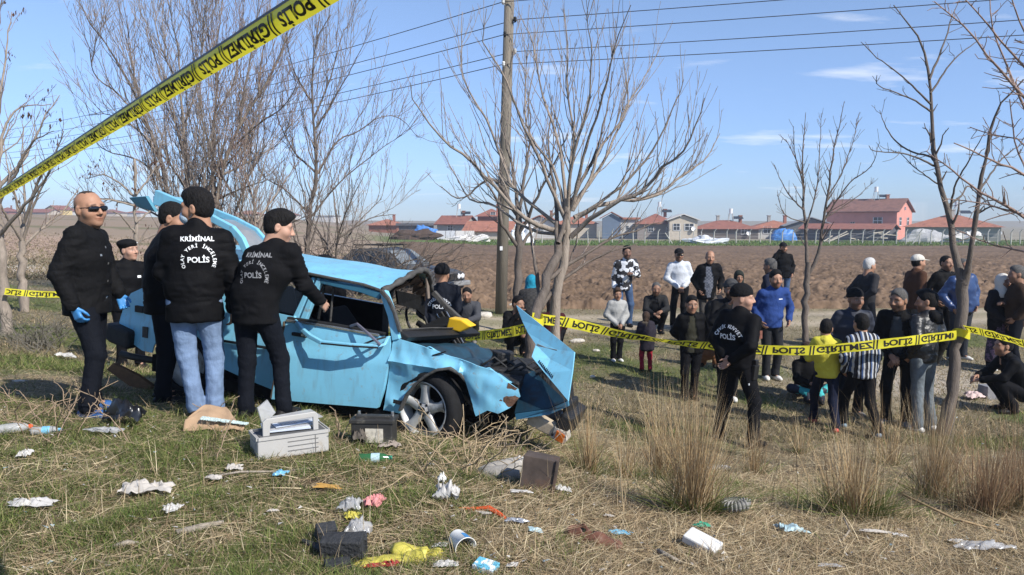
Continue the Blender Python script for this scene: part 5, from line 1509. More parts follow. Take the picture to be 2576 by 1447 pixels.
wheel((.05, 1.42, -.05), R(-9), False)
wheel((-2.44, 1.42, .0), 0, False)
wa = MB(); wa.box((.12, .28, .15), (.62, .30, .34)); wa.build('inner_arch', m_under, car)
# ---- interior and far side
far = [(-3.1, .12), (-2.75, .10), (-2.72, .25), (-2.5, .36), (-2.3, .34), (-2.12, .1), (-1.2, .0), (-1.2, .56), (-3.1, .64)]
fs_ = MB(); fs_.prism([(x, 1.50, z) for x, z in far], (0, .03, 0)); fs_.build('far_side_panel', m_blue, car)
MB().prism([(x, 1.455, z) for x, z in far], (0, .03, 0)).build('far_side_trim', m_under, car)
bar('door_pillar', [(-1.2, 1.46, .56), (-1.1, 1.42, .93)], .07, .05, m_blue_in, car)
bar('tail_pillar', [(-2.9, 1.46, .64), (-2.6, 1.40, 1.0)], .09, .05, m_blue, car)
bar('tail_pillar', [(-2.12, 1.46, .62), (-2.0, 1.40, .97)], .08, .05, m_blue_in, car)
bar('windscreen_pillar', [(-.28, 1.44, .46), (-.50, 1.42, .62), (-.66, 1.41, .76)], .05, .05, m_greytrim, car)
for yy in (.42, 1.08):
    st = MB(); st.box((-1.15, yy, .20), (.50, .48, .16)); st.box((-1.50, yy, .38), (.13, .46, .36), Matrix.Rotation(-.75, 3, 'Y')); st.build('front_seat', m_seat, car, bevel=.04)
st = MB(); st.box((-1.95, .75, .28), (.5, 1.2, .16)); st.box((-2.25, .75, .48), (.14, 1.2, .36), Matrix.Rotation(-.25, 3, 'Y')); st.build('rear_seat', m_seat, car, bevel=.04)
dsh = MB(); dsh.box((-.42, .76, .40), (.26, 1.30, .16), Matrix.Rotation(.1, 3, 'X')); dsh.build('dashboard', m_under, car, bevel=.03)
sw = MB(); sw.tube([Vector((-.64, 1.06, .50)) + Matrix.Rotation(-.5, 3, 'Y') @ Vector((0, .18 * math.cos(t), .18 * math.sin(t))) for t in np.linspace(0, 2 * math.pi, 25)], .013, 8, cap=False); sw.tube([(-.64, 1.06, .50), (-.46, 1.06, .42)], .03, 8); sw.build('steering_wheel', m_trim, car, smooth=True)
fd = MB(); fd.prism([cl(1095, 793, 1.55), cl(1122, 780, 1.55), cl(1168, 862, 1.55), cl(1150, 872, 1.55), cl(1112, 860, 1.55)], (.0, .05, 0)); fdo = fd.build('far_door', m_under, car)
for o_ in (0, 12, 22):
    bar('frame_strip', [cl(1098 + o_, 790 - o_ * .5, 1.50), cl(1150 + o_ * .7, 868 - o_ * .2, 1.50)], .014, .012, m_chrome if o_ != 12 else m_greytrim, fdo)
# ---- tailgate, up
ed = [(-1.87, 1.10), (-1.93, 1.20), (-2.03, 1.285), (-2.26, 1.365), (-2.63, 1.455), (-2.90, 1.505)]
tg = bar('tailgate', [(x, .10, z) for x, z in ed], [.062, .062, .062, .062, .10, .14], .05, m_blue, car)
bar('tailgate_side', [(x, .42, z - .02) for x, z in ed], [.06] * 6, .04, m_blue, tg)
gm = MB()
for (x0_, z0_), (x1_, z1_) in zip(ed[:3], ed[1:4]):
    gm.quad((x0_, .12, z0_), (x1_, .12, z1_), (x1_, .42, z1_ - .02), (x0_, .42, z0_ - .02))
gm.build('tailgate_glass', mat('hazy_glass', (.25, .27, .29), rough=.3, var=.1, alpha=.75), tg)
lp = MB(); lp.prism([(-2.63, .10, 1.40), (-2.93, .10, 1.44), (-2.93, .10, 1.515), (-2.63, .10, 1.48)], (0, .32, 0)); lp.build('lower_panel', m_blue, tg)
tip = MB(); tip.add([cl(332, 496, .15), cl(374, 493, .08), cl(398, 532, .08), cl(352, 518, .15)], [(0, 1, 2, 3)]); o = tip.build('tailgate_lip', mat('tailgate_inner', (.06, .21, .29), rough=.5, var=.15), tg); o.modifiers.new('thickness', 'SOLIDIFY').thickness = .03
lk = MB(); lk.lathe([(0, .004), (.014, .004), (.016, 0)], cl(378, 511, .07), 10, axis=Matrix.Rotation(R(90), 3, 'X')); lk.build('lock', m_trim, tg)
stt = MB(); stt.tube([(-2.60, .16, 1.40), (-2.72, .16, .70)], [.010, .010], 8); stt.tube([(-2.66, .16, 1.05), (-2.72, .16, .70)], .016, 8); stt.build('gas_strut', m_trim, tg)
# ================================================================== VILLAGE BEHIND THE FIELD
def roof_mat(name, col):
    return mat(name, col, rough=.9, var=.25, scale=1.5, bump=.8, bscale=6, dirt=(col[0] * .5, col[1] * .5, col[2] * .6), dirt_amount=.35, dirt_scale=.6)
m_tile = roof_mat('clay_tile_orange', (.33, .135, .085))
m_tile2 = roof_mat('clay_tile_red', (.25, .10, .07))
m_tile3 = roof_mat('clay_tile_brown', (.20, .10, .075))
def wall_mat(name, col): return mat(name, col, rough=.9, var=.1, scale=.8, dirt=tuple(c * .75 for c in col), dirt_amount=.2, dirt_scale=.5)
w_white, w_grey, w_dark = wall_mat('whitewash', (.52, .50, .47)), wall_mat('grey_render', (.30, .29, .27)), wall_mat('dark_shed_wall', (.09, .09, .10))
w_pink, w_brick, w_yellow = wall_mat('pink_render', (.56, .24, .19)), wall_mat('raw_brick', (.26, .11, .075)), wall_mat('yellow_render', (.60, .46, .20))
w_blue, w_beige = wall_mat('blue_grey_panel', (.12, .16, .22)), wall_mat('beige_render', (.48, .42, .34))
m_pane = mat('dark_window_pane', (.03, .035, .04), rough=.1, var=.1, spec=.7)
m_frame = mat('white_window_frame', (.7, .7, .7), rough=.5, var=.05)
m_tank = mat('white_tank', (.7, .7, .7), rough=.4, var=.1)
m_conc = mat('weathered_concrete', (.42, .40, .36), rough=.9, var=.2, scale=5, bump=.4)

def house(u, y, th, la, lb, wh, rise, label, wall, roof, kind='hip', chim=1, wins=(), over=.5, name='house', tank=False, door=False, dish=False, group='village houses beyond the field'):
    """near corner under picture column u; side a runs left/back, side b right/back, th degrees of turn"""
    if group == 'houses on the left rise': y, la, lb = y * 2.2, la * 1.7, lb * 1.7
    p = on(u, y)
    root = empty(name, p, 0, label, 'house' if name == 'house' else 'shed', group)
    t = R(th)
    A, B = Vector((-math.cos(t), math.sin(t), 0)), Vector((math.sin(t), math.cos(t), 0))
    na, nb = -B, -A                                            # outward normals of side a and side b faces
    def W(a, b, z): return A * a + B * b + Vector((0, 0, z))
    mb = MB()
    c = [W(0, 0, -1), W(la, 0, -1), W(la, lb, -1), W(0, lb, -1)]
    up = Vector((0, 0, wh + 1))
    vs = c + [q + up for q in c]
    fs = [(0, 1, 5, 4), (1, 2, 6, 5), (2, 3, 7, 6), (3, 0, 4, 7), (4, 5, 6, 7)]
    mb.add(vs, fs)
    o, th_ = over, .18
    if kind == 'gable_b':                                      # ridge parallel to side a, gables on side b faces
        g = [W(0, 0, wh), W(0, lb, wh), W(0, lb / 2, wh + rise - th_ - .02)]
        g2 = [W(la, 0, wh), W(la, lb, wh), W(la, lb / 2, wh + rise - th_ - .02)]
        mb.add(g, [(0, 1, 2)]); mb.add(g2, [(0, 2, 1)])
    if kind == 'gable_a':
        g = [W(0, 0, wh), W(la, 0, wh), W(la / 2, 0, wh + rise - th_ - .02)]
        g2 = [W(0, lb, wh), W(la, lb, wh), W(la / 2, lb, wh + rise - th_ - .02)]
        mb.add(g, [(0, 1, 2)]); mb.add(g2, [(0, 2, 1)])
    mb.build('wall', wall, root)
    rb = MB()
    e = [W(-o, -o, wh - .05), W(la + o, -o, wh - .05), W(la + o, lb + o, wh - .05), W(-o, lb + o, wh - .05)]
    if kind == 'hip':
        k = min(la, lb) / 2
        if la >= lb: r = [W(k, lb / 2, wh + rise), W(la - k, lb / 2, wh + rise)]; f = [(0, 1, 5, 4), (1, 2, 5), (2, 3, 4, 5), (3, 0, 4)]
        else: r = [W(la / 2, k, wh + rise), W(la / 2, lb - k, wh + rise)]; f = [(0, 1, 4), (1, 2, 5, 4), (2, 3, 5), (3, 0, 4, 5)]
        rb.add(e + r, f + [(3, 2, 1, 0)])
    elif kind == 'gable_b':
        r = [W(-o, lb / 2, wh + rise), W(la + o, lb / 2, wh + rise)]
        rb.add(e + r, [(0, 1, 5, 4), (2, 3, 4, 5)])
    elif kind == 'gable_a':
        r = [W(la / 2, -o, wh + rise), W(la / 2, lb + o, wh + rise)]
        rb.add(e + r, [(1, 2, 5, 4), (3, 0, 4, 5)])
    else:
        rb.add(e + [q + Vector((0, 0, rise)) for q in e], [(3, 2, 1, 0), (4, 5, 6, 7), (0, 1, 5, 4), (1, 2, 6, 5), (2, 3, 7, 6), (3, 0, 4, 7)])
    ro = rb.build('roof', roof, root)
    if kind != 'flat': ro.modifiers.new('thickness', 'SOLIDIFY').thickness = th_
    for k in range(chim):
        cm = MB(); q = W(la * (.25 + .35 * k), lb * .5, wh + rise * .8); cm.box(q + Vector((0, 0, .6)), (.55, .55, 1.5)); cm.box(q + Vector((0, 0, 1.4)), (.75, .75, .15)); cm.build('chimney', w_brick if k % 2 == 0 else w_grey, ro)
    if tank:
        q = W(la * .4, lb * .45, wh + rise)
        tk = MB(); tk.tube([q + Vector((0, 0, 1.5)), q + Vector((0, 0, 2.5))], .35, 10); tk.build('water_tank', m_tank, ro)
        fr = MB()
        for dx_, dy_ in ((-.5, -.4), (.5, -.4), (-.5, .4), (.5, .4)): fr.tube([q + Vector((dx_, dy_, -.2)), q + Vector((dx_ * .6, dy_ * .6, 1.6))], .05, 5)
        fr.build('tank_stand', m_conc, ro)
        pn = MB(); pn.box(q + Vector((1.4, -.3, .7)), (1.9, 1.0, .08), Matrix.Rotation(.5, 3, 'X')); pn.build('solar_panel', m_pane, ro)
    if dish:
        q = W(la * .15, -.3, wh * .55)
        dd = MB(); dd.lathe([(0, 0), (.25, .04), (.45, .13)], q, 12, axis=Matrix.Rotation(R(70), 3, 'X')); dd.build('satellite_dish', m_tank, root)
    for (side, s0, z0, w, h_) in wins:                          # windows: side, distance along it, sill height, width, height
        D_, n_ = (A, na) if side == 'a' else (B, nb)
        q = D_ * s0 + n_ * .03 + Vector((0, 0, z0))
        fr = MB(); fr.prism([q, q + D_ * w, q + D_ * w + Vector((0, 0, h_)), q + Vector((0, 0, h_))], n_ * .07); wo = fr.build('window', m_frame, root)
        for k in range(2):
            for kk in range(2):
                a0 = D_ * (.07 * w + .46 * w * k) + Vector((0, 0, .08 * h_ + (.55 * h_ if kk else 0))); hh_ = (.36 if kk else .48) * h_
                pn = MB(); q0 = q + n_ * .085 + a0; pn.prism([q0, q0 + D_ * .40 * w, q0 + D_ * .40 * w + Vector((0, 0, hh_)), q0 + Vector((0, 0, hh_))], n_ * .01); pn.build('pane', m_pane, wo)
    if door:
        q = A * (la * .45) + na * .03
        dd = MB(); dd.prism([q, q + A * 1.0, q + A * 1.0 + Vector((0, 0, 2.0)), q + Vector((0, 0, 2.0))], na * .05); dd.build('door', w_dark, root)
    return root
house(2250, 150, 40, 13.0, 11.0, 5.2, 2.5, 'big pink two-storey house with brown tiled roof and white windows', w_pink, m_tile3, 'gable_b', 1, [('a', 2.5, 2.6, 1.7, 1.6), ('b', 1.6, 2.6, 1.4, 1.6), ('b', 7.0, 2.6, 1.4, 1.6), ('a', 7.5, 2.7, .9, .6), ('b', 5.0, 5.6, .7, .6)], tank=True)
house(2232, 138, 38, 15, 6, 1.9, .9, 'low lean-to of rusty tiles below the pink house', w_dark, m_tile2, 'gable_b', 0, name='shed')
house(2500, 140, -62, 12, 14, 2.5, 1.8, 'grey single-storey house with orange hip roof at right edge', w_grey, m_tile, 'hip', 2, [('b', 2.2, 1.2, 1.3, 1.3), ('b', 6.0, 1.4, .7, .7), ('a', 2.0, 1.0, 1.6, 1.5)], dish=True, tank=True)
house(2100, 150, 15, 9.0, 9, 2.5, 1.6, 'dark grey gabled shed left of the pink house', wall_mat('slate_shed_wall', (.15, .15, .15)), wall_mat('sheet_roof_grey', (.26, .27, .28)), 'gable_a', 0, name='shed')
house(2010, 158, 10, 9.0, 10, 2.2, 1.3, 'white low house with orange roof and two chimneys', w_white, m_tile, 'hip', 2, [('a', 5.5, 1.0, 1.6, 1.4), ('a', 1.0, 1.0, 1.5, 1.2)])
house(1905, 155, 12, 12.5, 10, 2.0, 1.5, 'brown walled house with wide tiled hip roof and satellite dishes', wall_mat('brown_wall', (.13, .11, .10)), m_tile2, 'hip', 2, [('a', 2.0, .9, 1.3, 1.2)], dish=True, tank=True)
house(1752, 150, 6, 5.2, 9, 3.6, 1.1, 'cream balcony house with pale gabled roof', w_beige, wall_mat('pale_sheet_roof', (.55, .53, .50)), 'gable_a', 0, [('a', .6, 1.7, 1.8, 1.3), ('a', 3.2, 1.7, 1.3, 1.3)], dish=True)
house(1700, 154, 6, 7.5, 9, 3.0, 1.8, 'house with brick wall and orange roof beside the balcony house', wall_mat('grey_brown_wall', (.24, .21, .19)), m_tile2, 'hip', 1, [('a', 1.0, 1.4, 1.0, 1.0), ('a', 4.4, 1.4, 1.0, 1.0)], tank=True)
house(1603, 160, 4, 3.8, 8, 3.9, .4, 'tall plain white house wall with two small windows', w_white, m_tile, 'flat', 0, [('a', .6, 1.9, .5, .7), ('a', 1.8, 1.9, .5, .7)])
house(1560, 158, 6, 3.6, 8, 4.0, 1.2, 'narrow blue-grey sided house in the middle of the row', w_blue, m_tile2, 'gable_a', 0)
house(1500, 165, 5, 8.5, 8, 3.0, 1.5, 'red roofed house behind the crown of the middle tree', w_beige, m_tile, 'hip', 1)
house(1400, 160, 12, 7, 8, 2.8, 1.7, 'white gable house half hidden by middle tree branches', w_white, m_tile, 'gable_a', 1, [('a', 2.6, 1.0, 1.2, 1.1)])
house(1262, 158, 5, 4.8, 8, 4.4, 1.3, 'two-storey raw brick house with red roof by the power pole', w_brick, m_tile2, 'hip', 1, [('a', 1.2, 4.2, 1.0, 1.0)])
house(1282, 146, 12, 8.5, 7, 1.4, 1.8, 'low barn with large orange tiled roof left of the pole', w_beige, m_tile, 'gable_b', 0, name='shed')
house(1168, 158, 22, 6.0, 6, 2.4, 1.7, 'grey and white house with steep red roof and chimney tower', w_grey, m_tile2, 'gable_b', 1, [('a', 2.4, 1.2, 1.2, 1.0)], tank=True)
house(1075, 165, 8, 6.0, 6, 1.9, .5, 'low dark workshop with blue tarpaulin front', w_dark, wall_mat('sheet_roof_dark', (.10, .10, .11)), 'flat', 0, name='shed')
house(1000, 175, 10, 6.5, 6, 1.8, 1.1, 'red brick cottage beyond the brush heap', w_brick, m_tile, 'hip', 1)
house(152, 170, 18, 4.2, 5, 3.4, 1.9, 'yellow gabled house on the rise at far left', w_yellow, m_tile2, 'gable_a', 0, [('a', 1.4, 1.2, 1.0, 1.0)], group='houses on the left rise')
house(128, 160, 8, 6.2, 5, 1.8, 1.5, 'long low tiled house in front of the yellow gable', w_beige, m_tile2, 'gable_b', 0, group='houses on the left rise')
house(185, 185, 10, 4, 5, 3.2, 1.2, 'small white house right of the yellow gable', w_white, m_tile2, 'hip', 0, group='houses on the left rise', tank=True)
house(30, 175, 8, 4.5, 5, 2.6, 1.8, 'red brick house at the left edge of the rise', w_brick, m_tile2, 'hip', 1, group='houses on the left rise')
house(300, 200, 5, 7, 6, 3.0, 1.6, 'faraway red roofed house behind the beret officer', w_beige, m_tile2, 'hip', 1, group='houses on the left rise')
house(360, 210, 8, 6, 6, 3.2, 1.2, 'faraway white house behind the raised tailgate', w_white, m_tile, 'hip', 0, group='houses on the left rise')
house(842, 190, 10, 6, 6, 3.4, .4, 'faraway white flat-roofed house between the left trees', w_white, m_conc, 'flat', 0, group='houses on the left rise')
house(740, 200, 10, 9, 6, 2.6, 2.0, 'faraway low house with red roof behind the trees', w_white, m_tile2, 'hip', 1, group='houses on the left rise')
house(650, 195, 10, 8, 6, 2.4, 1.8, 'faraway red roofed house left of the investigator with worn jacket', w_beige, m_tile, 'hip', 0, group='houses on the left rise')

# heaps and clutter in the yards
def lump(name, u, y, sx, sy, sz, m_, label, cat, rough_=.35, seed=0, n=22, flat=0.0, group=None):
    p = on(u, y)
    th_, ph = np.meshgrid(np.linspace(0, 2 * np.pi, n, endpoint=False), np.linspace(0, np.pi / 2, n // 2))
    d = np.stack([np.cos(th_) * np.cos(ph), np.sin(th_) * np.cos(ph), np.sin(ph)], -1).reshape(-1, 3)
    k = 1 + rough_ * fbm(d * 2.2 + seed, 3)
    v = d * k[:, None] * np.array([sx, sy, sz])
    v[:, 2] -= .05
    h2 = n // 2
    f = [(j * n + i, j * n + (i + 1) % n, (j + 1) * n + (i + 1) % n, (j + 1) * n + i) for j in range(h2 - 1) for i in range(n)]
    o = link(name, new_mesh(name, v, f, m_, False)); o.location = p
    return tag(o, label, cat, group)
lump('soil_heap', 1043, 118, 3.6, 2, 1.5, mat('dark_soil_heap', (.07, .045, .032), rough=1, var=.3, scale=3, bump=.8), 'dark brown soil heap at the field edge left of the pole', 'heap', .3, 3)
lump('rubble_heap', 1180, 122, 3.0, 1.8, 1.3, mat('white_rubble', (.60, .58, .55), rough=.9, var=.3, scale=5, bump=.8), 'white rubble heap beyond the field left of the pole', 'heap', .5, 5)
lump('sheet_pile', 1318, 120, 1.8, 1.2, 2.6, mat('white_sheet', (.74, .75, .78), rough=.6, var=.1, scale=2), 'white plastic-covered pile right behind the power pole', 'heap', .4, 8)
lump('tarpaulin', 1070, 150, 2.6, 1, 2.0, mat('blue_tarp', (.06, .20, .50), rough=.5, var=.2, scale=2), 'bright blue tarpaulin hanging on the dark workshop', 'tarpaulin', .3, 2)
lump('tarpaulin', 1968, 140, 2.4, 1.6, 2.2, mat('blue_tarp', (.06, .20, .50)), 'blue covered hut in front of the dark gabled shed', 'tarpaulin', .15, 6)
lump('plastic_sheeting', 1772, 118, 3.0, 1.0, 1.0, mat('grey_film', (.50, .52, .56), rough=.5, var=.2), 'crumpled grey plastic sheeting by the green strip', 'sheeting', .5, 12)
lump('hay_stack', 2320, 128, 3.6, 2, 2.2, mat('grey_cover', (.34, .34, .34), rough=.8, var=.2), 'grey covered stack right of the pink house', 'heap', .2, 14)
lump('pallet_heap', 2420, 125, 3, 2, 1.7, w_white, 'pale clutter heap in front of the grey house', 'heap', .5, 16)
st_ = empty('metal_sheets', on(1145, 124), 0, 'stack of white and grey metal sheets beside the rubble', 'sheets')
for k in range(4):
    mb = MB(); mb.box((-2.2 + k * 1.5, .1 * k, .75), (1.4, .06, 1.5), Matrix.Rotation(-.25, 3, 'X')); mb.build('sheet', w_white if k > 1 else wall_mat('galvanised', (.45, .46, .48)), st_)
sc_ = empty('timber_scrap', on(2170, 126), 0, 'heap of leaning timber boards and roof panels below the lean-to', 'boards')
for k in range(16):
    mb = MB(); mb.box((random.uniform(-6, 5), random.uniform(-1, 1), random.uniform(.4, 1.6)), (random.uniform(1.5, 4), .25, .12), Matrix.Rotation(random.uniform(-.6, .6), 3, 'Y') @ Matrix.Rotation(random.uniform(-.5, .5), 3, 'Z')); mb.build('board', w_beige if k % 3 else w_dark, sc_)

# concrete post fence
fence = empty('wire_fence', on(1900, 112), 0, 'long wire fence on pale bent concrete posts beyond the field', 'fence')
fo = Vector(fence.location)
pm = MB(); pm.tube([(0, 0, -.2), (0, 0, 1.75)], .085, 5); pm.tube([(0, 0, 1.75), (.22, -.12, 2.15)], .07, 5)
pme = new_mesh('fence_post', pm.v, pm.f, m_conc)
tops = []
for k in range(46):
    u = 1310 + 28.5 * k + random.uniform(-4, 4)
    y = 118 - 10 * sstep(1900, 2500, np.array([u]))[0] + random.uniform(-1, 1)
    p = on(u, y)
    o = link('fence_post', pme, fence); o.location = p - fo; o.rotation_euler = (random.uniform(-.06, .06), random.uniform(-.06, .06), random.uniform(-.4, .4))
    tops.append(p - fo)
for zz in (.5, 1.0, 1.5):
    mb = MB(); mb.tube([t + Vector((0, 0, zz)) for t in tops], .012, 3, cap=False); mb.build('wire', m_conc, fence)
brk = MB(); brk.tube([(0, 0, 0), (1.1, 0, 1.6)], .08, 5); b_ = brk.build('fence_prop', m_conc, fence); b_.location = on(2290, 109) - fo
brk = MB(); brk.tube([(0, 0, 0), (-1.1, 0, 1.6)], .08, 5); b_ = brk.build('fence_prop', m_conc, fence); b_.location = on(1690, 117) - fo

# ================================================================== POWER LINE
m_polewood = mat('weathered_pole_wood', (.18, .158, .125), rough=.9, var=.25, scale=4, bump=.7, bscale=22, stretch=(4, 4, .35))
pb = on(1259, 20.0)
ptop = at(1283, -60, 20.0)
pole = empty('power_pole', pb, 0, 'tall weathered wooden power pole behind the middle tree', 'pole')
mb = MB(); mb.tube([Vector((0, 0, -.3)), (ptop - pb) * .5, ptop - pb], [.150, .135, .118], 18); mb.build('pole', m_polewood, pole, smooth=True)
mb = MB(); mb.box(at(1261, 625, 19.84) - pb, (.07, .02, .10)); mb.build('number_plate', m_tank, pole)
m_ins = mat('porcelain', (.62, .62, .60), rough=.3, var=.1)
m_wire = mat('power_cable', (.03, .03, .035), rough=.6, var=.1)
for (u, v, sd_) in ((1265.5, 5, -1), (1296, 50, 1), (1270, 87, -1), (1295, 130, 1), (1266.5, 162, -1)):
    q = at(u, v, 19.9)
    mb = MB(); mb.lathe([(0, .07), (.03, .07), (.045, .03), (.03, .02), (.055, -.01), (.035, -.03), (.02, -.06), (0, -.06)], q - pb, 10); mb.tube([q - pb + Vector((0, 0, -.05)), q - pb + Vector((-sd_ * .08, .03, -.09)), q - pb + Vector((-sd_ * .2, .05, -.06))], .010, 5); mb.build('insulator', m_ins if v > 120 or v < 40 else m_trim, pole, smooth=True)
    for (ex_, ey_, ez_, sag) in ((-42.0, 56.0, 0.3, .75), (40.0, 4.0, .2, .35)):
        e = Vector((ex_, ey_, q.z + ez_))
        w = MB(); w.tube([q.lerp(e, t) - Vector((0, 0, sag * 4 * t * (1 - t))) - q for t in np.linspace(0, 1, 26)], .010, 4, cap=False)
        o = w.build('power_cable', m_wire); o.location = q
        tag(o, '%s overhead cable running %s from the wooden pole' % ({5: 'topmost', 50: 'second', 87: 'third', 130: 'fourth', 162: 'lowest'}[v], 'left' if ex_ < 0 else 'right'), 'cable', 'overhead power cables')

# ================================================================== PARKED GREY CAR
gc_p = on(1132, 21.5)
gcar = empty('parked_car', gc_p, R(-30), 'dusty grey saloon with four round headlamps parked behind the brush', 'car')
m_gpaint = mat('dusty_grey_paint', (.06, .066, .075), rough=.55, var=.2, scale=4, dirt=(.20, .19, .18), dirt_amount=.25, dirt_scale=2)
def loft(secs, name, m_, parent, smooth=True):
    """secs: list of (x, [(y,z)...]) cross-sections with equal point counts"""
    n = len(secs[0][1]); V = [(x, a, b) for x, ps in secs for a, b in ps]; F = []
    for i in range(len(secs) - 1):
        for k in range(n - 1):
            A_0, B_0 = i * n + k, i * n + k + 1
            F.append((A_0, B_0, B_0 + n, A_0 + n))
    F += [tuple(range(n - 1, -1, -1)), tuple((len(secs) - 1) * n + k for k in range(n))]
    mb_ = MB(); mb_.add(V, F); return mb_.build(name, m_, parent, bevel=.02)
def half(w, z0, z1, zc): return [(-w * .94, z0), (-w, z0 + .18), (-w, zc), (-w * .93, z1 - .03), (-w * .80, z1), (w * .80, z1), (w * .93, z1 - .03), (w, zc), (w, z0 + .18), (w * .94, z0)]
loft([(-3.95, half(.74, .34, .88, .62)), (-3.8, half(.78, .28, .94, .64)), (-2.9, half(.80, .22, .96, .66)), (-1.2, half(.80, .22, .94, .66)), (-.25, half(.79, .24, .84, .64)), (-.02, half(.76, .34, .78, .60))], 'body', m_gpaint, gcar)
def cab(w0, w1, z0, z1): return [(-w0, z0), (-w1, z1 - .06), (-w1 * .9, z1), (w1 * .9, z1), (w1, z1 - .06), (w0, z0)]
loft([(-3.55, cab(.70, .50, .90, .96)), (-3.0, cab(.72, .58, .92, 1.38)), (-2.2, cab(.73, .60, .92, 1.43)), (-1.75, cab(.73, .59, .92, 1.38)), (-1.08, cab(.72, .66, .90, .95))], 'cabin', m_gpaint, gcar)
m_cglass = mat('dusty_windscreen', (.16, .175, .18), rough=.25, var=.25, scale=3, spec=.6)
g = MB(); g.quad((-1.13, -.62, .97), (-1.13, .62, .97), (-1.70, .52, 1.345), (-1.70, -.52, 1.345)); o = g.build('windscreen', m_cglass, gcar); o.location = (.03, 0, .02)
for s_ in (-1, 1):
    g = MB(); g.quad((-1.35, s_ * .705, .98), (-2.15, s_ * .715, .98), (-2.15, s_ * .625, 1.34), (-1.80, s_ * .625, 1.34)); o = g.build('side_window', m_pane, gcar); o.location = (0, s_ * .025, 0)
    g = MB(); g.quad((-2.22, s_ * .715, .98), (-3.0, s_ * .70, .98), (-2.90, s_ * .61, 1.32), (-2.22, s_ * .625, 1.34)); o = g.build('side_window', m_pane, gcar); o.location = (0, s_ * .025, 0)
g = MB(); g.box((.0, 0, .66), (.05, 1.34, .17)); grille = g.build('grille', m_trim, gcar)
for k, yy in enumerate((-.58, -.40, .40, .58)):
    l_ = MB(); l_.lathe([(.0, .03), (.06, .022), (.078, .0), (.082, -.02)], (.03, yy, .665), 16, axis=Matrix.Rotation(R(90), 3, 'Y')); l_.build('headlamp', mat('headlamp_glass', (.75, .76, .78), rough=.12, var=.05, spec=.8), gcar, smooth=True)
g = MB(); g.box((.07, 0, .47), (.16, 1.62, .13)); g.build('bumper', mat('grey_bumper', (.22, .22, .22), rough=.5, var=.2), gcar, bevel=.03)
g = MB(); g.box((.08, 0, .36), (.02, .5, .10)); g.build('number_plate', m_tank, gcar)
for s_ in (-1, 1):
    for xx in (-.78, -3.15):
        g = MB(); g.lathe([(0, .09), (.17, .09), (.20, .10), (.29, .08), (.30, .0), (.29, -.08), (0, -.08)], (xx, s_ * .72, .30), 22, axis=Matrix.Rotation(R(90) * s_ * -1, 3, 'X')); g.build('wheel', m_tyre, gcar, smooth=True)
rk = MB()
for xx in (-2.0, -2.8): rk.tube([(xx, -.58, 1.42), (xx, -.56, 1.50), (xx, .56, 1.50), (xx, .58, 1.42)], .018, 6)
for yy in (-.5, .5): rk.tube([(-1.85, yy, 1.51), (-2.95, yy, 1.51)], .016, 6)
rk.build('roof_rack', m_trim, gcar)
wp = MB(); wp.tube([(-1.1, .1, .985), (-1.2, .5, 1.03)], .012, 5); wp.tube([(-1.1, -.4, .985), (-1.2, 0, 1.03)], .012, 5); wp.build('wiper', m_trim, gcar)
# ================================================================== BARE TREES
def tubes(polys, radii, sides):
    """polys (N,K,3), radii (N,K): one mesh of N tapering tubes"""
    P = np.asarray(polys, np.float32); Rr = np.asarray(radii, np.float32)
    N, K, _ = P.shape
    d = np.gradient(P, axis=1)
    d /= np.maximum(np.linalg.norm(d, axis=2, keepdims=True), 1e-9)
    ref = np.where(np.abs(d[:, :1, 2:3]) < .9, np.array([0, 0, 1.0], np.float32), np.array([1.0, 0, 0], np.float32))
    ref = np.broadcast_to(ref, d.shape)
    a = np.cross(d, ref); a /= np.maximum(np.linalg.norm(a, axis=2, keepdims=True), 1e-9)
    b = np.cross(d, a)
    ang_ = 2 * np.pi * np.arange(sides) / sides
    V = P[:, :, None, :] + Rr[:, :, None, None] * (a[:, :, None, :] * np.cos(ang_)[None, None, :, None] + b[:, :, None, :] * np.sin(ang_)[None, None, :, None])
    idx = np.arange(N * K * sides).reshape(N, K, sides)
    A0 = idx[:, :-1, :]; A1 = idx[:, 1:, :]
    F = np.stack([A0, np.roll(A0, -1, 2), np.roll(A1, -1, 2), A1], -1).reshape(-1, 4)
    return V.reshape(-1, 3), F
def resample(pts, K):
    P = np.asarray(pts, float)
    # smooth curve through the points (Catmull-Rom) resampled
    if len(P) > 2:
        Q = []
        E = np.vstack([2 * P[0] - P[1], P, 2 * P[-1] - P[-2]])
        for i in range(1, len(E) - 2):
            for t in np.linspace(0, 1, 8, endpoint=False):
                p0, p1, p2, p3 = E[i - 1], E[i], E[i + 1], E[i + 2]
                Q.append(.5 * ((2 * p1) + (-p0 + p2) * t + (2 * p0 - 5 * p1 + 4 * p2 - p3) * t * t + (-p0 + 3 * p1 - 3 * p2 + p3) * t ** 3))
        Q.append(P[-1]); P = np.array(Q)
    L_ = np.concatenate([[0], np.cumsum(np.linalg.norm(np.diff(P, axis=0), axis=1))])
    s = np.linspace(0, L_[-1], K)
    return np.stack([np.interp(s, L_, P[:, i]) for i in range(3)], 1)
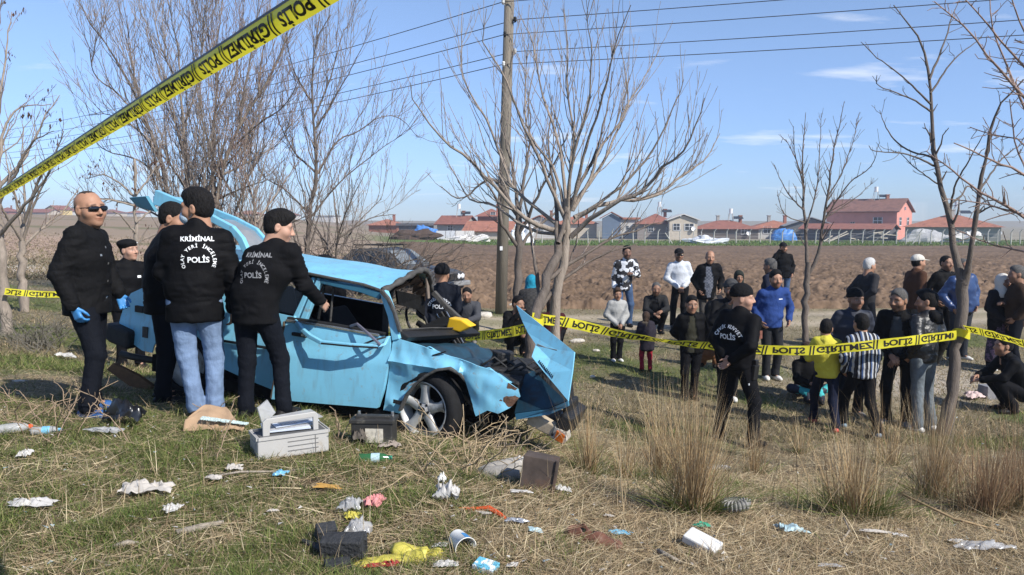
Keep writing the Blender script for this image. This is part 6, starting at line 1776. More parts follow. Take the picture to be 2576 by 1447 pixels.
def grow(groups, rng, n_per_m, length, K, up=.35, spread=.9, rfac=.55, tmin=.2, wig=.05, rmin=.0016, bend=.25):
    """side branches of groups of polylines [(P (N,k,3), R (N,k))]: returns polys (M,K,3), radii (M,K)"""
    out, rad_ = [], []
    for P, Rr in groups:
        P, Rr = np.asarray(P, float), np.asarray(Rr, float)
        if len(P) == 0: continue
        kk = P.shape[1]
        L_ = np.linalg.norm(np.diff(P, axis=1), axis=2).sum(1)
        n = np.minimum(rng.poisson(np.maximum(.2, L_ * n_per_m * (1 - tmin))), 90)
        id_ = np.repeat(np.arange(len(P)), n)
        m = len(id_)
        if m == 0: continue
        t = tmin + (1 - tmin) * rng.random(m) ** .9
        f = t * (kk - 1); i = np.minimum(f.astype(int), kk - 2); w = (f - i)[:, None]
        A0, A1 = P[id_, i], P[id_, i + 1]
        p = A0 * (1 - w) + A1 * w
        r = Rr[id_, i] * (1 - w[:, 0]) + Rr[id_, i + 1] * w[:, 0]
        d = A1 - A0; d /= np.maximum(np.linalg.norm(d, axis=1, keepdims=True), 1e-9)
        o = rng.normal(size=(m, 3)); o -= d * (o * d).sum(1, keepdims=True); o /= np.maximum(np.linalg.norm(o, axis=1, keepdims=True), 1e-9)
        nd = d + o * spread + np.array([0, 0, up]); nd /= np.linalg.norm(nd, axis=1, keepdims=True)
        ln = length * (1 - .55 * t) * rng.uniform(.5, 1.25, m) * np.minimum(1.0, .35 + L_[id_] / 2.0)
        ss = np.linspace(0, 1, K)[None, :, None]
        q = p[:, None] + (nd * ln[:, None])[:, None] * ss + (np.array([0, 0, 1.0]) * (bend * ln)[:, None])[:, None] * ss ** 2
        jit = rng.normal(size=(m, K, 3)) * (wig * ln / K)[:, None, None]; jit[:, 0] = 0
        q = q + np.cumsum(jit, 1)
        r0 = np.maximum(r * rfac, rmin * 1.3)[:, None]
        g = np.linspace(0, 1, K)[None]
        out.append(q); rad_.append(r0 * (1 - g) + np.maximum(rmin, r0 * .35) * g)
    if not out: return np.zeros((0, K, 3)), np.zeros((0, K))
    return np.concatenate(out), np.concatenate(rad_)
def bark(name, col, var=.3): return mat(name, col, rough=.95, var=var, scale=9, bump=.6, bscale=40, spec=.15, stretch=(2.5, 2.5, .6))
m_bark_grey = bark('bark_grey', (.27, .225, .185))
m_bark_dark = bark('bark_dark', (.135, .112, .095))
m_bark_pale = bark('bark_pale', (.30, .26, .21))
m_twig_red = bark('twig_red', (.28, .20, .165))
m_twig_grey = bark('twig_grey', (.31, .255, .22))
def tree(label, base, stems, rng_seed, m_trunk, m_twig, levels, pods=0, pod_mat=None, name='tree', group=None, cat='tree', twig_r=.0018):
    """stems: (points, r0, r1, is_trunk); levels: list of dicts for grow()"""
    rng = np.random.default_rng(rng_seed)
    root = empty(name, base, 0, label, cat, group)
    b = np.array(base)
    TV, TF, n = [], [], 0
    LP, LR = [], []
    CV, CF, cn = [], [], 0
    for pts, r0, r1, trunk in stems:
        K = 16
        P = resample(pts, K)
        P[1:-1] += rng.normal(size=(K - 2, 3)) * r0 * .22
        Rr = r0 + (r1 - r0) * np.linspace(0, 1, K) ** .8
        if trunk: Rr = Rr * (1 + .10 * rng.normal(size=K)); Rr[0] *= 1.35; Rr[1] *= 1.1
        v, f = tubes(P[None], Rr[None], 9 if r0 > .03 else 6)
        if trunk: TV.append(v); TF.append(f + n); n += len(v)
        else: CV.append(v); CF.append(f + cn); cn += len(v)
        if not trunk or trunk == 2: LP.append(P); LR.append(Rr)
    if TV: link('trunk', new_mesh('trunk', np.concatenate(TV) - b, np.concatenate(TF), m_trunk, True), root)
    tips = []
    groups = [(np.array(LP), np.array(LR))]
    VV, FF, m = list(CV), list(CF), cn
    tw_v, tw_f, tn = [], [], 0
    for li, lv in enumerate(levels):
        q, r = grow(groups, rng, **lv)
        if len(q) == 0: break
        v, f = tubes(q, r, 5 if li == 0 else 3)
        if li == 0: VV.append(v); FF.append(f + m); m += len(v)
        else: tw_v.append(v); tw_f.append(f + tn); tn += len(v)
        groups.append((q, r))
        tips.append(q[:, -1])
    if VV:
        o = link('branches', new_mesh('branches', np.concatenate(VV) - b, np.concatenate(FF), m_trunk, True), root)
        o['kind'] = 'stuff'
    if tw_v:
        o = link('twigs', new_mesh('twigs', np.concatenate(tw_v) - b, np.concatenate(tw_f), m_twig or m_trunk, True), root)
        o['kind'] = 'stuff'
    if pods:
        T = np.concatenate(tips[-2:]) if len(tips) > 1 else tips[0]
        sel = T[rng.choice(len(T), min(pods, len(T)), replace=False)]
        pv, pf, k = [], [], 0
        for t in sel:
            for _ in range(rng.integers(2, 6)):
                c = t + rng.normal(size=3) * .03
                l_ = rng.uniform(.04, .09); a = rng.normal(size=3) * .012
                tip_ = c + np.array([a[0], a[1], -l_]); s_ = rng.normal(size=3) * .009
                pv += [c, c + s_ + (tip_ - c) * .4, tip_, c - s_ + (tip_ - c) * .6]; pf.append((k, k + 1, k + 2, k + 3)); k += 4
        link('seed_pods', new_mesh('seed_pods', np.array(pv) - b, np.array(pf), pod_mat), root)['kind'] = 'stuff'
    return root
def path(pts, y0, dys=0.0, seed=0):
    """picture points to a 3-D limb: y0 metres away at the start, drifting by dys at the end"""
    n = len(pts); L_ = []
    for i, (u, v) in enumerate(pts):
        L_.append(tuple(at(u, v, y0 + dys * (i / max(1, n - 1)))))
    return L_
rg = random.Random(5)
# --- middle tree the car ran into: two leaning trunks under one wide crown
ym = 8.9
limbs = [
    [(1420, 585), (1338, 561), (1286, 517), (1241, 468), (1193, 415), (1149, 375), (1109, 349), (1069, 292), (1040, 260), (1032, 208)],
    [(1420, 580), (1359, 530), (1290, 470), (1262, 400), (1225, 300), (1190, 250), (1165, 190), (1160, 90), (1163, 30)],
    [(1422, 552), (1383, 464), (1356, 397), (1312, 309), (1286, 230), (1241, 146), (1215, 110), (1224, 22)],
    [(1427, 530), (1418, 442), (1405, 353), (1365, 243), (1352, 168), (1334, 88), (1307, 35)],
    [(1431, 530), (1436, 420), (1445, 336), (1427, 247), (1427, 132), (1418, 22)],
    [(1440, 530), (1489, 442), (1506, 375), (1573, 287), (1577, 199), (1560, 120)],
    [(1436, 596), (1489, 552), (1533, 521), (1621, 477), (1665, 420), (1710, 389), (1754, 318), (1772, 247)],
    [(1445, 548), (1533, 508), (1643, 495), (1718, 442), (1785, 389), (1811, 336)],
    [(1436, 521), (1511, 420), (1546, 345), (1577, 265), (1621, 200), (1660, 120)],
    [(1436, 530), (1467, 397), (1502, 287), (1525, 212), (1547, 110), (1587, 13)],
    [(1418, 590), (1330, 575), (1240, 515), (1180, 500), (1140, 430), (1110, 380)],
    [(1424, 545), (1395, 430), (1330, 330), (1320, 220), (1330, 110)],
    [(1428, 530), (1440, 400), (1480, 260), (1490, 140), (1475, 40)],
    [(1440, 560), (1560, 470), (1640, 380), (1690, 280), (1720, 200)]]
stems = [([tuple(on(1392, ym) - Vector((0, 0, .2))), tuple(at(1393, 900, ym)), tuple(at(1404, 760, ym)), tuple(at(1418, 640, ym)), tuple(at(1427, 560, ym)), tuple(at(1430, 500, ym))], .074, .042, 1)]
for i, l_ in enumerate(limbs):
    dd = [-1.1, .9, -.6, 1.2, -.3, .5, -1.0, .8, 1.4, -1.3, 1.6, 1.1, -1.0, -.4][i]
    stems.append((path(l_, ym, dd), .024 if i not in (0, 6, 7) else .032, .004, 0))
tree('middle tree with pale straight trunk and wide bare crown in front of the pole', on(1392, ym), stems, 11, m_bark_grey, m_twig_grey,
     [dict(n_per_m=5.0, length=.95, K=7, up=.45, spread=.7, rfac=.42, tmin=.14, bend=.35, wig=.12, rmin=.0026), dict(n_per_m=3.6, length=.50, K=5, up=.5, spread=.6, rfac=.45, tmin=.15, bend=.35, wig=.1, rmin=.0020), dict(n_per_m=3.0, length=.14, K=3, up=.3, spread=.8, rfac=.6, tmin=.2, bend=.1, rmin=.0018)])
yt2 = 8.3
st2 = [([tuple(on(1322, yt2) - Vector((0, 0, .2))), tuple(at(1326, 940, yt2)), tuple(at(1338, 840, yt2)), tuple(at(1362, 745, yt2 + .2)), tuple(at(1388, 670, yt2 + .4)), tuple(at(1404, 610, yt2 + .6))], .085, .04, 1)]
for l_, dd in (([(1404, 612), (1440, 500), (1500, 380), (1530, 260), (1540, 180)], 1.0), ([(1404, 612), (1398, 500), (1380, 380), (1390, 240)], 1.5), ([(1375, 705), (1440, 660), (1540, 600), (1660, 560)], .8), ([(1350, 790), (1420, 700), (1520, 640), (1600, 615)], 1.0), ([(1360, 750), (1345, 660), (1330, 560), (1310, 460)], .6)):
    st2.append((path(l_, yt2 + .4, dd), .030, .005, 0))
tree('leaning dark trunk standing right against the smashed car front', on(1322, yt2), st2, 12, m_bark_dark, m_twig_grey,
     [dict(n_per_m=2.4, length=.9, K=6, up=.5, spread=.6, rfac=.5, bend=.4, wig=.12), dict(n_per_m=4, length=.4, K=4, up=.4, spread=.6, rfac=.5, bend=.3, rmin=.002), dict(n_per_m=2.5, length=.13, K=3, up=.2, spread=.8)])
y3 = 16.5
st3 = [([tuple(on(1299, y3) - Vector((0, 0, .2))), tuple(at(1301, 700, y3)), tuple(at(1304, 600, y3)), tuple(at(1302, 520, y3))], .10, .06, 1)]
for l_, dd in (([(1302, 620), (1262, 560), (1250, 500), (1210, 440), (1190, 390)], -1), ([(1302, 560), (1320, 440), (1335, 330), (1330, 250)], 1), ([(1302, 520), (1290, 420), (1270, 340), (1280, 280)], .6), ([(1303, 600), (1350, 500), (1400, 400), (1430, 330)], -1), ([(1303, 640), (1340, 580), (1420, 520), (1480, 480)], 1), ([(1300, 540), (1240, 450), (1160, 500), (1110, 470)], .5)):
    st3.append((path(l_, y3, dd), .045, .008, 0))
tree('dark slender tree standing behind and right of the power pole', on(1299, y3), st3, 13, m_bark_dark, m_twig_grey,
     [dict(n_per_m=2.2, length=1.2, K=6, up=.5, spread=.7, rfac=.5, bend=.3, wig=.15, rmin=.004), dict(n_per_m=2.6, length=.6, K=4, up=.4, spread=.7, rfac=.5, bend=.2, rmin=.0035), dict(n_per_m=2.2, length=.25, K=3, up=.2, spread=.8, rmin=.003)])

# --- the big clump on the left
yc = 17.5
CL_L = [
    ('left clump: leftmost leaning stem with long thin branches', 430, 17.0, [(440, 700), (417, 483), (402, 386), (355, 270), (309, 174), (251, 97), (201, 8)], [[(402, 400), (350, 330), (280, 290), (220, 290)], [(380, 330), (300, 240), (240, 190), (225, 120)], [(410, 450), (340, 400), (270, 380), (210, 330)], [(355, 270), (330, 150), (320, 40)], [(430, 560), (350, 520), (270, 500), (200, 500)]]),
    ('left clump: straight dark stem rising behind the masked man', 478, 17.4, [(482, 720), (471, 464), (464, 348), (452, 193), (444, 97), (429, 0)], [[(466, 380), (430, 280), (400, 180), (350, 20)], [(462, 320), (500, 200), (510, 90), (520, 0)], [(470, 480), (420, 400), (400, 330), (330, 210)], [(455, 220), (405, 120), (380, 0)]]),
    ('left clump: tall central stem above the masked man', 540, 18.0, [(542, 720), (537, 514), (537, 386), (541, 232), (549, 116), (549, 0)], [[(537, 400), (510, 300), (490, 180), (475, 20)], [(540, 300), (590, 200), (600, 100), (615, 0)], [(538, 450), (600, 380), (640, 300), (660, 200)], [(545, 200), (525, 100), (515, 0)], [(537, 500), (480, 420), (440, 360)]]),
    ('left clump: right-leaning stem reaching up to the yellow tape end', 552, 17.2, [(548, 720), (545, 537), (560, 425), (603, 309), (680, 193), (726, 77), (746, 31)], [[(575, 380), (640, 320), (720, 260), (760, 180)], [(600, 310), (620, 200), (640, 90), (650, 0)], [(650, 240), (660, 140), (690, 40)], [(560, 440), (640, 400), (700, 360), (740, 300)], [(552, 500), (620, 470), (690, 450)]]),
    ('left clump: forked tree at right end with long sideways limb', 775, 17.8, [(770, 700), (781, 529), (796, 437), (788, 309), (784, 232), (796, 116), (831, 39)], [[(800, 437), (850, 355), (900, 332), (958, 294), (1010, 300), (1050, 345)], [(773, 560), (850, 464), (958, 375), (1010, 340)], [(790, 330), (840, 250), (880, 180), (905, 130)], [(786, 260), (740, 180), (720, 100)], [(796, 437), (740, 380), (700, 300), (690, 230)], [(788, 300), (830, 200), (860, 90), (880, 60)], [(780, 540), (720, 480), (660, 440), (640, 380)]]),
    ('left clump: low twiggy stem behind the worn-jacket investigator', 655, 16.4, [(655, 720), (650, 620), (640, 520), (660, 430), (690, 340)], [[(648, 600), (600, 520), (590, 430)], [(645, 560), (700, 480), (740, 420)], [(650, 640), (720, 570), (780, 540)], [(650, 620), (560, 580), (510, 520)], [(645, 540), (620, 440), (600, 350)]]),
    ('left clump: low bush stem by the car roof end', 850, 16.0, [(850, 730), (845, 650), (860, 560), (900, 470)], [[(848, 640), (900, 560), (960, 500)], [(846, 660), (800, 580), (760, 520)], [(850, 600), (930, 550), (990, 540)], [(852, 590), (840, 500), (830, 420)]])]
for k_ in range(2):
    u_ = (500, 590, 690, 720, 620, 820)[k_]; y_ = 16.6 + .5 * k_
    tp = [(u_, 720), (u_ + rg.uniform(-12, 12), 600), (u_ + rg.uniform(-30, 30), 460), (u_ + rg.uniform(-60, 60), 330)]
    lm = []
    for j in range(6):
        v_ = rg.uniform(470, 690); sg = rg.choice((-1, 1)); w_ = rg.uniform(40, 110)
        lm.append([(u_, v_), (u_ + sg * w_ * .5, v_ - rg.uniform(50, 90)), (u_ + sg * w_, v_ - rg.uniform(130, 230)), (u_ + sg * w_ * 1.15, v_ - rg.uniform(240, 320))])
    CL_L.append(('left clump: thin thicket stem %s' % ('just right of the masked man', 'between masked man and worn-jacket investigator', 'right above the worn-jacket investigator', 'right of the worn-jacket investigator', 'left of the worn-jacket investigator', 'above the beret behind the roof')[k_], u_, y_, tp, lm))
lv_c = [dict(n_per_m=3.4, length=1.9, K=7, up=.6, spread=.55, rfac=.42, tmin=.08, bend=.35, wig=.15, rmin=.0044), dict(n_per_m=3.0, length=.95, K=5, up=.45, spread=.7, rfac=.45, tmin=.1, bend=.2, wig=.15, rmin=.0036), dict(n_per_m=2.6, length=.40, K=3, up=.3, spread=.9, rfac=.6, tmin=.1, bend=.1, rmin=.0030)]
for k, (lab, ub, yb_, tr_, lims) in enumerate(CL_L):
    st_ = [([tuple(on(ub, yb_) - Vector((0, 0, .2)))] + path(tr_, yb_, rg.uniform(-1, 1)), .075 if k < 5 else .04, .008, 2)]
    for l_ in lims: st_.append((path(l_, yb_, rg.uniform(-1.6, 1.6)), .026, .006, 0))
    tree(lab, on(ub, yb_), st_, 30 + k, m_bark_grey if k % 2 else m_bark_dark, m_twig_red if k in (3, 2, 5) else m_twig_grey, lv_c, group='bare trees in the left clump')

# --- trees at the left edge, with last year's pods
m_pod = mat('dry_seed_pod', (.075, .035, .022), rough=.8, var=.3, scale=30, double=.25)
yl = 12.3
stl = [([tuple(on(12, yl) - Vector((0, 0, .2))), tuple(at(9, 760, yl)), tuple(at(2, 640, yl)), tuple(at(-6, 520, yl)), tuple(at(-16, 420, yl))], .095, .06, 1)]
for l_, dd in (([(-6, 520), (40, 430), (80, 360), (135, 330)], -.6), ([(-12, 450), (10, 330), (50, 270), (130, 262)], .5), ([(-16, 420), (0, 250), (15, 140), (30, 30)], .8), ([(-16, 430), (-30, 250), (-10, 100), (5, 0)], -.4), ([(-10, 480), (60, 400), (110, 300), (150, 240)], .3), ([(0, 590), (60, 520), (120, 440), (160, 330)], -.8)):
    stl.append((path(l_, yl, dd), .035, .006, 0))
tree('leftmost tree cut by the picture edge, with dark seed pods', on(12, yl), stl, 51, m_bark_grey, m_twig_grey,
     [dict(n_per_m=2.6, length=.8, K=6, up=.35, spread=.8, rfac=.5, bend=.2, wig=.2, rmin=.003), dict(n_per_m=3.6, length=.38, K=4, up=.3, spread=.9, rfac=.5, bend=.1, rmin=.0026), dict(n_per_m=2.5, length=.15, K=3, up=.1, spread=1.0)], pods=34, pod_mat=m_pod)
yl = 15.0
stl = [([tuple(on(58, yl) - Vector((0, 0, .2))), tuple(at(56, 690, yl)), tuple(at(56, 640, yl)), tuple(at(58, 605, yl))], .085, .06, 1)]
for l_, dd in (([(58, 610), (25, 560), (0, 510), (-30, 450)], -1), ([(58, 605), (62, 500), (55, 400), (60, 320)], .6), ([(58, 605), (85, 520), (120, 440), (150, 380)], -.5), ([(58, 620), (110, 570), (160, 530), (200, 470)], .8), ([(58, 600), (40, 500), (20, 420), (10, 360)], .9), ([(60, 560), (95, 460), (140, 400), (190, 390)], -1)):
    stl.append((path(l_, yl, dd), .034, .006, 0))
tree('small spreading tree with short thick trunk left of the man in sunglasses', on(58, yl), stl, 52, m_bark_grey, m_twig_red,
     [dict(n_per_m=2.6, length=.9, K=6, up=.45, spread=.7, rfac=.5, bend=.25, wig=.15, rmin=.0035), dict(n_per_m=3.2, length=.42, K=4, up=.35, spread=.8, rfac=.5, bend=.1, rmin=.003), dict(n_per_m=2, length=.18, K=3, up=.2, spread=.9, rmin=.0026)])
yl = 13.5
stl = [([tuple(on(343, yl) - Vector((0, 0, .2))), tuple(at(345, 660, yl)), tuple(at(341, 570, yl)), tuple(at(343, 480, yl)), tuple(at(338, 400, yl))], .06, .02, 2)]
for l_, dd in (([(343, 520), (290, 505), (240, 500), (190, 490)], -.5), ([(342, 560), (390, 520), (430, 490)], .4), ([(343, 500), (300, 460), (260, 440), (215, 450)], .5), ([(343, 590), (300, 540), (270, 530)], -.6), ([(343, 490), (380, 440), (400, 400)], .4), ([(344, 610), (400, 585), (440, 560)], .2)):
    stl.append((path(l_, yl, dd), .022, .005, 0))
tree('thin crooked tree hung with brown pods behind the man in sunglasses', on(343, yl), stl, 53, m_bark_grey, m_twig_grey,
     [dict(n_per_m=3, length=.55, K=5, up=.1, spread=.9, rfac=.5, bend=0, wig=.25, rmin=.003), dict(n_per_m=3.5, length=.25, K=4, up=.0, spread=1, rmin=.0025)], pods=60, pod_mat=m_pod)

# --- the slim young tree in front of the field
ys_ = 13.2
sts = [([tuple(on(2026, ys_) - Vector((0, 0, .1))), tuple(at(2026, 800, ys_)), tuple(at(2030, 700, ys_)), tuple(at(2034, 660, ys_))], .062, .045, 1)]
for l_, dd, r_ in (([(2033, 680), (2026, 600), (2023, 530), (2018, 398), (2027, 283)], .2, .034), ([(2033, 690), (2058, 640), (2071, 565), (2085, 464), (2107, 331), (2124, 255)], -.2, .034), ([(2073, 555), (2133, 464), (2190, 420), (2213, 358)], -.5, .018), ([(2023, 530), (1985, 490), (1965, 455), (1948, 415)], .5, .015), ([(2022, 460), (2000, 390), (1996, 318)], -.5, .014), ([(2080, 500), (2120, 430), (2150, 340), (2155, 300)], .6, .014), ([(2026, 580), (2055, 470), (2062, 380), (2066, 285)], .6, .016), ([(2024, 560), (1975, 540), (1955, 490)], -.4, .012), ([(2075, 550), (2150, 500), (2195, 460)], .4, .012), ([(2023, 500), (2010, 420), (1975, 350), (1965, 360)], .3, .012)):
    sts.append((path(l_, ys_, dd), r_, .004, 0))
tree('slim young forked tree before the ploughed field right of centre', on(2026, ys_), sts, 61, m_bark_dark, m_twig_red,
     [dict(n_per_m=8, length=.36, K=4, up=.35, spread=.8, rfac=.5, bend=.15, wig=.1, rmin=.0026, tmin=.1), dict(n_per_m=6, length=.10, K=3, up=.3, spread=.9, rfac=.7, rmin=.0026)])

# --- the forked tree on the right that carries the tape
yr_ = 9.7
TREE_R = on(2384, yr_)
str_ = [([tuple(TREE_R - Vector((0, 0, .2))), tuple(at(2386, 1010, yr_)), tuple(at(2400, 920, yr_)), tuple(at(2416, 820, yr_)), tuple(at(2424, 750, yr_)), tuple(at(2422, 700, yr_))], .084, .062, 1),
        (path([(2422, 712), (2405, 655), (2393, 590), (2392, 552), (2370, 486), (2358, 420), (2345, 309), (2336, 177), (2319, 119), (2283, 57), (2248, 13)], yr_, .5), .048, .006, 2),
        (path([(2424, 712), (2436, 660), (2440, 636), (2464, 486), (2487, 353), (2500, 287), (2531, 243), (2575, 200)], yr_, -.5), .042, .008, 2)]
for l_, dd, r_ in (([(2338, 200), (2374, 110), (2394, 44), (2416, -5)], .6, .018), ([(2358, 420), (2283, 389), (2200, 380), (2186, 367)], -.6, .014), ([(2354, 398), (2279, 375), (2235, 331), (2213, 278)], .6, .016), ([(2340, 280), (2288, 246), (2211, 216), (2206, 190)], -.4, .013), ([(2341, 262), (2266, 190), (2200, 141), (2166, 106)], .5, .015), ([(2340, 235), (2400, 150), (2450, 110), (2470, 90)], .4, .014), ([(2390, 540), (2402, 470), (2440, 400), (2480, 330)], -.5, .018), ([(2370, 470), (2300, 420), (2260, 380)], .3, .012), ([(2465, 480), (2520, 400), (2576, 360)], .6, .016), ([(2455, 540), (2500, 520), (2560, 545)], -.5, .014), ([(2385, 520), (2420, 490), (2440, 470), (2500, 530)], .5, .016)):
    str_.append((path(l_, yr_ + .3, dd), r_, .004, 0))
tree('forked tree on the right with the yellow tape tied round it', TREE_R, str_, 62, m_bark_dark, m_bark_dark,
     [dict(n_per_m=3.4, length=.42, K=5, up=.25, spread=.9, rfac=.5, bend=.1, wig=.25, rmin=.0026), dict(n_per_m=5, length=.16, K=3, up=.2, spread=1, rfac=.6, rmin=.0022)])
yo = 6.4
OFF = on(2690, yo)
sto = [([tuple(OFF - Vector((0, 0, .2))), tuple(at(2700, 900, yo)), tuple(at(2690, 640, yo))], .09, .07, 1)]
for l_, dd, r_ in (([(2690, 660), (2640, 300), (2575, 163), (2531, 119), (2464, 35), (2420, -10)], -.2, .022), ([(2690, 640), (2575, 543), (2464, 481), (2354, 398), (2330, 380)], .3, .020), ([(2690, 620), (2600, 460), (2487, 400), (2400, 360)], -.4, .018), ([(2690, 600), (2620, 300), (2575, 247), (2487, 146), (2438, 80), (2350, 4)], .2, .022), ([(2690, 640), (2640, 420), (2560, 230), (2500, 80), (2490, -10)], .4, .020), ([(2690, 700), (2600, 560), (2500, 520), (2380, 500)], .2, .014), ([(2690, 560), (2620, 200), (2570, 60), (2540, -20)], -.3, .02), ([(2690, 680), (2600, 640), (2480, 610), (2390, 570)], .3, .012), ([(2690, 660), (2590, 380), (2500, 340), (2440, 320)], .5, .014), ([(2690, 720), (2620, 520), (2560, 380), (2540, 250)], -.3, .016)):
    sto.append((path(l_, yo, dd), r_, .004, 0))
tree('reddish branches of a near tree reaching in from the right edge', OFF, sto, 63, m_twig_red, m_twig_red,
     [dict(n_per_m=11, length=.30, K=4, up=.0, spread=1.3, rfac=.5, bend=.0, wig=.2, rmin=.0026), dict(n_per_m=5, length=.10, K=3, up=.1, spread=1, rfac=.6, rmin=.002)])

# --- brush heap in front of the grey car and a grey shrub on the left
def brush(name, label, cat, pts, n, ln, seed, m_, spread=.9, r0=.012, up=.4, sub=4.0, sl_=.4, pile=0.0):
    rng = np.random.default_rng(seed)
    base = on(*pts[0][:2])
    root = empty(name, base, 0, label, cat)
    P, Rr = [], []
    for k in range(n):
        u, y = pts[rng.integers(len(pts))][:2]
        b = np.array(on(u + rng.uniform(-25, 25), y + rng.uniform(-.6, .6)))
        b[2] += pile * rng.random() ** 1.3
        a = rng.uniform(0, 2 * np.pi); l_ = ln * rng.uniform(.5, 1.2)
        d = np.array([np.cos(a) * spread, np.sin(a) * spread * .7, up + rng.uniform(0, .7)]); d /= np.linalg.norm(d)
        s_ = np.linspace(0, 1, 7)[:, None]
        q = b + d * l_ * s_ + np.array([0, 0, -.25 * l_]) * s_ ** 2 + np.cumsum(rng.normal(size=(7, 3)) * .03 * l_, 0)
        P.append(q); Rr.append(np.linspace(r0, .003, 7))
    v, f = tubes(np.array(P), np.array(Rr), 5)
    link('branches', new_mesh('branches', v - np.array(base), f, m_, True), root)['kind'] = 'stuff'
    q, r = grow([(np.array(P), np.array(Rr))], rng, n_per_m=sub, length=sl_, K=4, up=.2, spread=1.0, rfac=.5, tmin=.05, wig=.2, rmin=.0022)
    q2, r2 = grow([(q, r)], rng, n_per_m=sub, length=sl_ * .45, K=3, up=.2, spread=1.0, rfac=.6, tmin=.05, wig=.2, rmin=.002)
    v1, f1 = tubes(q, r, 3); v2, f2 = tubes(q2, r2, 3)
    link('twigs', new_mesh('twigs', np.concatenate([v1, v2]) - np.array(base), np.concatenate([f1, f2 + len(v1)]), m_, True), root)['kind'] = 'stuff'
    return root
brush('brush_heap', 'tangled heap of cut branches in front of the grey car', 'brush', [(880, 17.0), (820, 16.8), (930, 17.3), (980, 17.8), (760, 16.6), (1020, 18.0)], 130, 2.2, 71, m_bark_dark, r0=.014, up=.35, sub=3.2, sl_=.7, pile=1.15)
brush('dry_shrub', 'low grey twiggy shrub under the tape at far left', 'shrub', [(75, 11.6), (120, 11.8), (40, 11.4), (150, 12.0), (95, 11.2)], 90, .75, 72, bark('shrub_grey', (.16, .145, .115)), r0=.006, up=.5, sub=6, sl_=.25)
# ================================================================== POLICE TAPE
m_tape = mat('tape_yellow', (.84, .76, .05), rough=.38, var=.05, scale=6, bump=.08, bscale=14, spec=.4, double=.38)
m_tapeink = mat('tape_ink', (.012, .011, .010), rough=.5, var=.1)
TW = .114
def tape(label, pts, tw=TW, flip='v', twist=None, start=0.0, curl=0.0, border=False, across=None, wob=.006):  # border: dark strip for the shading of the curled top edge
    """ribbon through 3-D points; lettering runs along it"""
    P = resample([tuple(p) for p in pts], 90)
    base = Vector(P[0])
    root = empty('police_tape', base, 0, label, 'tape', 'yellow police tape')
    L_ = np.concatenate([[0], np.cumsum(np.linalg.norm(np.diff(P, axis=0), axis=1))])
    T = np.gradient(P, axis=0); T /= np.linalg.norm(T, axis=1, keepdims=True)
    toc = np.array(EYE) - P; toc /= np.linalg.norm(toc, axis=1, keepdims=True)
    if across is None:
        A = np.tile(np.array([0, 0, 1.0]), (len(P), 1))
    else:
        A = np.cross(toc, T) if across == 'view' else np.tile(np.array(across, float), (len(P), 1))
    A -= T * (A * T).sum(1, keepdims=True); A /= np.linalg.norm(A, axis=1, keepdims=True)
    if A[0][2] < 0: A = -A
    Nn = np.cross(T, A); sg = np.sign((Nn * toc).sum(1)); Nn = Nn * np.where(sg == 0, 1, sg)[:, None]
    if twist is not None:
        tt = np.array([twist(s / L_[-1]) for s in L_])[:, None]
        A, Nn = A * np.cos(tt) + Nn * np.sin(tt), Nn * np.cos(tt) - A * np.sin(tt)
    def pos(s, y, off=0.0):
        s = np.clip(np.asarray(s, float), 0, L_[-1]); y = np.asarray(y, float)
        def I(M): return np.stack([np.interp(s, L_, M[:, i]) for i in range(3)], 1)
        a, n_ = I(A), I(Nn)
        w = wob * np.sin(s * 9.0 + y * 20) + wob * .6 * np.sin(s * 23.0)
        return I(P) + a * y[:, None] + n_ * (off + w + curl * (1 - (2 * y / tw) ** 2))[:, None]
    ns, ny = 160, 7
    sv = np.repeat(np.linspace(0, L_[-1], ns), ny); yv = np.tile(np.linspace(-tw / 2, tw / 2, ny), ns)
    V = pos(sv, yv)
    ii = (np.arange(ns - 1)[:, None] * ny + np.arange(ny - 1)[None, :]).ravel()
    link('ribbon', new_mesh('ribbon', V - np.array(base), np.stack([ii, ii + 1, ii + ny + 1, ii + ny], 1), m_tape, True), root)
    def put(xy, tris, nm):
        x, y = xy[:, 0], xy[:, 1]
        ok = (x > .01) & (x < L_[-1] - .01)
        good = ok[tris].all(1)
        if not good.any(): return
        link(nm, new_mesh(nm, pos(x, np.clip(y, -tw * .47, tw * .47), .0022) - np.array(base), tris[good], m_tapeink), root)
    s = start
    seq = 0
    while s < L_[-1]:
        word, ln = (('POLİS', 4.8 * tw), ('GİRİLMEZ', 6.4 * tw))[seq % 2]
        v, t = text_geom(word, tw * .86, .034)
        v = v * np.array([1.42, 1.0]); v[:, 1] -= tw * .30
        if flip == 'v': v = v * np.array([1, -1])
        elif flip == 'r': v = v * np.array([-1, -1])
        put(v + np.array([s + ln / 2 - tw * .5, 0]), t, 'printed_word')
        for b in (0, .34 * tw):
            x0 = s + ln - .8 * tw + b
            yy = np.linspace(-tw * .47, tw * .47, 7)
            q = np.concatenate([np.stack([x0 + yy * .18, yy], 1), np.stack([x0 + .15 * tw + yy * .18, yy], 1)])
            put(q, np.array([[i, i + 1, i + 8] for i in range(6)] + [[i, i + 8, i + 7] for i in range(6)]), 'printed_bar')
        s += ln; seq += 1
    if border:  # dark strip painted along the top for the shading of the curled edge
        sv2 = np.linspace(0, L_[-1], 120)
        b = np.concatenate([pos(sv2, np.full(120, tw * .5), .001), pos(sv2, np.full(120, tw * .5 + .006), -.012)])
        link('edge_shading', new_mesh('edge_shading', b - np.array(base), np.array([[i, i + 1, i + 121, i + 120] for i in range(119)]), m_tapeink), root)
    return root
tape('long tape crossing the upper left sky towards the camera', [at(-60, 527, 7.6), at(830, -25, 1.68)], tw=.052, flip='r', start=-.25, curl=.009, border=True, across='view', wob=.004)  # border: painted shading of the curled top edge
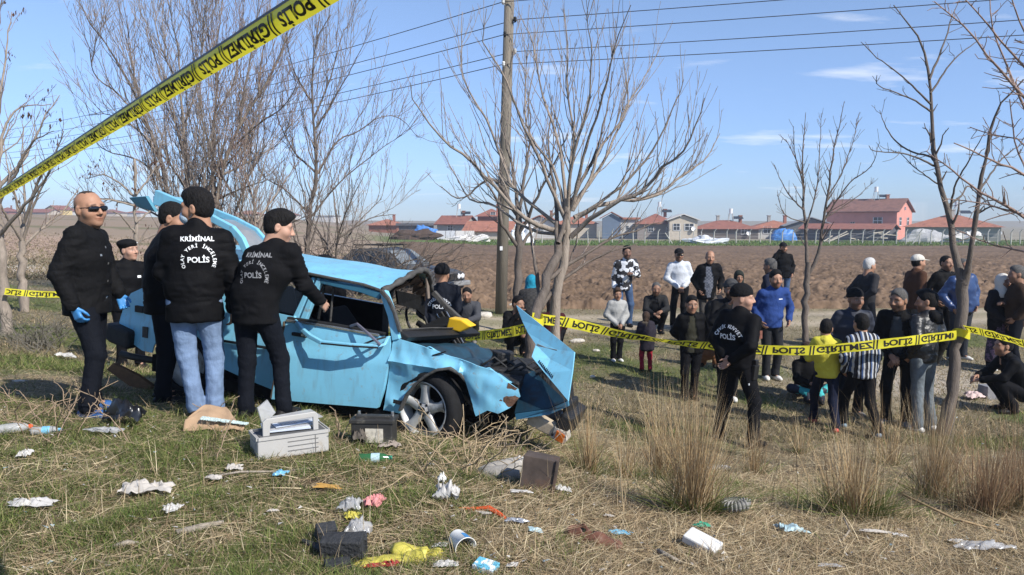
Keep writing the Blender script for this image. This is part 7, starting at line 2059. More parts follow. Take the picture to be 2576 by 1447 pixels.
tape('tape strung low between the two trees at far left', [at(12, 733, 12.15), at(80, 739, 12.5), at(155, 741, 12.7), at(250, 735, 13.0), at(343, 722, 13.35)], start=-.1, tw=.10)
tape('tape stretching behind the wreck to the leaning trunk', [at(800, 838, 12.4), at(1000, 846, 11.0), at(1165, 846, 9.9), at(1260, 839, 9.2), at(1328, 826, 8.5)], start=-.35, wob=.004)
def tw3(t): return 1.05 * math.exp(-((t - .36) / .13) ** 2)
tape('tape running from the middle tree to the forked tree before the crowd', [at(1338, 800, 8.28), at(1385, 806, 8.78), at(1430, 812, 8.95), at(1600, 848, 9.3), at(1800, 872, 9.45), at(1950, 881, 9.42), at(2070, 880, 9.35), at(2250, 862, 9.3), at(2405, 843, 9.58)], start=-.42, twist=tw3)
tape('short tape leading out of the right edge from the forked tree', [at(2428, 826, 9.62), at(2480, 838, 9.3), at(2540, 854, 8.9), at(2640, 884, 8.3)], start=-.2, tw=.11, twist=lambda t: .6)
for (u0, v0, yy, rr, lab) in ((2418, 838, 9.7, .098, 'loop of tape knotted round the forked tree'), (1344, 808, 8.36, .098, 'loop of tape knotted round the leaning trunk')):
    c = at(u0, v0, yy)
    P_ = [c + Vector((rr * math.cos(a), rr * math.sin(a), .02 * math.sin(a * 2))) for a in np.linspace(0, 2 * math.pi, 25)]
    mb = MB()
    for i in range(24):
        mb.quad(P_[i] - Vector((0, 0, .05)) - c, P_[i + 1] - Vector((0, 0, .05)) - c, P_[i + 1] + Vector((0, 0, .05)) - c, P_[i] + Vector((0, 0, .05)) - c)
    o = mb.build('tape_loop', m_tape, None, smooth=True); o.location = c
    tag(o, lab, 'tape', 'yellow police tape')

# ================================================================== LITTER AND GEAR ON THE GROUND
def pxm(u, v):
    p = gp(u, v); return p, p.y / PF
def crumple(name, u, v, w, h, m_, label, cat='litter', ht=.35, seed=0, n=20, jag=.25, group='litter in the foreground', freq=2.6, z=0.0, long=0.0):
    """a crumpled sheet w x h picture units large"""
    p, k = pxm(u, v)
    rng = np.random.default_rng(int(u * 7 + v) + seed)
    W, H = w * k, h * k * 1.7
    a, b = np.meshgrid(np.linspace(-1, 1, n), np.linspace(-1, 1, n))
    a, b = a.ravel(), b.ravel()
    q = v3(a * freq, b * freq, rng.uniform(0, 50))
    # round the outline unevenly
    r = np.maximum(np.abs(a), np.abs(b)); ang_ = np.arctan2(b, a)
    lim = 1 - jag * .5 + jag * vnoise(v3(np.cos(ang_) * 1.6, np.sin(ang_) * 1.6, rng.uniform(0, 90)))
    x = a * lim * W / 2 + .18 * W * vnoise(q * .7 + 5); y = b * lim * H / 2 + .18 * H * vnoise(q * .7 + 15)
    f1 = 1 - np.abs(vnoise(q)) * 1.6; f2 = 1 - np.abs(vnoise(q * 2.3 + 9)) * 1.6
    z_ = ht * min(W, H * 1.2) * (.55 * f1 + .3 * f2 + .15) * (1 - .6 * r ** 2) + .012
    z_ = np.maximum(z_, .006) + z
    gx_, gy_ = x + p.x, y + p.y
    zz = z_ + hz(gx_, gy_) - p.z + .02
    V = np.stack([x, y, zz], 1)
    ii = (np.arange(n - 1)[:, None] * n + np.arange(n - 1)[None, :]).ravel()
    o = link(name, new_mesh(name, V, np.stack([ii, ii + 1, ii + n + 1, ii + n], 1), m_, False)); o.location = p
    return tag(o, label, cat, group)
m_cloth_w = mat('soiled_white_cloth', (.56, .52, .47), rough=.85, var=.12, scale=12, double=.2, dirt=(.42, .35, .26), dirt_amount=.2, dirt_scale=14)
m_plast_w = mat('white_plastic_film', (.62, .60, .57), rough=.4, var=.08, scale=12, double=.25)
m_plast_c = mat('clear_plastic_film', (.55, .55, .55), rough=.15, var=.15, scale=14, spec=.8, alpha=.5)
m_plast_k = mat('black_bin_bag', (.010, .010, .011), rough=.28, var=.2, scale=10, spec=.6)
m_cyan = mat('light_blue_wrapper', (.18, .45, .62), rough=.35, var=.35, scale=30)
m_pink = mat('pink_fleece', (.60, .24, .24), rough=.95, var=.2, scale=30, bump=.8)
m_yellow = mat('yellow_rubber', (.48, .42, .07), rough=.55, var=.12, scale=20)
m_red = mat('red_cloth', (.32, .02, .025), rough=.8, var=.25, scale=20)
m_ochre = mat('ochre_paper', (.42, .24, .06), rough=.85, var=.2, scale=20)
m_card = mat('brown_cardboard', (.35, .235, .145), rough=.9, var=.12, scale=14, bump=.15)
m_greyfoam = mat('grey_foam', (.30, .28, .25), rough=.95, var=.2, scale=9, bump=.4)
m_lightblue = mat('pale_blue_plastic', (.38, .52, .56), rough=.5, var=.2, scale=16)
m_orange = mat('orange_webbing', (.60, .09, .02), rough=.7, var=.2, scale=40)
m_green = mat('green_wrapper', (.04, .28, .17), rough=.45, var=.3, scale=20)
m_silver = mat('silver_foil', (.40, .42, .45), rough=.3, var=.4, scale=30, metal=.5)
for a in [
    ('crumpled_cloth', 368, 1250, 132, 34, m_cloth_w, 'large crumpled white cloth in the grass left of centre', .55),
    ('white_cloth', 78, 1286, 140, 26, m_plast_w, 'flat white plastic sheet near the left edge', .40),
    ('paper_scrap', 430, 1298, 50, 24, m_plast_w, 'small twisted white scrap below the crumpled cloth', .4),
    ('paper_ball', 62, 1162, 34, 20, m_plast_w, 'white paper ball in the grass at left', .8),
    ('paper_scrap', 590, 1190, 44, 20, m_cloth_w, 'white and brown paper scrap left of the blue label', .3),
    ('paper_scrap', 540, 1217, 40, 16, m_cloth_w, 'faded white scrap above the crumpled cloth', .3),
    ('wrapper', 706, 1208, 34, 18, m_cyan, 'light blue wrapper in the straw below the toolbox', .45),
    ('ochre_paper', 830, 1240, 70, 16, m_ochre, 'ochre brown paper sheet half under straw', .25),
    ('plastic_bag', 880, 1296, 66, 34, m_plast_c, 'grey see-through packaging beside the pink cloth', .6),
    ('pink_cloth', 940, 1284, 54, 36, m_pink, 'fluffy pink cloth lying on the straw', .6),
    ('yellow_bag', 884, 1318, 40, 20, m_yellow, 'yellow bag corner under the clear packaging', .5),
    ('plastic_bag', 905, 1356, 70, 40, m_plast_c, 'crumpled clear plastic bag next to the black rubber', .7),
    ('plastic_bag', 1124, 1264, 74, 36, m_plast_w, 'crumpled white plastic bag in the middle of the straw', .75),
    ('paper_slip', 1112, 1226, 22, 14, m_paper, 'upright white paper slip above the white bag', 1.4),
    ('red_cloth', 965, 1440, 110, 18, m_red, 'dark red cloth at the bottom edge', .4),
    ('plastic_bag', 1120, 1442, 66, 20, m_plast_w, 'white crumpled film at the bottom edge right of yellow gloves', .5),
    ('foil_scrap', 1300, 1327, 60, 16, m_silver, 'grey foil scrap at the end of the orange strap', .4),
    ('wrapper', 1345, 1352, 44, 14, m_lightblue, 'torn blue and white wrapper right of the foil', .4),
    ('paper_strip', 1312, 1252, 60, 12, m_plast_w, 'white foam strip below the grey tube', .3),
    ('paper_scrap', 1416, 1247, 44, 18, m_plast_w, 'white torn paper right of the foam strip', .5),
    ('paper_scrap', 1565, 1358, 56, 16, m_cyan, 'pale blue torn scraps right of the brown shoe', .35),
    ('green_bag', 1766, 1340, 46, 16, m_green, 'green snack bag above the white carton', .5),
    ('plastic_piece', 1990, 1352, 70, 26, m_lightblue, 'bent pale blue plastic piece on the straw at right', .5),
    ('paper_strip', 2200, 1352, 90, 14, m_cloth_w, 'long white paper strip in front of the green tuft', .25),
    ('paper_scrap', 2262, 1362, 44, 12, m_plast_w, 'curled white scrap right of the paper strip', .35),
    ('plastic_bag', 2480, 1396, 150, 32, m_plast_c, 'wide grey-white plastic bag near the bottom right corner', .4),
    ('paper_scrap', 2410, 1378, 40, 14, m_plast_w, 'small white paper left of the bottom right bag', .35),
    ('plastic_bag', 270, 1098, 100, 22, m_plast_c, 'clear plastic film in front of the black bag', .4),
    ('paper_scrap', 1530, 1312, 26, 10, m_cloth_w, 'tiny pale scrap above the brown shoe', .3),
    ('paper_scrap', 172, 906, 40, 16, m_plast_w, 'white scrap on grass behind sunglasses man, left', .5),
    ('paper_scrap', 48, 968, 34, 10, m_cloth_w, 'pale scrap in grass at the left edge', .3),
    ('paper_scrap', 1220, 1306, 40, 10, m_cloth_w, 'beige scrap beside the orange strap', .3),
    ('paper_scrap', 1290, 1440, 30, 12, m_plast_w, 'white crumb of paper at bottom centre right', .4),
    ('paper_scrap', 2090, 1440, 70, 12, m_plast_c, 'flat clear film at the bottom right of centre', .25),
    ('paper_scrap', 690, 1300, 30, 10, m_cloth_w, 'small beige scrap below the ochre paper', .3)]:
    crumple(*a[:7], ht=a[7])
# black bin bag beside the sunglasses man
crumple('bin_bag', 318, 1072, 104, 40, m_plast_k, 'open black bin bag beside the feet of the masked man', 'bag', .85, group=None, freq=2.0)
crumple('paper_scrap', 276, 1064, 40, 16, m_plast_w, 'white paper sticking out left of the black bag', 'litter', .6)
# cardboard with broken windscreen glass
p, k = pxm(532, 1090)
cb_ = empty('cardboard_sheet', p, R(4), 'bent brown cardboard with shattered glass behind the toolbox', 'cardboard')
n = 34
a, b = np.meshgrid(np.linspace(0, 1, n), np.linspace(0, 1, n)); a, b = a.ravel(), b.ravel()
top_ = np.interp(a, [0, .10, .50, .70, 1], [.35, .92, 1.0, .66, .22])
x = (-72 + 152 * a + 22 * b * (1 - a) * top_) * k; y = (b * top_ * 62) * k * 1.3
z_ = .02 + .05 * np.clip(b * 2.2, 0, 1) * (1 - .8 * a) + .11 * b * top_ * (1 - .4 * a) + .03 * (np.abs(((a * 2.4 + b * .5) % 1) - .5) - .25) + .008 * vnoise(v3(a * 5, b * 5))
ii = (np.arange(n - 1)[:, None] * n + np.arange(n - 1)[None, :]).ravel()
o = link('sheet', new_mesh('sheet', np.stack([x, y, z_], 1), np.stack([ii, ii + 1, ii + n + 1, ii + n], 1), m_card, False), cb_); o.modifiers.new('thickness', 'SOLIDIFY').thickness = .006
m_crumb = mat('safety_glass', (.55, .66, .64), rough=.2, var=.35, scale=60, spec=.8, alpha=.85)
gb = MB()
for _ in range(420):
    t = random.random(); q = Vector(((-30 + 118 * t) * k, (3 + random.random() * 22 * (1 - .4 * t)) * k * 1.3, .055 + .045 * (1 - t)))
    gb.box(q, (.009, .009, .006), Matrix.Rotation(random.random() * 3, 3, 'Z') @ Matrix.Rotation(random.random(), 3, 'X'))
gb.build('glass_crumbs', m_crumb, cb_)['kind'] = 'stuff'
# evidence case: grey open toolbox
p, k = pxm(716, 1150)
m_case = mat('light_grey_case', (.40, .39, .37), rough=.5, var=.05, scale=8, dirt=(.34, .30, .25), dirt_amount=.15, dirt_scale=8)
tb_ = empty('tool_case', p + Vector((.0, .12, 0)), R(30), 'light grey open tool case with papers in plastic sleeves', 'case')
L_, D_, H_ = .46, .23, .145
mb = MB(); mb.box((0, 0, H_ * .5), (L_, D_, H_)); mb.build('case_body', m_case, tb_, bevel=.008)
mb = MB()
for sx, sy, w_, d_ in ((0, -D_ / 2 - .004, L_ * .98, .008), (0, D_ / 2 + .004, L_ * .98, .008), (-L_ / 2 - .004, 0, .008, D_ * .98), (L_ / 2 + .004, 0, .008, D_ * .98)): mb.box((sx, sy, H_ * .965), (w_, d_, .022))
mb.build('rim', m_case, tb_)
mb = MB(); mb.box((0, 0, H_ + .003), (L_ * .92, D_ * .88, .004)); mb.build('inside', mat('case_inside', (.10, .10, .10), rough=.8), tb_)
for zz in (.04, .07, .10): MB().box((.06, -D_ / 2 - .002, zz), (.20, .004, .004)).build('groove', mat('groove_shadow', (.16, .155, .15), rough=.8), tb_)
MB().box((.14, -D_ / 2 - .002, .07), (.004, .004, .12)).build('groove', mat('groove_shadow', (.16, .155, .15)), tb_)
MB().box((-L_ / 2 - .002, 0, .075), (.004, .12, .06)).build('latch_plate', mat('case_latch', (.38, .37, .35), rough=.5), tb_)
hd = MB(); hd.prism([(-.19, -.09, H_ - .02), (-.19, -.09, H_ + .095), (-.165, -.09, H_ + .115), (.15, -.09, H_ + .125), (.17, -.09, H_ + .10), (.17, -.09, H_), (.135, -.09, H_), (.135, -.09, H_ + .09), (-.14, -.09, H_ + .08), (-.15, -.09, H_ - .02)], (0, .022, 0)); hd.build('handle', m_case, tb_, bevel=.004)
for k_ in range(4):
    b = MB(); b.box((-.02 + .03 * k_, .01 + .02 * k_, H_ + .03 + .012 * k_), (.30, .16, .006), Matrix.Rotation(.12 * k_ - .1, 3, 'Z') @ Matrix.Rotation(.15, 3, 'X')); b.build('paper_sleeve', m_plast_c if k_ % 2 else mat('blue_white_paper', (.55, .60, .68), rough=.4, var=.1), tb_)
b = MB(); b.prism([(-.17, .02, H_ + .05), (-.08, .05, H_ + .12), (-.13, .05, H_ + .21), (-.20, .02, H_ + .17)], (.004, -.012, 0)); b.build('evidence_bag', m_plast_c, tb_)
# car battery on torn paper
p, k = pxm(936, 1128)
bt = empty('car_battery', p + Vector((0, .10, 0)), R(-4), 'grimy black car battery standing in front of the wheel', 'battery')
m_bat = mat('grimy_battery', (.030, .029, .027), rough=.6, var=.4, scale=9, dirt=(.12, .11, .09), dirt_amount=.3, dirt_scale=10)
MB().box((0, 0, .085), (.29, .17, .17)).build('case', m_bat, bt, bevel=.008)
MB().box((0, 0, .182), (.315, .185, .030)).build('lid', m_bat, bt, bevel=.006)
for k_ in range(6): MB().lathe([(0, .012), (.014, .012), (.016, 0)], (-.10 + .04 * k_, -.02, .197), 10).build('cell_cap', m_bat, bt)
MB().box((0, -.02, .205), (.25, .05, .02)).build('cap_strip', m_bat, bt, bevel=.004)
for s_ in (-1, 1): MB().lathe([(0, .03), (.010, .03), (.012, 0)], (s_ * .12, .05, .197), 10).build('terminal', m_chrome, bt)
MB().box((.02, -.0875, .085), (.125, .004, .10)).build('label', mat('worn_battery_label', (.50, .46, .38), rough=.8, var=.35, scale=40), bt)
crumple('torn_paper', 985, 1136, 60, 20, mat('grey_paper', (.30, .25, .21), rough=.9, var=.15), 'torn greyish paper sheet under the battery, right side', 'litter', .5)
crumple('torn_paper', 905, 1125, 44, 22, mat('dark_paper', (.10, .085, .07), rough=.9, var=.2), 'dark torn sheet leaning on the battery, left side', 'litter', 1.0)
# bottles
def bottle(u, v, ang_, m_, cap_m, band, label, s=1.0):
    p, k = pxm(u, v)
    r = empty('plastic_bottle', p + Vector((0, 0, .035 * s)), R(ang_), label, 'bottle', 'discarded plastic bottles')
    prof = [(0, -.11), (.028, -.11), (.033, -.10), (.031, -.06), (.033, -.03), (.033, .03), (.028, .06), (.013, .085), (.012, .10)]
    mb = MB(); mb.lathe([(a * s, b * s) for a, b in prof], (0, 0, 0), 16, axis=Matrix.Rotation(R(90), 3, 'Y')); mb.build('bottle_body', m_, r, smooth=True)
    mb = MB(); mb.lathe([(.0145 * s, .085 * s), (.0145 * s, .108 * s), (0, .108 * s)], (0, 0, 0), 12, axis=Matrix.Rotation(R(90), 3, 'Y')); mb.build('cap', cap_m, r)
    if band: mb = MB(); mb.lathe([(.0338 * s, -.028 * s), (.0338 * s, .028 * s)], (0, 0, 0), 16, axis=Matrix.Rotation(R(90), 3, 'Y')); mb.build('label_band', band, r, smooth=True)
bottle(32, 1092, 30, m_plast_c, m_orange, None, 'large clear bottle lying at the left edge', 1.15)
bottle(118, 1094, 12, m_plast_c, m_cyan, m_cyan, 'clear bottle with bright blue label in the grass at left', .9)
bottle(945, 1166, 4, mat('green_bottle', (.03, .12, .04), rough=.15, var=.2, spec=.7), m_green, m_lightblue, 'squashed green bottle below the battery', 1.0)
# yoghurt cup
p, k = pxm(1160, 1388)
cup = empty('yoghurt_cup', p + Vector((0, 0, .045)), R(-62), 'tipped white yoghurt cup with blue print', 'cup')
mb = MB(); mb.lathe([(.040, -.055), (.0405, -.052), (.051, .05), (.055, .052), (.055, .056), (.0495, .053), (.039, -.050), (0, -.050)], (0, 0, 0), 24, axis=Matrix.Rotation(R(98), 3, 'Y')); mb.build('cup_wall', mat('white_cup', (.74, .73, .68), rough=.4, var=.06, scale=20), cup, smooth=True)
mb = MB(); mb.lathe([(.0455, -.01), (.0515, .045)], (0, 0, 0), 24, axis=Matrix.Rotation(R(98), 3, 'Y')); mb.v = [(x * 1.012, y_ * 1.012, z_) for x, y_, z_ in mb.v]; mb.f = [f for i, f in enumerate(mb.f) if 3 < i < 12]; mb.m = mb.m[:len(mb.f)]; mb.build('blue_print', mat('print_blue', (.05, .22, .48), rough=.4), cup, smooth=True)
crumple('cup_lid', 1112, 1388, 46, 12, m_plast_w, 'white lid beside the yoghurt cup', 'litter', .3)
# broken black rubber bumper pieces
rb_ = empty('rubber_wreckage', pxm(872, 1420)[0], R(8), 'broken black bumper rubber lying at the bottom centre', 'car part')
m_blk = mat('cracked_black_rubber', (.028, .029, .031), rough=.75, var=.35, scale=18, bump=.7, bscale=50)
k = pxm(872, 1420)[1]
for (dx_, dy_, sx, sy, sz, rz_, rx_) in ((-62, 60, 58, 30, 70, .3, .35), (-10, 6, 116, 40, 74, -.15, .2), (-18, -34, 70, 26, 40, .2, .1), (28, 20, 50, 30, 66, .1, .25)):
    b = MB(); b.box((0, 0, sz * k * .5), (sx * k, sy * k * 1.4, sz * k), Matrix.Rotation(rz_, 3, 'Z') @ Matrix.Rotation(rx_, 3, 'X'), taper=.92); o = b.build('rubber_block', m_blk, rb_, bevel=.006); o.location = (dx_ * k, dy_ * k * 1.8, 0)
ar = MB(); ar.tube([(-60 * k, .05, .05), (-90 * k, .12, .05), (-122 * k, .16, .06)], [.026, .02, .012], 6); ar.build('rubber_arm', m_blk, rb_)
# rubber gloves
p, k = pxm(985, 1428)
gv = empty('rubber_glove', p, R(20), 'pair of yellow rubber gloves crumpled at the bottom centre', 'gloves')
Fg = Field((-.20, -.12, -.02), (.20, .12, .12), .006)
hand_geom(Fg, Vector((-.03, .0, .03)), (-1, .25, .0), (0, 0, -1), 1.0, .25, 1.6, 1); Fg.cone((-.02, 0, .03), (.10, -.02, .035), .042, .05, .02, (1, 1, .6)); Fg.cone((.08, -.03, .04), (.14, -.05, .05), .030, .045, .02); Fg.ell((.16, -.06, .05), (.03, .035, .035), .01, 'sub')
v, q = Fg.mesh(); link('glove', new_mesh('glove', wrinkle(v, q, .006, 30), q, m_yellow, True), gv)
Fg = Field((-.20, -.15, -.02), (.20, .15, .12), .006); hand_geom(Fg, Vector((.0, .02, .03)), (1, -.5, .1), (0, 0, -1), 1.0, .5, 1.4, -1); Fg.cone((.0, .02, .03), (-.08, .05, .05), .04, .045, .02, (1, 1, .7))
v, q = Fg.mesh(); o = link('glove', new_mesh('glove', wrinkle(v, q, .006, 30), q, m_yellow, True), gv); o.location = (.13, -.01, .01)
# brown shoe
p, k = pxm(1490, 1372)
sh = empty('brown_shoe', p, R(-28), 'worn brown leather shoe lying open in the straw', 'shoe')
Fs = Field((-.17, -.08, -.01), (.18, .08, .12), .005)
Fs.cone((-.10, 0, .035), (.03, 0, .032), .040, .042, .02, (1, 1, .95)); Fs.cone((.03, 0, .03), (.13, 0, .022), .042, .032, .02, (1, 1, .8)); Fs.cone((-.10, 0, .05), (-.06, 0, .075), .036, .034, .03)
Fs.cone((-.11, 0, .085), (-.02, 0, .075), .028, .030, .004, mode='sub'); Fs.plane((0, 0, .004), (0, 0, 1))
v, q = Fs.mesh(); link('upper', new_mesh('upper', wrinkle(v, q, .003, 40), q, mat('brown_leather', (.15, .065, .04), rough=.55, var=.3, scale=18), True), sh)
b = MB(); b.lathe([(.0, .0), (.027, .0), (.026, .004), (0, .004)], (-.062, 0, .066), 14); b.build('lining', m_under, sh)
b = MB(); b.box((.01, 0, .004), (.27, .072, .010)); b.build('sole', m_trim, sh, bevel=.004)
# corrugated hose coil
p, k = pxm(1862, 1310)
hc = empty('corrugated_hose', p + Vector((0, 0, .05)), R(35), 'short grey corrugated hose coiled in the dry grass', 'hose')
pts_ = [Vector((.10 * math.cos(t), .07 * math.sin(t), .02 + .012 * t)) for t in np.linspace(.2, 4.4, 60)]
mb = MB(); mb.tube(pts_, [.030 + .006 * math.sin(i * 2.1) for i in range(60)], 12); mb.build('hose_wall', mat('grey_corrugated', (.26, .25, .23), rough=.6, var=.2), hc, smooth=False)
# white carton
p, k = pxm(1768, 1392)
b = MB(); b.box((0, 0, .028), (.175, .10, .045)); o = b.build('white_carton', mat('white_carton_board', (.62, .61, .58), rough=.6, var=.04, scale=10), None, bevel=.008); o.location = p + Vector((0, .03, .02)); o.rotation_euler = (R(10), R(14), R(-38)); tag(o, 'flat white carton lying tilted near the bottom right', 'carton', 'litter in the foreground')
p, k = pxm(1222, 1442)
b = MB(); b.box((0, 0, .022), (.105, .075, .036)); o = b.build('patterned_box', blotchy('box_print', (.12, .42, .58), (.75, .78, .80), 22, .48, .52), None, bevel=.005); o.location = p + Vector((0, 0, .01)); o.rotation_euler = (R(8), R(6), R(-24)); tag(o, 'blue and white patterned box at the bottom edge', 'box', 'litter in the foreground')
# orange strap
p, k = pxm(1215, 1296)
os_ = MB(); os_.tube([Vector((-62, 6, 0)) * k, Vector((-10, 2, 2)) * k, Vector((14, -6, 6)) * k, Vector((40, -32, 2)) * k, Vector((58, -60, 1)) * k], [.010, .012, .017, .014, .008], 6); o = os_.build('orange_strap', m_orange, None); o.location = p + Vector((0, 0, .03)); tag(o, 'frayed orange strap on the ground at centre', 'strap', 'litter in the foreground')
# grey foam tube and rusty metal box
p, k = pxm(1285, 1205)
ft = empty('foam_tube', p, 0, 'bent thick grey foam tube with torn white end', 'tube')
mb = MB(); mb.tube([Vector((30, 50, 22)) * k, Vector((-10, 38, 18)) * k, Vector((-50, 20, 14)) * k, Vector((-72, 2, 12)) * k, Vector((-52, -14, 14)) * k, Vector((-10, -14, 16)) * k, Vector((22, -12, 18)) * k], [.055, .058, .056, .05, .055, .065, .068], 16); o = mb.build('tube_wall', m_greyfoam, ft, smooth=True)
mb = MB(); mb.lathe([(.0, .03), (.04, .02), (.06, -.01), (.062, -.03), (.05, -.05)], Vector((34, 52, 24)) * k, 12, axis=Matrix.Rotation(R(70), 3, 'Y')); mb.v = [(x + random.uniform(-.008, .008), y_ + random.uniform(-.008, .008), z_ + random.uniform(-.008, .008)) for x, y_, z_ in mb.v]; mb.build('torn_end', m_plast_w, ft)
p, k = pxm(1352, 1238)
mb = MB(); mb.box((0, 0, .10), (.20, .16, .20)); mb.box((.105, -.085, .10), (.018, .018, .215)); o = mb.build('rusty_box', mat('rusty_box_steel', (.07, .052, .042), rough=.8, var=.5, scale=10, dirt=(.13, .06, .03), dirt_amount=.4), None, bevel=.004); o.location = p + Vector((0, .06, 0)); o.rotation_euler = (R(-6), R(8), R(-12)); tag(o, 'rusty dark metal box leaning on the foam tube', 'metal box')
# sticks, plank, stones, blocks
def stick(u, v, pts_, rad, label, name='stick', m_=None):
    p, k = pxm(u, v)
    mb = MB(); mb.tube([Vector((a, b * 1.8, c)) * k for a, b, c in pts_], rad, 7); o = mb.build(name, m_ or m_bark_pale, None, smooth=True); o.location = p + Vector((0, 0, .015)); tag(o, label, 'stick', 'fallen sticks')
stick(500, 1345, [(-50, -10, 4), (0, 8, 6), (48, 26, 8)], [.018, .020, .010], 'short pale branch in the grass below the crumpled cloth')
stick(322, 1378, [(-28, -8, 2), (0, 0, 6), (30, 4, 2)], [.010, .014, .004], 'pale bark strip in the lower left grass')
stick(640, 1206, [(-120, -10, 4), (-40, 6, 10), (60, 14, 6), (150, 40, 3)], [.007, .007, .006, .003], 'long thin stick in the straw below the toolbox')
stick(2130, 1370, [(-90, -30, 2), (-10, 0, 6), (30, 30, 10), (44, 70, 16)], [.006, .006, .005, .003], 'bent thin stick in front of the green tuft')
stick(1690, 1420, [(-30, 20, 14), (20, -10, 4)], [.012, .010], 'grey stub of wood at the bottom centre right')
stick(2360, 1330, [(-60, 40, 60), (40, 0, 20), (190, -60, 4)], [.008, .008, .005], 'long dry stem slanting down at the right edge', m_=mat('dry_stem', (.34, .24, .13), rough=.9))
p = gp(300, 985); mb = MB(); mb.prism([(-.16, 0, .10), (-.10, 0, .16), (.12, 0, .05), (.26, 0, -.05), (.24, 0, -.10), (.05, 0, -.06)], (.02, .03, 0)); o = mb.build('rusty_sheet_metal', mat('rusty_panel_steel', (.16, .085, .04), rough=.8, var=.4, scale=8), None); o.location = p + Vector((0, .1, .09)); tag(o, 'brown curved rusty sheet on the ground behind sunglasses man', 'sheet metal')
p = on(2545, 11.8); mb = MB(); mb.box((0, 0, .10), (.75, .22, .20)); mb.box((.10, 0, .10), (.02, .225, .205)); o = mb.build('concrete_block', mat('grey_block', (.22, .22, .23), rough=.9, var=.15, scale=6, bump=.4), None, bevel=.01); o.location = p; o.rotation_euler = (0, 0, R(6)); tag(o, 'long grey concrete block near the crouching person', 'block')
crumple('paper_scrap', 2450, 1005, 46, 20, mat('pinkish_paper', (.55, .42, .40), rough=.7, var=.2), 'pinkish paper left of the concrete block', 'litter', .5, group=None)
def stone(u, v, sx, sy, sz, m_, label, seed):
    p, k = pxm(u, v)
    bm_n = 12
    th_, ph = np.meshgrid(np.linspace(0, 2 * np.pi, bm_n, endpoint=False), np.linspace(-np.pi / 2, np.pi / 2, 8))
    d = np.stack([np.cos(th_) * np.cos(ph), np.sin(th_) * np.cos(ph), np.sin(ph)], -1).reshape(-1, 3)
    v_ = d * (1 + .3 * vnoise(d * 1.7 + seed))[:, None] * np.array([sx * k, sy * k * 1.5, sz * k]) / 2
    f = [(j * bm_n + i, j * bm_n + (i + 1) % bm_n, (j + 1) * bm_n + (i + 1) % bm_n, (j + 1) * bm_n + i) for j in range(7) for i in range(bm_n)]
    o = link('stone', new_mesh('stone', v_, f, m_, False)); o.location = p + Vector((0, 0, sz * k * .25)); tag(o, label, 'stone', 'pale stones on the verge')
m_stone = mat('pale_stone', (.50, .46, .40), rough=.95, var=.15, scale=9, bump=.5)
stone(1220, 797, 40, 22, 18, m_stone, 'flat pale concrete slab right of the squatting grey man', 1)
stone(1290, 775, 26, 14, 16, m_stone, 'pale stone at the foot of the power pole', 2)
stone(1452, 862, 40, 16, 14, m_stone, 'pale slab lying between bonnet and boy in grey', 3)
stone(1500, 884, 20, 10, 8, m_stone, 'small white stone right of the pale slab', 4)
stone(1802, 1180, 70, 22, 14, m_stone, 'pale flat stone in the grass below the riot officer', 5)
stone(1490, 950, 16, 10, 9, m_stone, 'small stone right of the standing bonnet', 6)
stone(205, 842, 30, 14, 12, m_stone, 'white stone behind the left shrub', 7)
stone(2470, 985, 26, 14, 12, m_stone, 'pale rubble stone right of the forked tree', 8)
stone(2510, 960, 18, 10, 9, m_stone, 'small rubble stone near the concrete block', 9)
stone(2460, 950, 14, 9, 8, m_stone, 'tiny white rubble stone right of the forked tree', 10)
# yellow plastic oil can on the scuttle
jp = CO + CX * (-.16) + CY * (.95) + CZ * (.52)
jc = empty('yellow_scoop', jp, R(-25), 'yellow plastic scoop lying on the smashed dashboard', 'scoop')
mb = MB(); mb.prism([(-.11, -.05, 0), (.03, -.05, -.03), (.15, -.05, .03), (.05, -.05, .085), (-.08, -.05, .10)], (0, .12, 0)); mb.build('scoop_body', mat('bright_yellow_plastic', (.75, .45, .02), rough=.4, var=.08), jc, bevel=.012)
# ================================================================== GRASS, STRAW AND TUFTS
m_blade = mat('grass_blades', (.1, .12, .04), rough=.8, var=.12, scale=3, attr=True, spec=.15, double=.25)
def blades(base, direc, length, width, bend, color, segs=2):
    """base (N,3), direc (N,3) unit, length, width, bend (N), color (N,3): curved tapering blades"""
    N = len(base)
    d = direc / np.maximum(np.linalg.norm(direc, axis=1, keepdims=True), 1e-9)
    hor = d.copy(); hor[:, 2] = 0
    hl = np.linalg.norm(hor, axis=1, keepdims=True)
    rnd = RNG.normal(size=(N, 3)); rnd[:, 2] = 0
    hor = np.where(hl > .05, hor / np.maximum(hl, 1e-6), rnd / np.maximum(np.linalg.norm(rnd, axis=1, keepdims=True), 1e-6))
    side = np.stack([-hor[:, 1], hor[:, 0], np.zeros(N)], 1)
    # turn the flat of the blade at random
    tw = RNG.uniform(-1, 1, N)[:, None]
    side = side + tw * np.cross(side, d); side /= np.linalg.norm(side, axis=1, keepdims=True)
    V = []
    for i in range(segs + 1):
        t = i / segs
        c = base + d * (length * t)[:, None] + hor * (bend * length * t * t)[:, None] - np.array([0, 0, 1.0]) * (bend * .35 * length * t * t)[:, None]
        w = width * (1 - t * .85) / 2
        if i < segs:
            V += [c - side * w[:, None], c + side * w[:, None]]
        else: V.append(c)
    K = len(V)
    V = np.stack(V, 1)
    idx = np.arange(N)[:, None] * K
    T = []
    for i in range(segs):
        a = 2 * i
        if i < segs - 1: T += [[a, a + 1, a + 3], [a, a + 3, a + 2]]
        else: T += [[a, a + 1, a + 2]]
    F = (idx[:, :, None] + np.array(T)[None]).reshape(-1, 3)
    return V.reshape(-1, 3), F, np.repeat(color, K, 0)
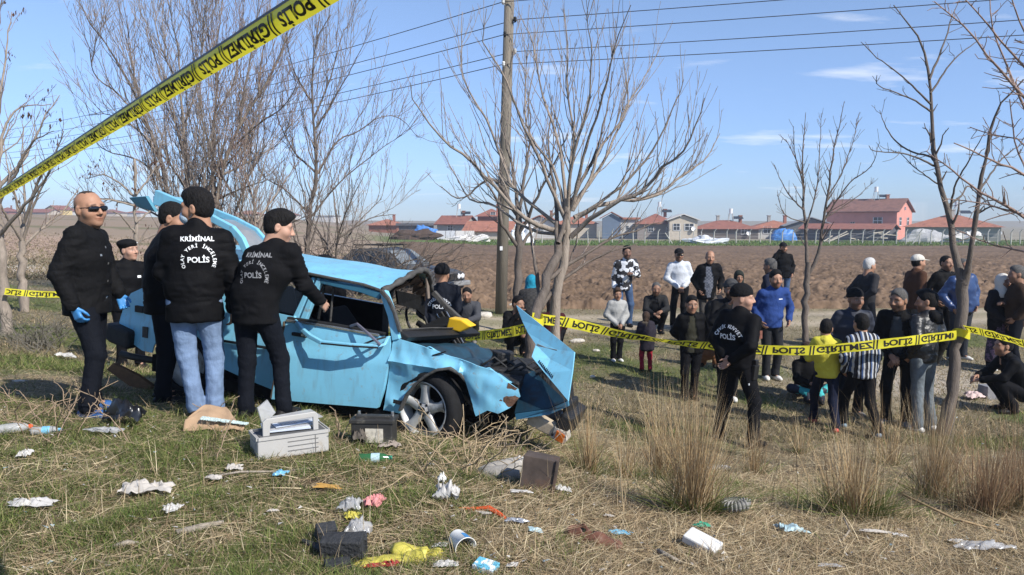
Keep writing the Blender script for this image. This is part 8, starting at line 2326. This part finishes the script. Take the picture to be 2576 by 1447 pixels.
def scatter(n, y0, y1, s0=-.84, s1=.84, power=2.0):
    """ground points, denser near the viewer as the picture shows them"""
    u = RNG.random(n)
    y = 1 / (1 / y0 + u * (1 / y1 - 1 / y0)) if power >= 2 else y0 * (y1 / y0) ** u
    s = RNG.uniform(s0, s1, n)
    x = s * y
    return x, y
def lay(name, label, cat, x, y, length, width, tilt, color, bend, segs=2, z=0.0):
    n = len(x)
    a = RNG.uniform(0, 2 * np.pi, n)
    d = np.stack([np.cos(a) * np.cos(tilt), np.sin(a) * np.cos(tilt), np.sin(tilt)], 1)
    base = np.stack([x, y, hz(x, y) + z], 1)
    v, f, c = blades(base, d, length, width, bend, color, segs)
    o = link(name, new_mesh(name, v, f, m_blade, False, colors=c))
    tag(o, label, cat, kind='stuff')
    return o
def greenness(x, y):
    q = v3(x, y); s = x / np.maximum(y, 2.5)
    g = fbm(q * .55 + 3, 4)
    return np.clip(sstep(0, .5, g) * .7 + sstep(.14, -.16, s) * sstep(7.8, 6.0, y) * .95, 0, 1)
def pick(n, cols, jit=.25):
    c = np.array(cols)[RNG.integers(len(cols), size=n)]
    return c * (1 + RNG.uniform(-jit, jit, (n, 1)))
GREENS = [(.11, .155, .040), (.15, .19, .05), (.085, .125, .032), (.20, .21, .07), (.17, .175, .065)]
STRAWS = [(.48, .38, .23), (.36, .27, .16), (.60, .50, .33), (.24, .17, .10), (.42, .32, .20)]
DULL = [(.20, .165, .095), (.155, .13, .07), (.24, .19, .115), (.12, .115, .05)]
# short green grass in front
x, y = scatter(300000, 2.9, 9.5)
cl_ = vnoise(v3(x * 4.2, y * 4.2, 3.0)) + .6 * vnoise(v3(x * 9, y * 9, 1.0))
k = RNG.random(len(x)) < np.clip(greenness(x, y) * (.75 + .8 * cl_) + .03, 0, 1)
cl_ = cl_[k]
x, y = x[k], y[k]
n = len(x)
lay('green_grass', 'short green grass patches in the foreground', 'grass', x, y, RNG.uniform(.03, .08, n) * (1 + .9 * np.clip(cl_, 0, 1)), RNG.uniform(.003, .0065, n), RNG.uniform(.25, 1.35, n), pick(n, GREENS, .35), RNG.uniform(0, .6, n))
# dry blades standing short everywhere
x, y = scatter(135000, 2.9, 10)
n = len(x)
lay('dry_grass', 'dry short grass covering the bank', 'grass', x, y, RNG.uniform(.03, .10, n), RNG.uniform(.0025, .005, n), RNG.uniform(.1, 1.2, n), pick(n, DULL + STRAWS[:3]), RNG.uniform(0, .6, n), 1)
# straw lying flat, thicker to the right and the middle
x, y = scatter(124000, 2.9, 9.0)
s = x / y
k = RNG.random(len(x)) < .22 + .70 * sstep(-.22, .10, s + .15 * vnoise(v3(x * .8, y * .8)))
x, y = x[k], y[k]; n = len(x)
lay('straw', 'pale broken straw lying over the ground', 'straw', x, y, RNG.uniform(.06, .26, n) ** 1.0, RNG.uniform(.0028, .0058, n), RNG.uniform(-.05, .28, n), pick(n, STRAWS), RNG.uniform(-.3, .4, n), 1, z=.018)
# verge and far bank
x, y = scatter(130000, 9, 24)
s = x / y
off = (np.abs(y - (18.0 + .8 * np.sin(x * .12) + .10 * x)) < 1.5) & (s > -.1)
k = RNG.random(len(x)) > off * .85
x, y = x[k], y[k]; n = len(x)
gm_ = sstep(.1, .5, fbm(v3(x, y) * .55 + 3, 4))
col = np.where((RNG.random(n) < gm_ * .8 + .08)[:, None], pick(n, GREENS), pick(n, DULL + STRAWS[:2]))
lay('verge_grass', 'patchy dry and green grass on the verge behind the wreck', 'grass', x, y, RNG.uniform(.04, .12, n), RNG.uniform(.006, .013, n), RNG.uniform(.2, 1.3, n), col, RNG.uniform(0, .5, n), 1)
x, y = scatter(26000, 22, 60, -.70, -.17)
n = len(x)
lay('steppe_grass', 'thin dry steppe grass on the left rise', 'grass', x, y, RNG.uniform(.06, .2, n), RNG.uniform(.02, .05, n), RNG.uniform(.2, 1.2, n), pick(n, [(.30, .23, .15), (.36, .28, .20), (.22, .17, .10), (.14, .13, .06)]), RNG.uniform(0, .5, n), 2)
x, y = scatter(16000, 99, 140, -.1, .70)
n = len(x)
lay('green_strip', 'bright green crop strip before the fence', 'grass', x, y, RNG.uniform(.15, .4, n), RNG.uniform(.08, .18, n), RNG.uniform(.6, 1.4, n), pick(n, [(.10, .17, .035), (.13, .19, .05), (.16, .17, .07)]), RNG.uniform(0, .4, n), 2)

def tuft(u, v, hpx, n, label, width=60, dry=.75, green_leaves=120, lean=0.0, seed=0, brown=False):
    p, k = pxm(u, v)
    H = hpx * k
    root = empty('grass_tuft', p, 0, label, 'grass tuft', 'tall dry grass tufts')
    a = RNG.uniform(0, 2 * np.pi, n); r = np.abs(RNG.normal(0, .5, n)) * width * k * .55
    b = np.stack([r * np.cos(a), r * np.sin(a) * .8, np.zeros(n)], 1)
    b[:, 2] = hz(b[:, 0] + p.x, b[:, 1] + p.y) - p.z
    out = np.stack([np.cos(a) * .22 * r / (width * k * .5 + 1e-6) + RNG.normal(0, .17, n) + lean, np.sin(a) * .2 + RNG.normal(0, .12, n), np.ones(n)], 1)
    ln = H * RNG.uniform(.35, 1.0, n) ** 1.0
    cols = [(.40, .28, .15), (.48, .36, .20), (.34, .22, .115), (.52, .42, .27)] if not brown else [(.30, .19, .11), (.38, .25, .14), (.24, .15, .09), (.42, .31, .18)]
    vv, f, c = blades(b, out, ln, RNG.uniform(.003, .0055, n), RNG.uniform(-.2, .7, n) * RNG.random(n) ** 2, pick(n, cols, .35), 4)
    link('stalks', new_mesh('stalks', vv, f, m_blade, False, colors=c), root)['kind'] = 'stuff'
    m = green_leaves
    a = RNG.uniform(0, 2 * np.pi, m); r = np.abs(RNG.normal(0, .6, m)) * width * k * .6
    b = np.stack([r * np.cos(a), r * np.sin(a) * .8, np.zeros(m)], 1); b[:, 2] = hz(b[:, 0] + p.x, b[:, 1] + p.y) - p.z
    out = np.stack([np.cos(a) * .7 + RNG.normal(0, .2, m), np.sin(a) * .7, RNG.uniform(.5, 1.3, m)], 1)
    vv, f, c = blades(b, out, H * RNG.uniform(.15, .45, m), RNG.uniform(.004, .007, m), RNG.uniform(.1, .7, m), pick(m, GREENS if not brown else DULL, .3), 3)
    link('leaves', new_mesh('leaves', vv, f, m_blade, False, colors=c), root)['kind'] = 'stuff'
for a in ((1742, 1295, 400, 620, 'largest golden grass tuft with green base in the middle right', 110, .75, 420),
          (1660, 1215, 330, 300, 'golden tuft just left of and behind the largest tuft', 80, .75, 160),
          (1478, 1195, 250, 150, 'slender tuft of pale stalks right of the car front', 60, .75, 160),
          (1575, 1215, 170, 120, 'low greyish tuft between slender and largest tufts', 80, .75, 200),
          (2150, 1300, 310, 380, 'wide tuft with dark green leaves below striped boy', 150, .75, 650),
          (2345, 1260, 330, 420, 'dense tuft of leaning stalks before the forked tree', 90, .75, 200),
          (2480, 1300, 290, 420, 'broad brown tuft near the right edge', 150, .75, 420),
          (2570, 1290, 330, 300, 'brown tuft cut off by the right edge', 110, .75, 260),
          (1895, 1195, 190, 150, 'small golden tuft at the feet of the riot officer', 60, .75, 60),
          (2010, 1140, 120, 70, 'short sparse tuft left of the boy in yellow', 60, .75, 50),
          (240, 940, 130, 110, 'brown dry tuft behind the legs of the man in sunglasses', 40, .75, 30),
          (2240, 1170, 260, 110, 'sparse tuft in front of the bearded man', 70, .75, 40)):
    tuft(*a[:5], width=a[5], green_leaves=a[7], lean=(.12 if a[0] == 2345 else 0), brown=a[0] > 2400)
# specks of torn paper and plastic too small to count
n = 900
x, y = scatter(n, 3.0, 12)
lay('litter_specks', 'tiny white specks of torn paper and plastic in the grass', 'specks', x, y, RNG.uniform(.008, .035, n), RNG.uniform(.006, .018, n), RNG.uniform(0, .6, n), pick(n, [(.6, .58, .55), (.5, .48, .44), (.62, .6, .58), (.35, .45, .5)], .15), RNG.uniform(0, .3, n), 1, z=.03)
# single tall stalks
p_ = []
def stalks(name, label, spots, hmin, hmax):
    b = np.array([list(gp(u, v)) for u, v in spots]); n = len(b)
    d = np.stack([RNG.normal(0, .25, n), RNG.normal(0, .15, n), np.ones(n)], 1)
    vv, f, c = blades(b, d, RNG.uniform(hmin, hmax, n), RNG.uniform(.0035, .006, n), RNG.uniform(-.2, .3, n), pick(n, STRAWS), 4)
    o = link(name, new_mesh(name, vv, f, m_blade, False, colors=c)); tag(o, label, 'grass', kind='stuff')
stalks('dry_stalks', 'scattered single dry stalks standing right of the wreck', [(random.uniform(1440, 2570), random.uniform(1080, 1330)) for _ in range(260)], .2, .75)
stalks('weed_stalks', 'scattered short weed stalks in the foreground', [(random.uniform(0, 2570), random.uniform(1120, 1445)) for _ in range(420)], .08, .30)
brush('bramble', 'grey dry bramble under the smashed front bumper', 'bramble', [(1290, 6.15), (1320, 6.1), (1250, 6.05)], 26, .38, 81, bark('weed_grey', (.26, .21, .16)), r0=.0045, up=.55, sub=9, sl_=.14)
brush('dry_weed', 'dry twiggy weed before the feet of sunglasses man', 'weed', [(255, 5.75), (290, 5.7)], 8, .42, 82, bark('weed_tan', (.30, .22, .15)), r0=.0045, up=1.0, sub=6, sl_=.16)
brush('dry_weed', 'thin dry weed standing right of the tool case', 'weed', [(850, 5.6), (870, 5.7)], 7, .34, 83, bark('weed_tan', (.30, .22, .15)), r0=.004, up=1.0, sub=7, sl_=.14)
brush('dry_weed', 'upright dry weed in front of the masked man', 'weed', [(560, 5.6), (540, 5.5)], 6, .36, 84, bark('weed_tan', (.30, .22, .15)), r0=.004, up=1.1, sub=6, sl_=.13)
brush('dry_weed', 'tangle of dry stems between battery and foam tube', 'weed', [(1120, 5.2), (1180, 5.3), (1060, 5.1), (1220, 5.2), (1150, 5.5)], 46, .55, 85, bark('weed_straw', (.38, .29, .18)), r0=.004, up=.25, sub=4, sl_=.22)
brush('dry_weed', 'tangle of dry stems at the left edge of foreground', 'weed', [(20, 5.9), (70, 5.8), (120, 5.8), (180, 5.9)], 34, .42, 86, bark('weed_tan', (.30, .22, .15)), r0=.004, up=.35, sub=5, sl_=.18)
brush('dry_weed', 'dry stem rising in front of the near wheel', 'weed', [(1165, 5.85), (1180, 5.9)], 5, .52, 87, bark('weed_tan', (.30, .22, .15)), r0=.005, up=1.4, sub=5, sl_=.14)

# ================================================================== THIN HAZE OVER THE PLAIN
hzm = bpy.data.materials.new('thin_haze'); hzm.use_nodes = True
N_, L2 = hzm.node_tree.nodes, hzm.node_tree.links
N_.remove(N_['Principled BSDF'])
pv_ = N_.new('ShaderNodeVolumePrincipled'); pv_.inputs['Color'].default_value = (.80, .88, 1.0, 1); pv_.inputs['Density'].default_value = .0008; pv_.inputs['Anisotropy'].default_value = .3
L2.new(pv_.outputs[0], N_['Material Output'].inputs['Volume'])
mb = MB(); mb.box((0, 230, 4.5), (900, 680, 20))
tag(mb.build('haze', hzm), 'thin pale haze over the plain', 'haze', kind='stuff')
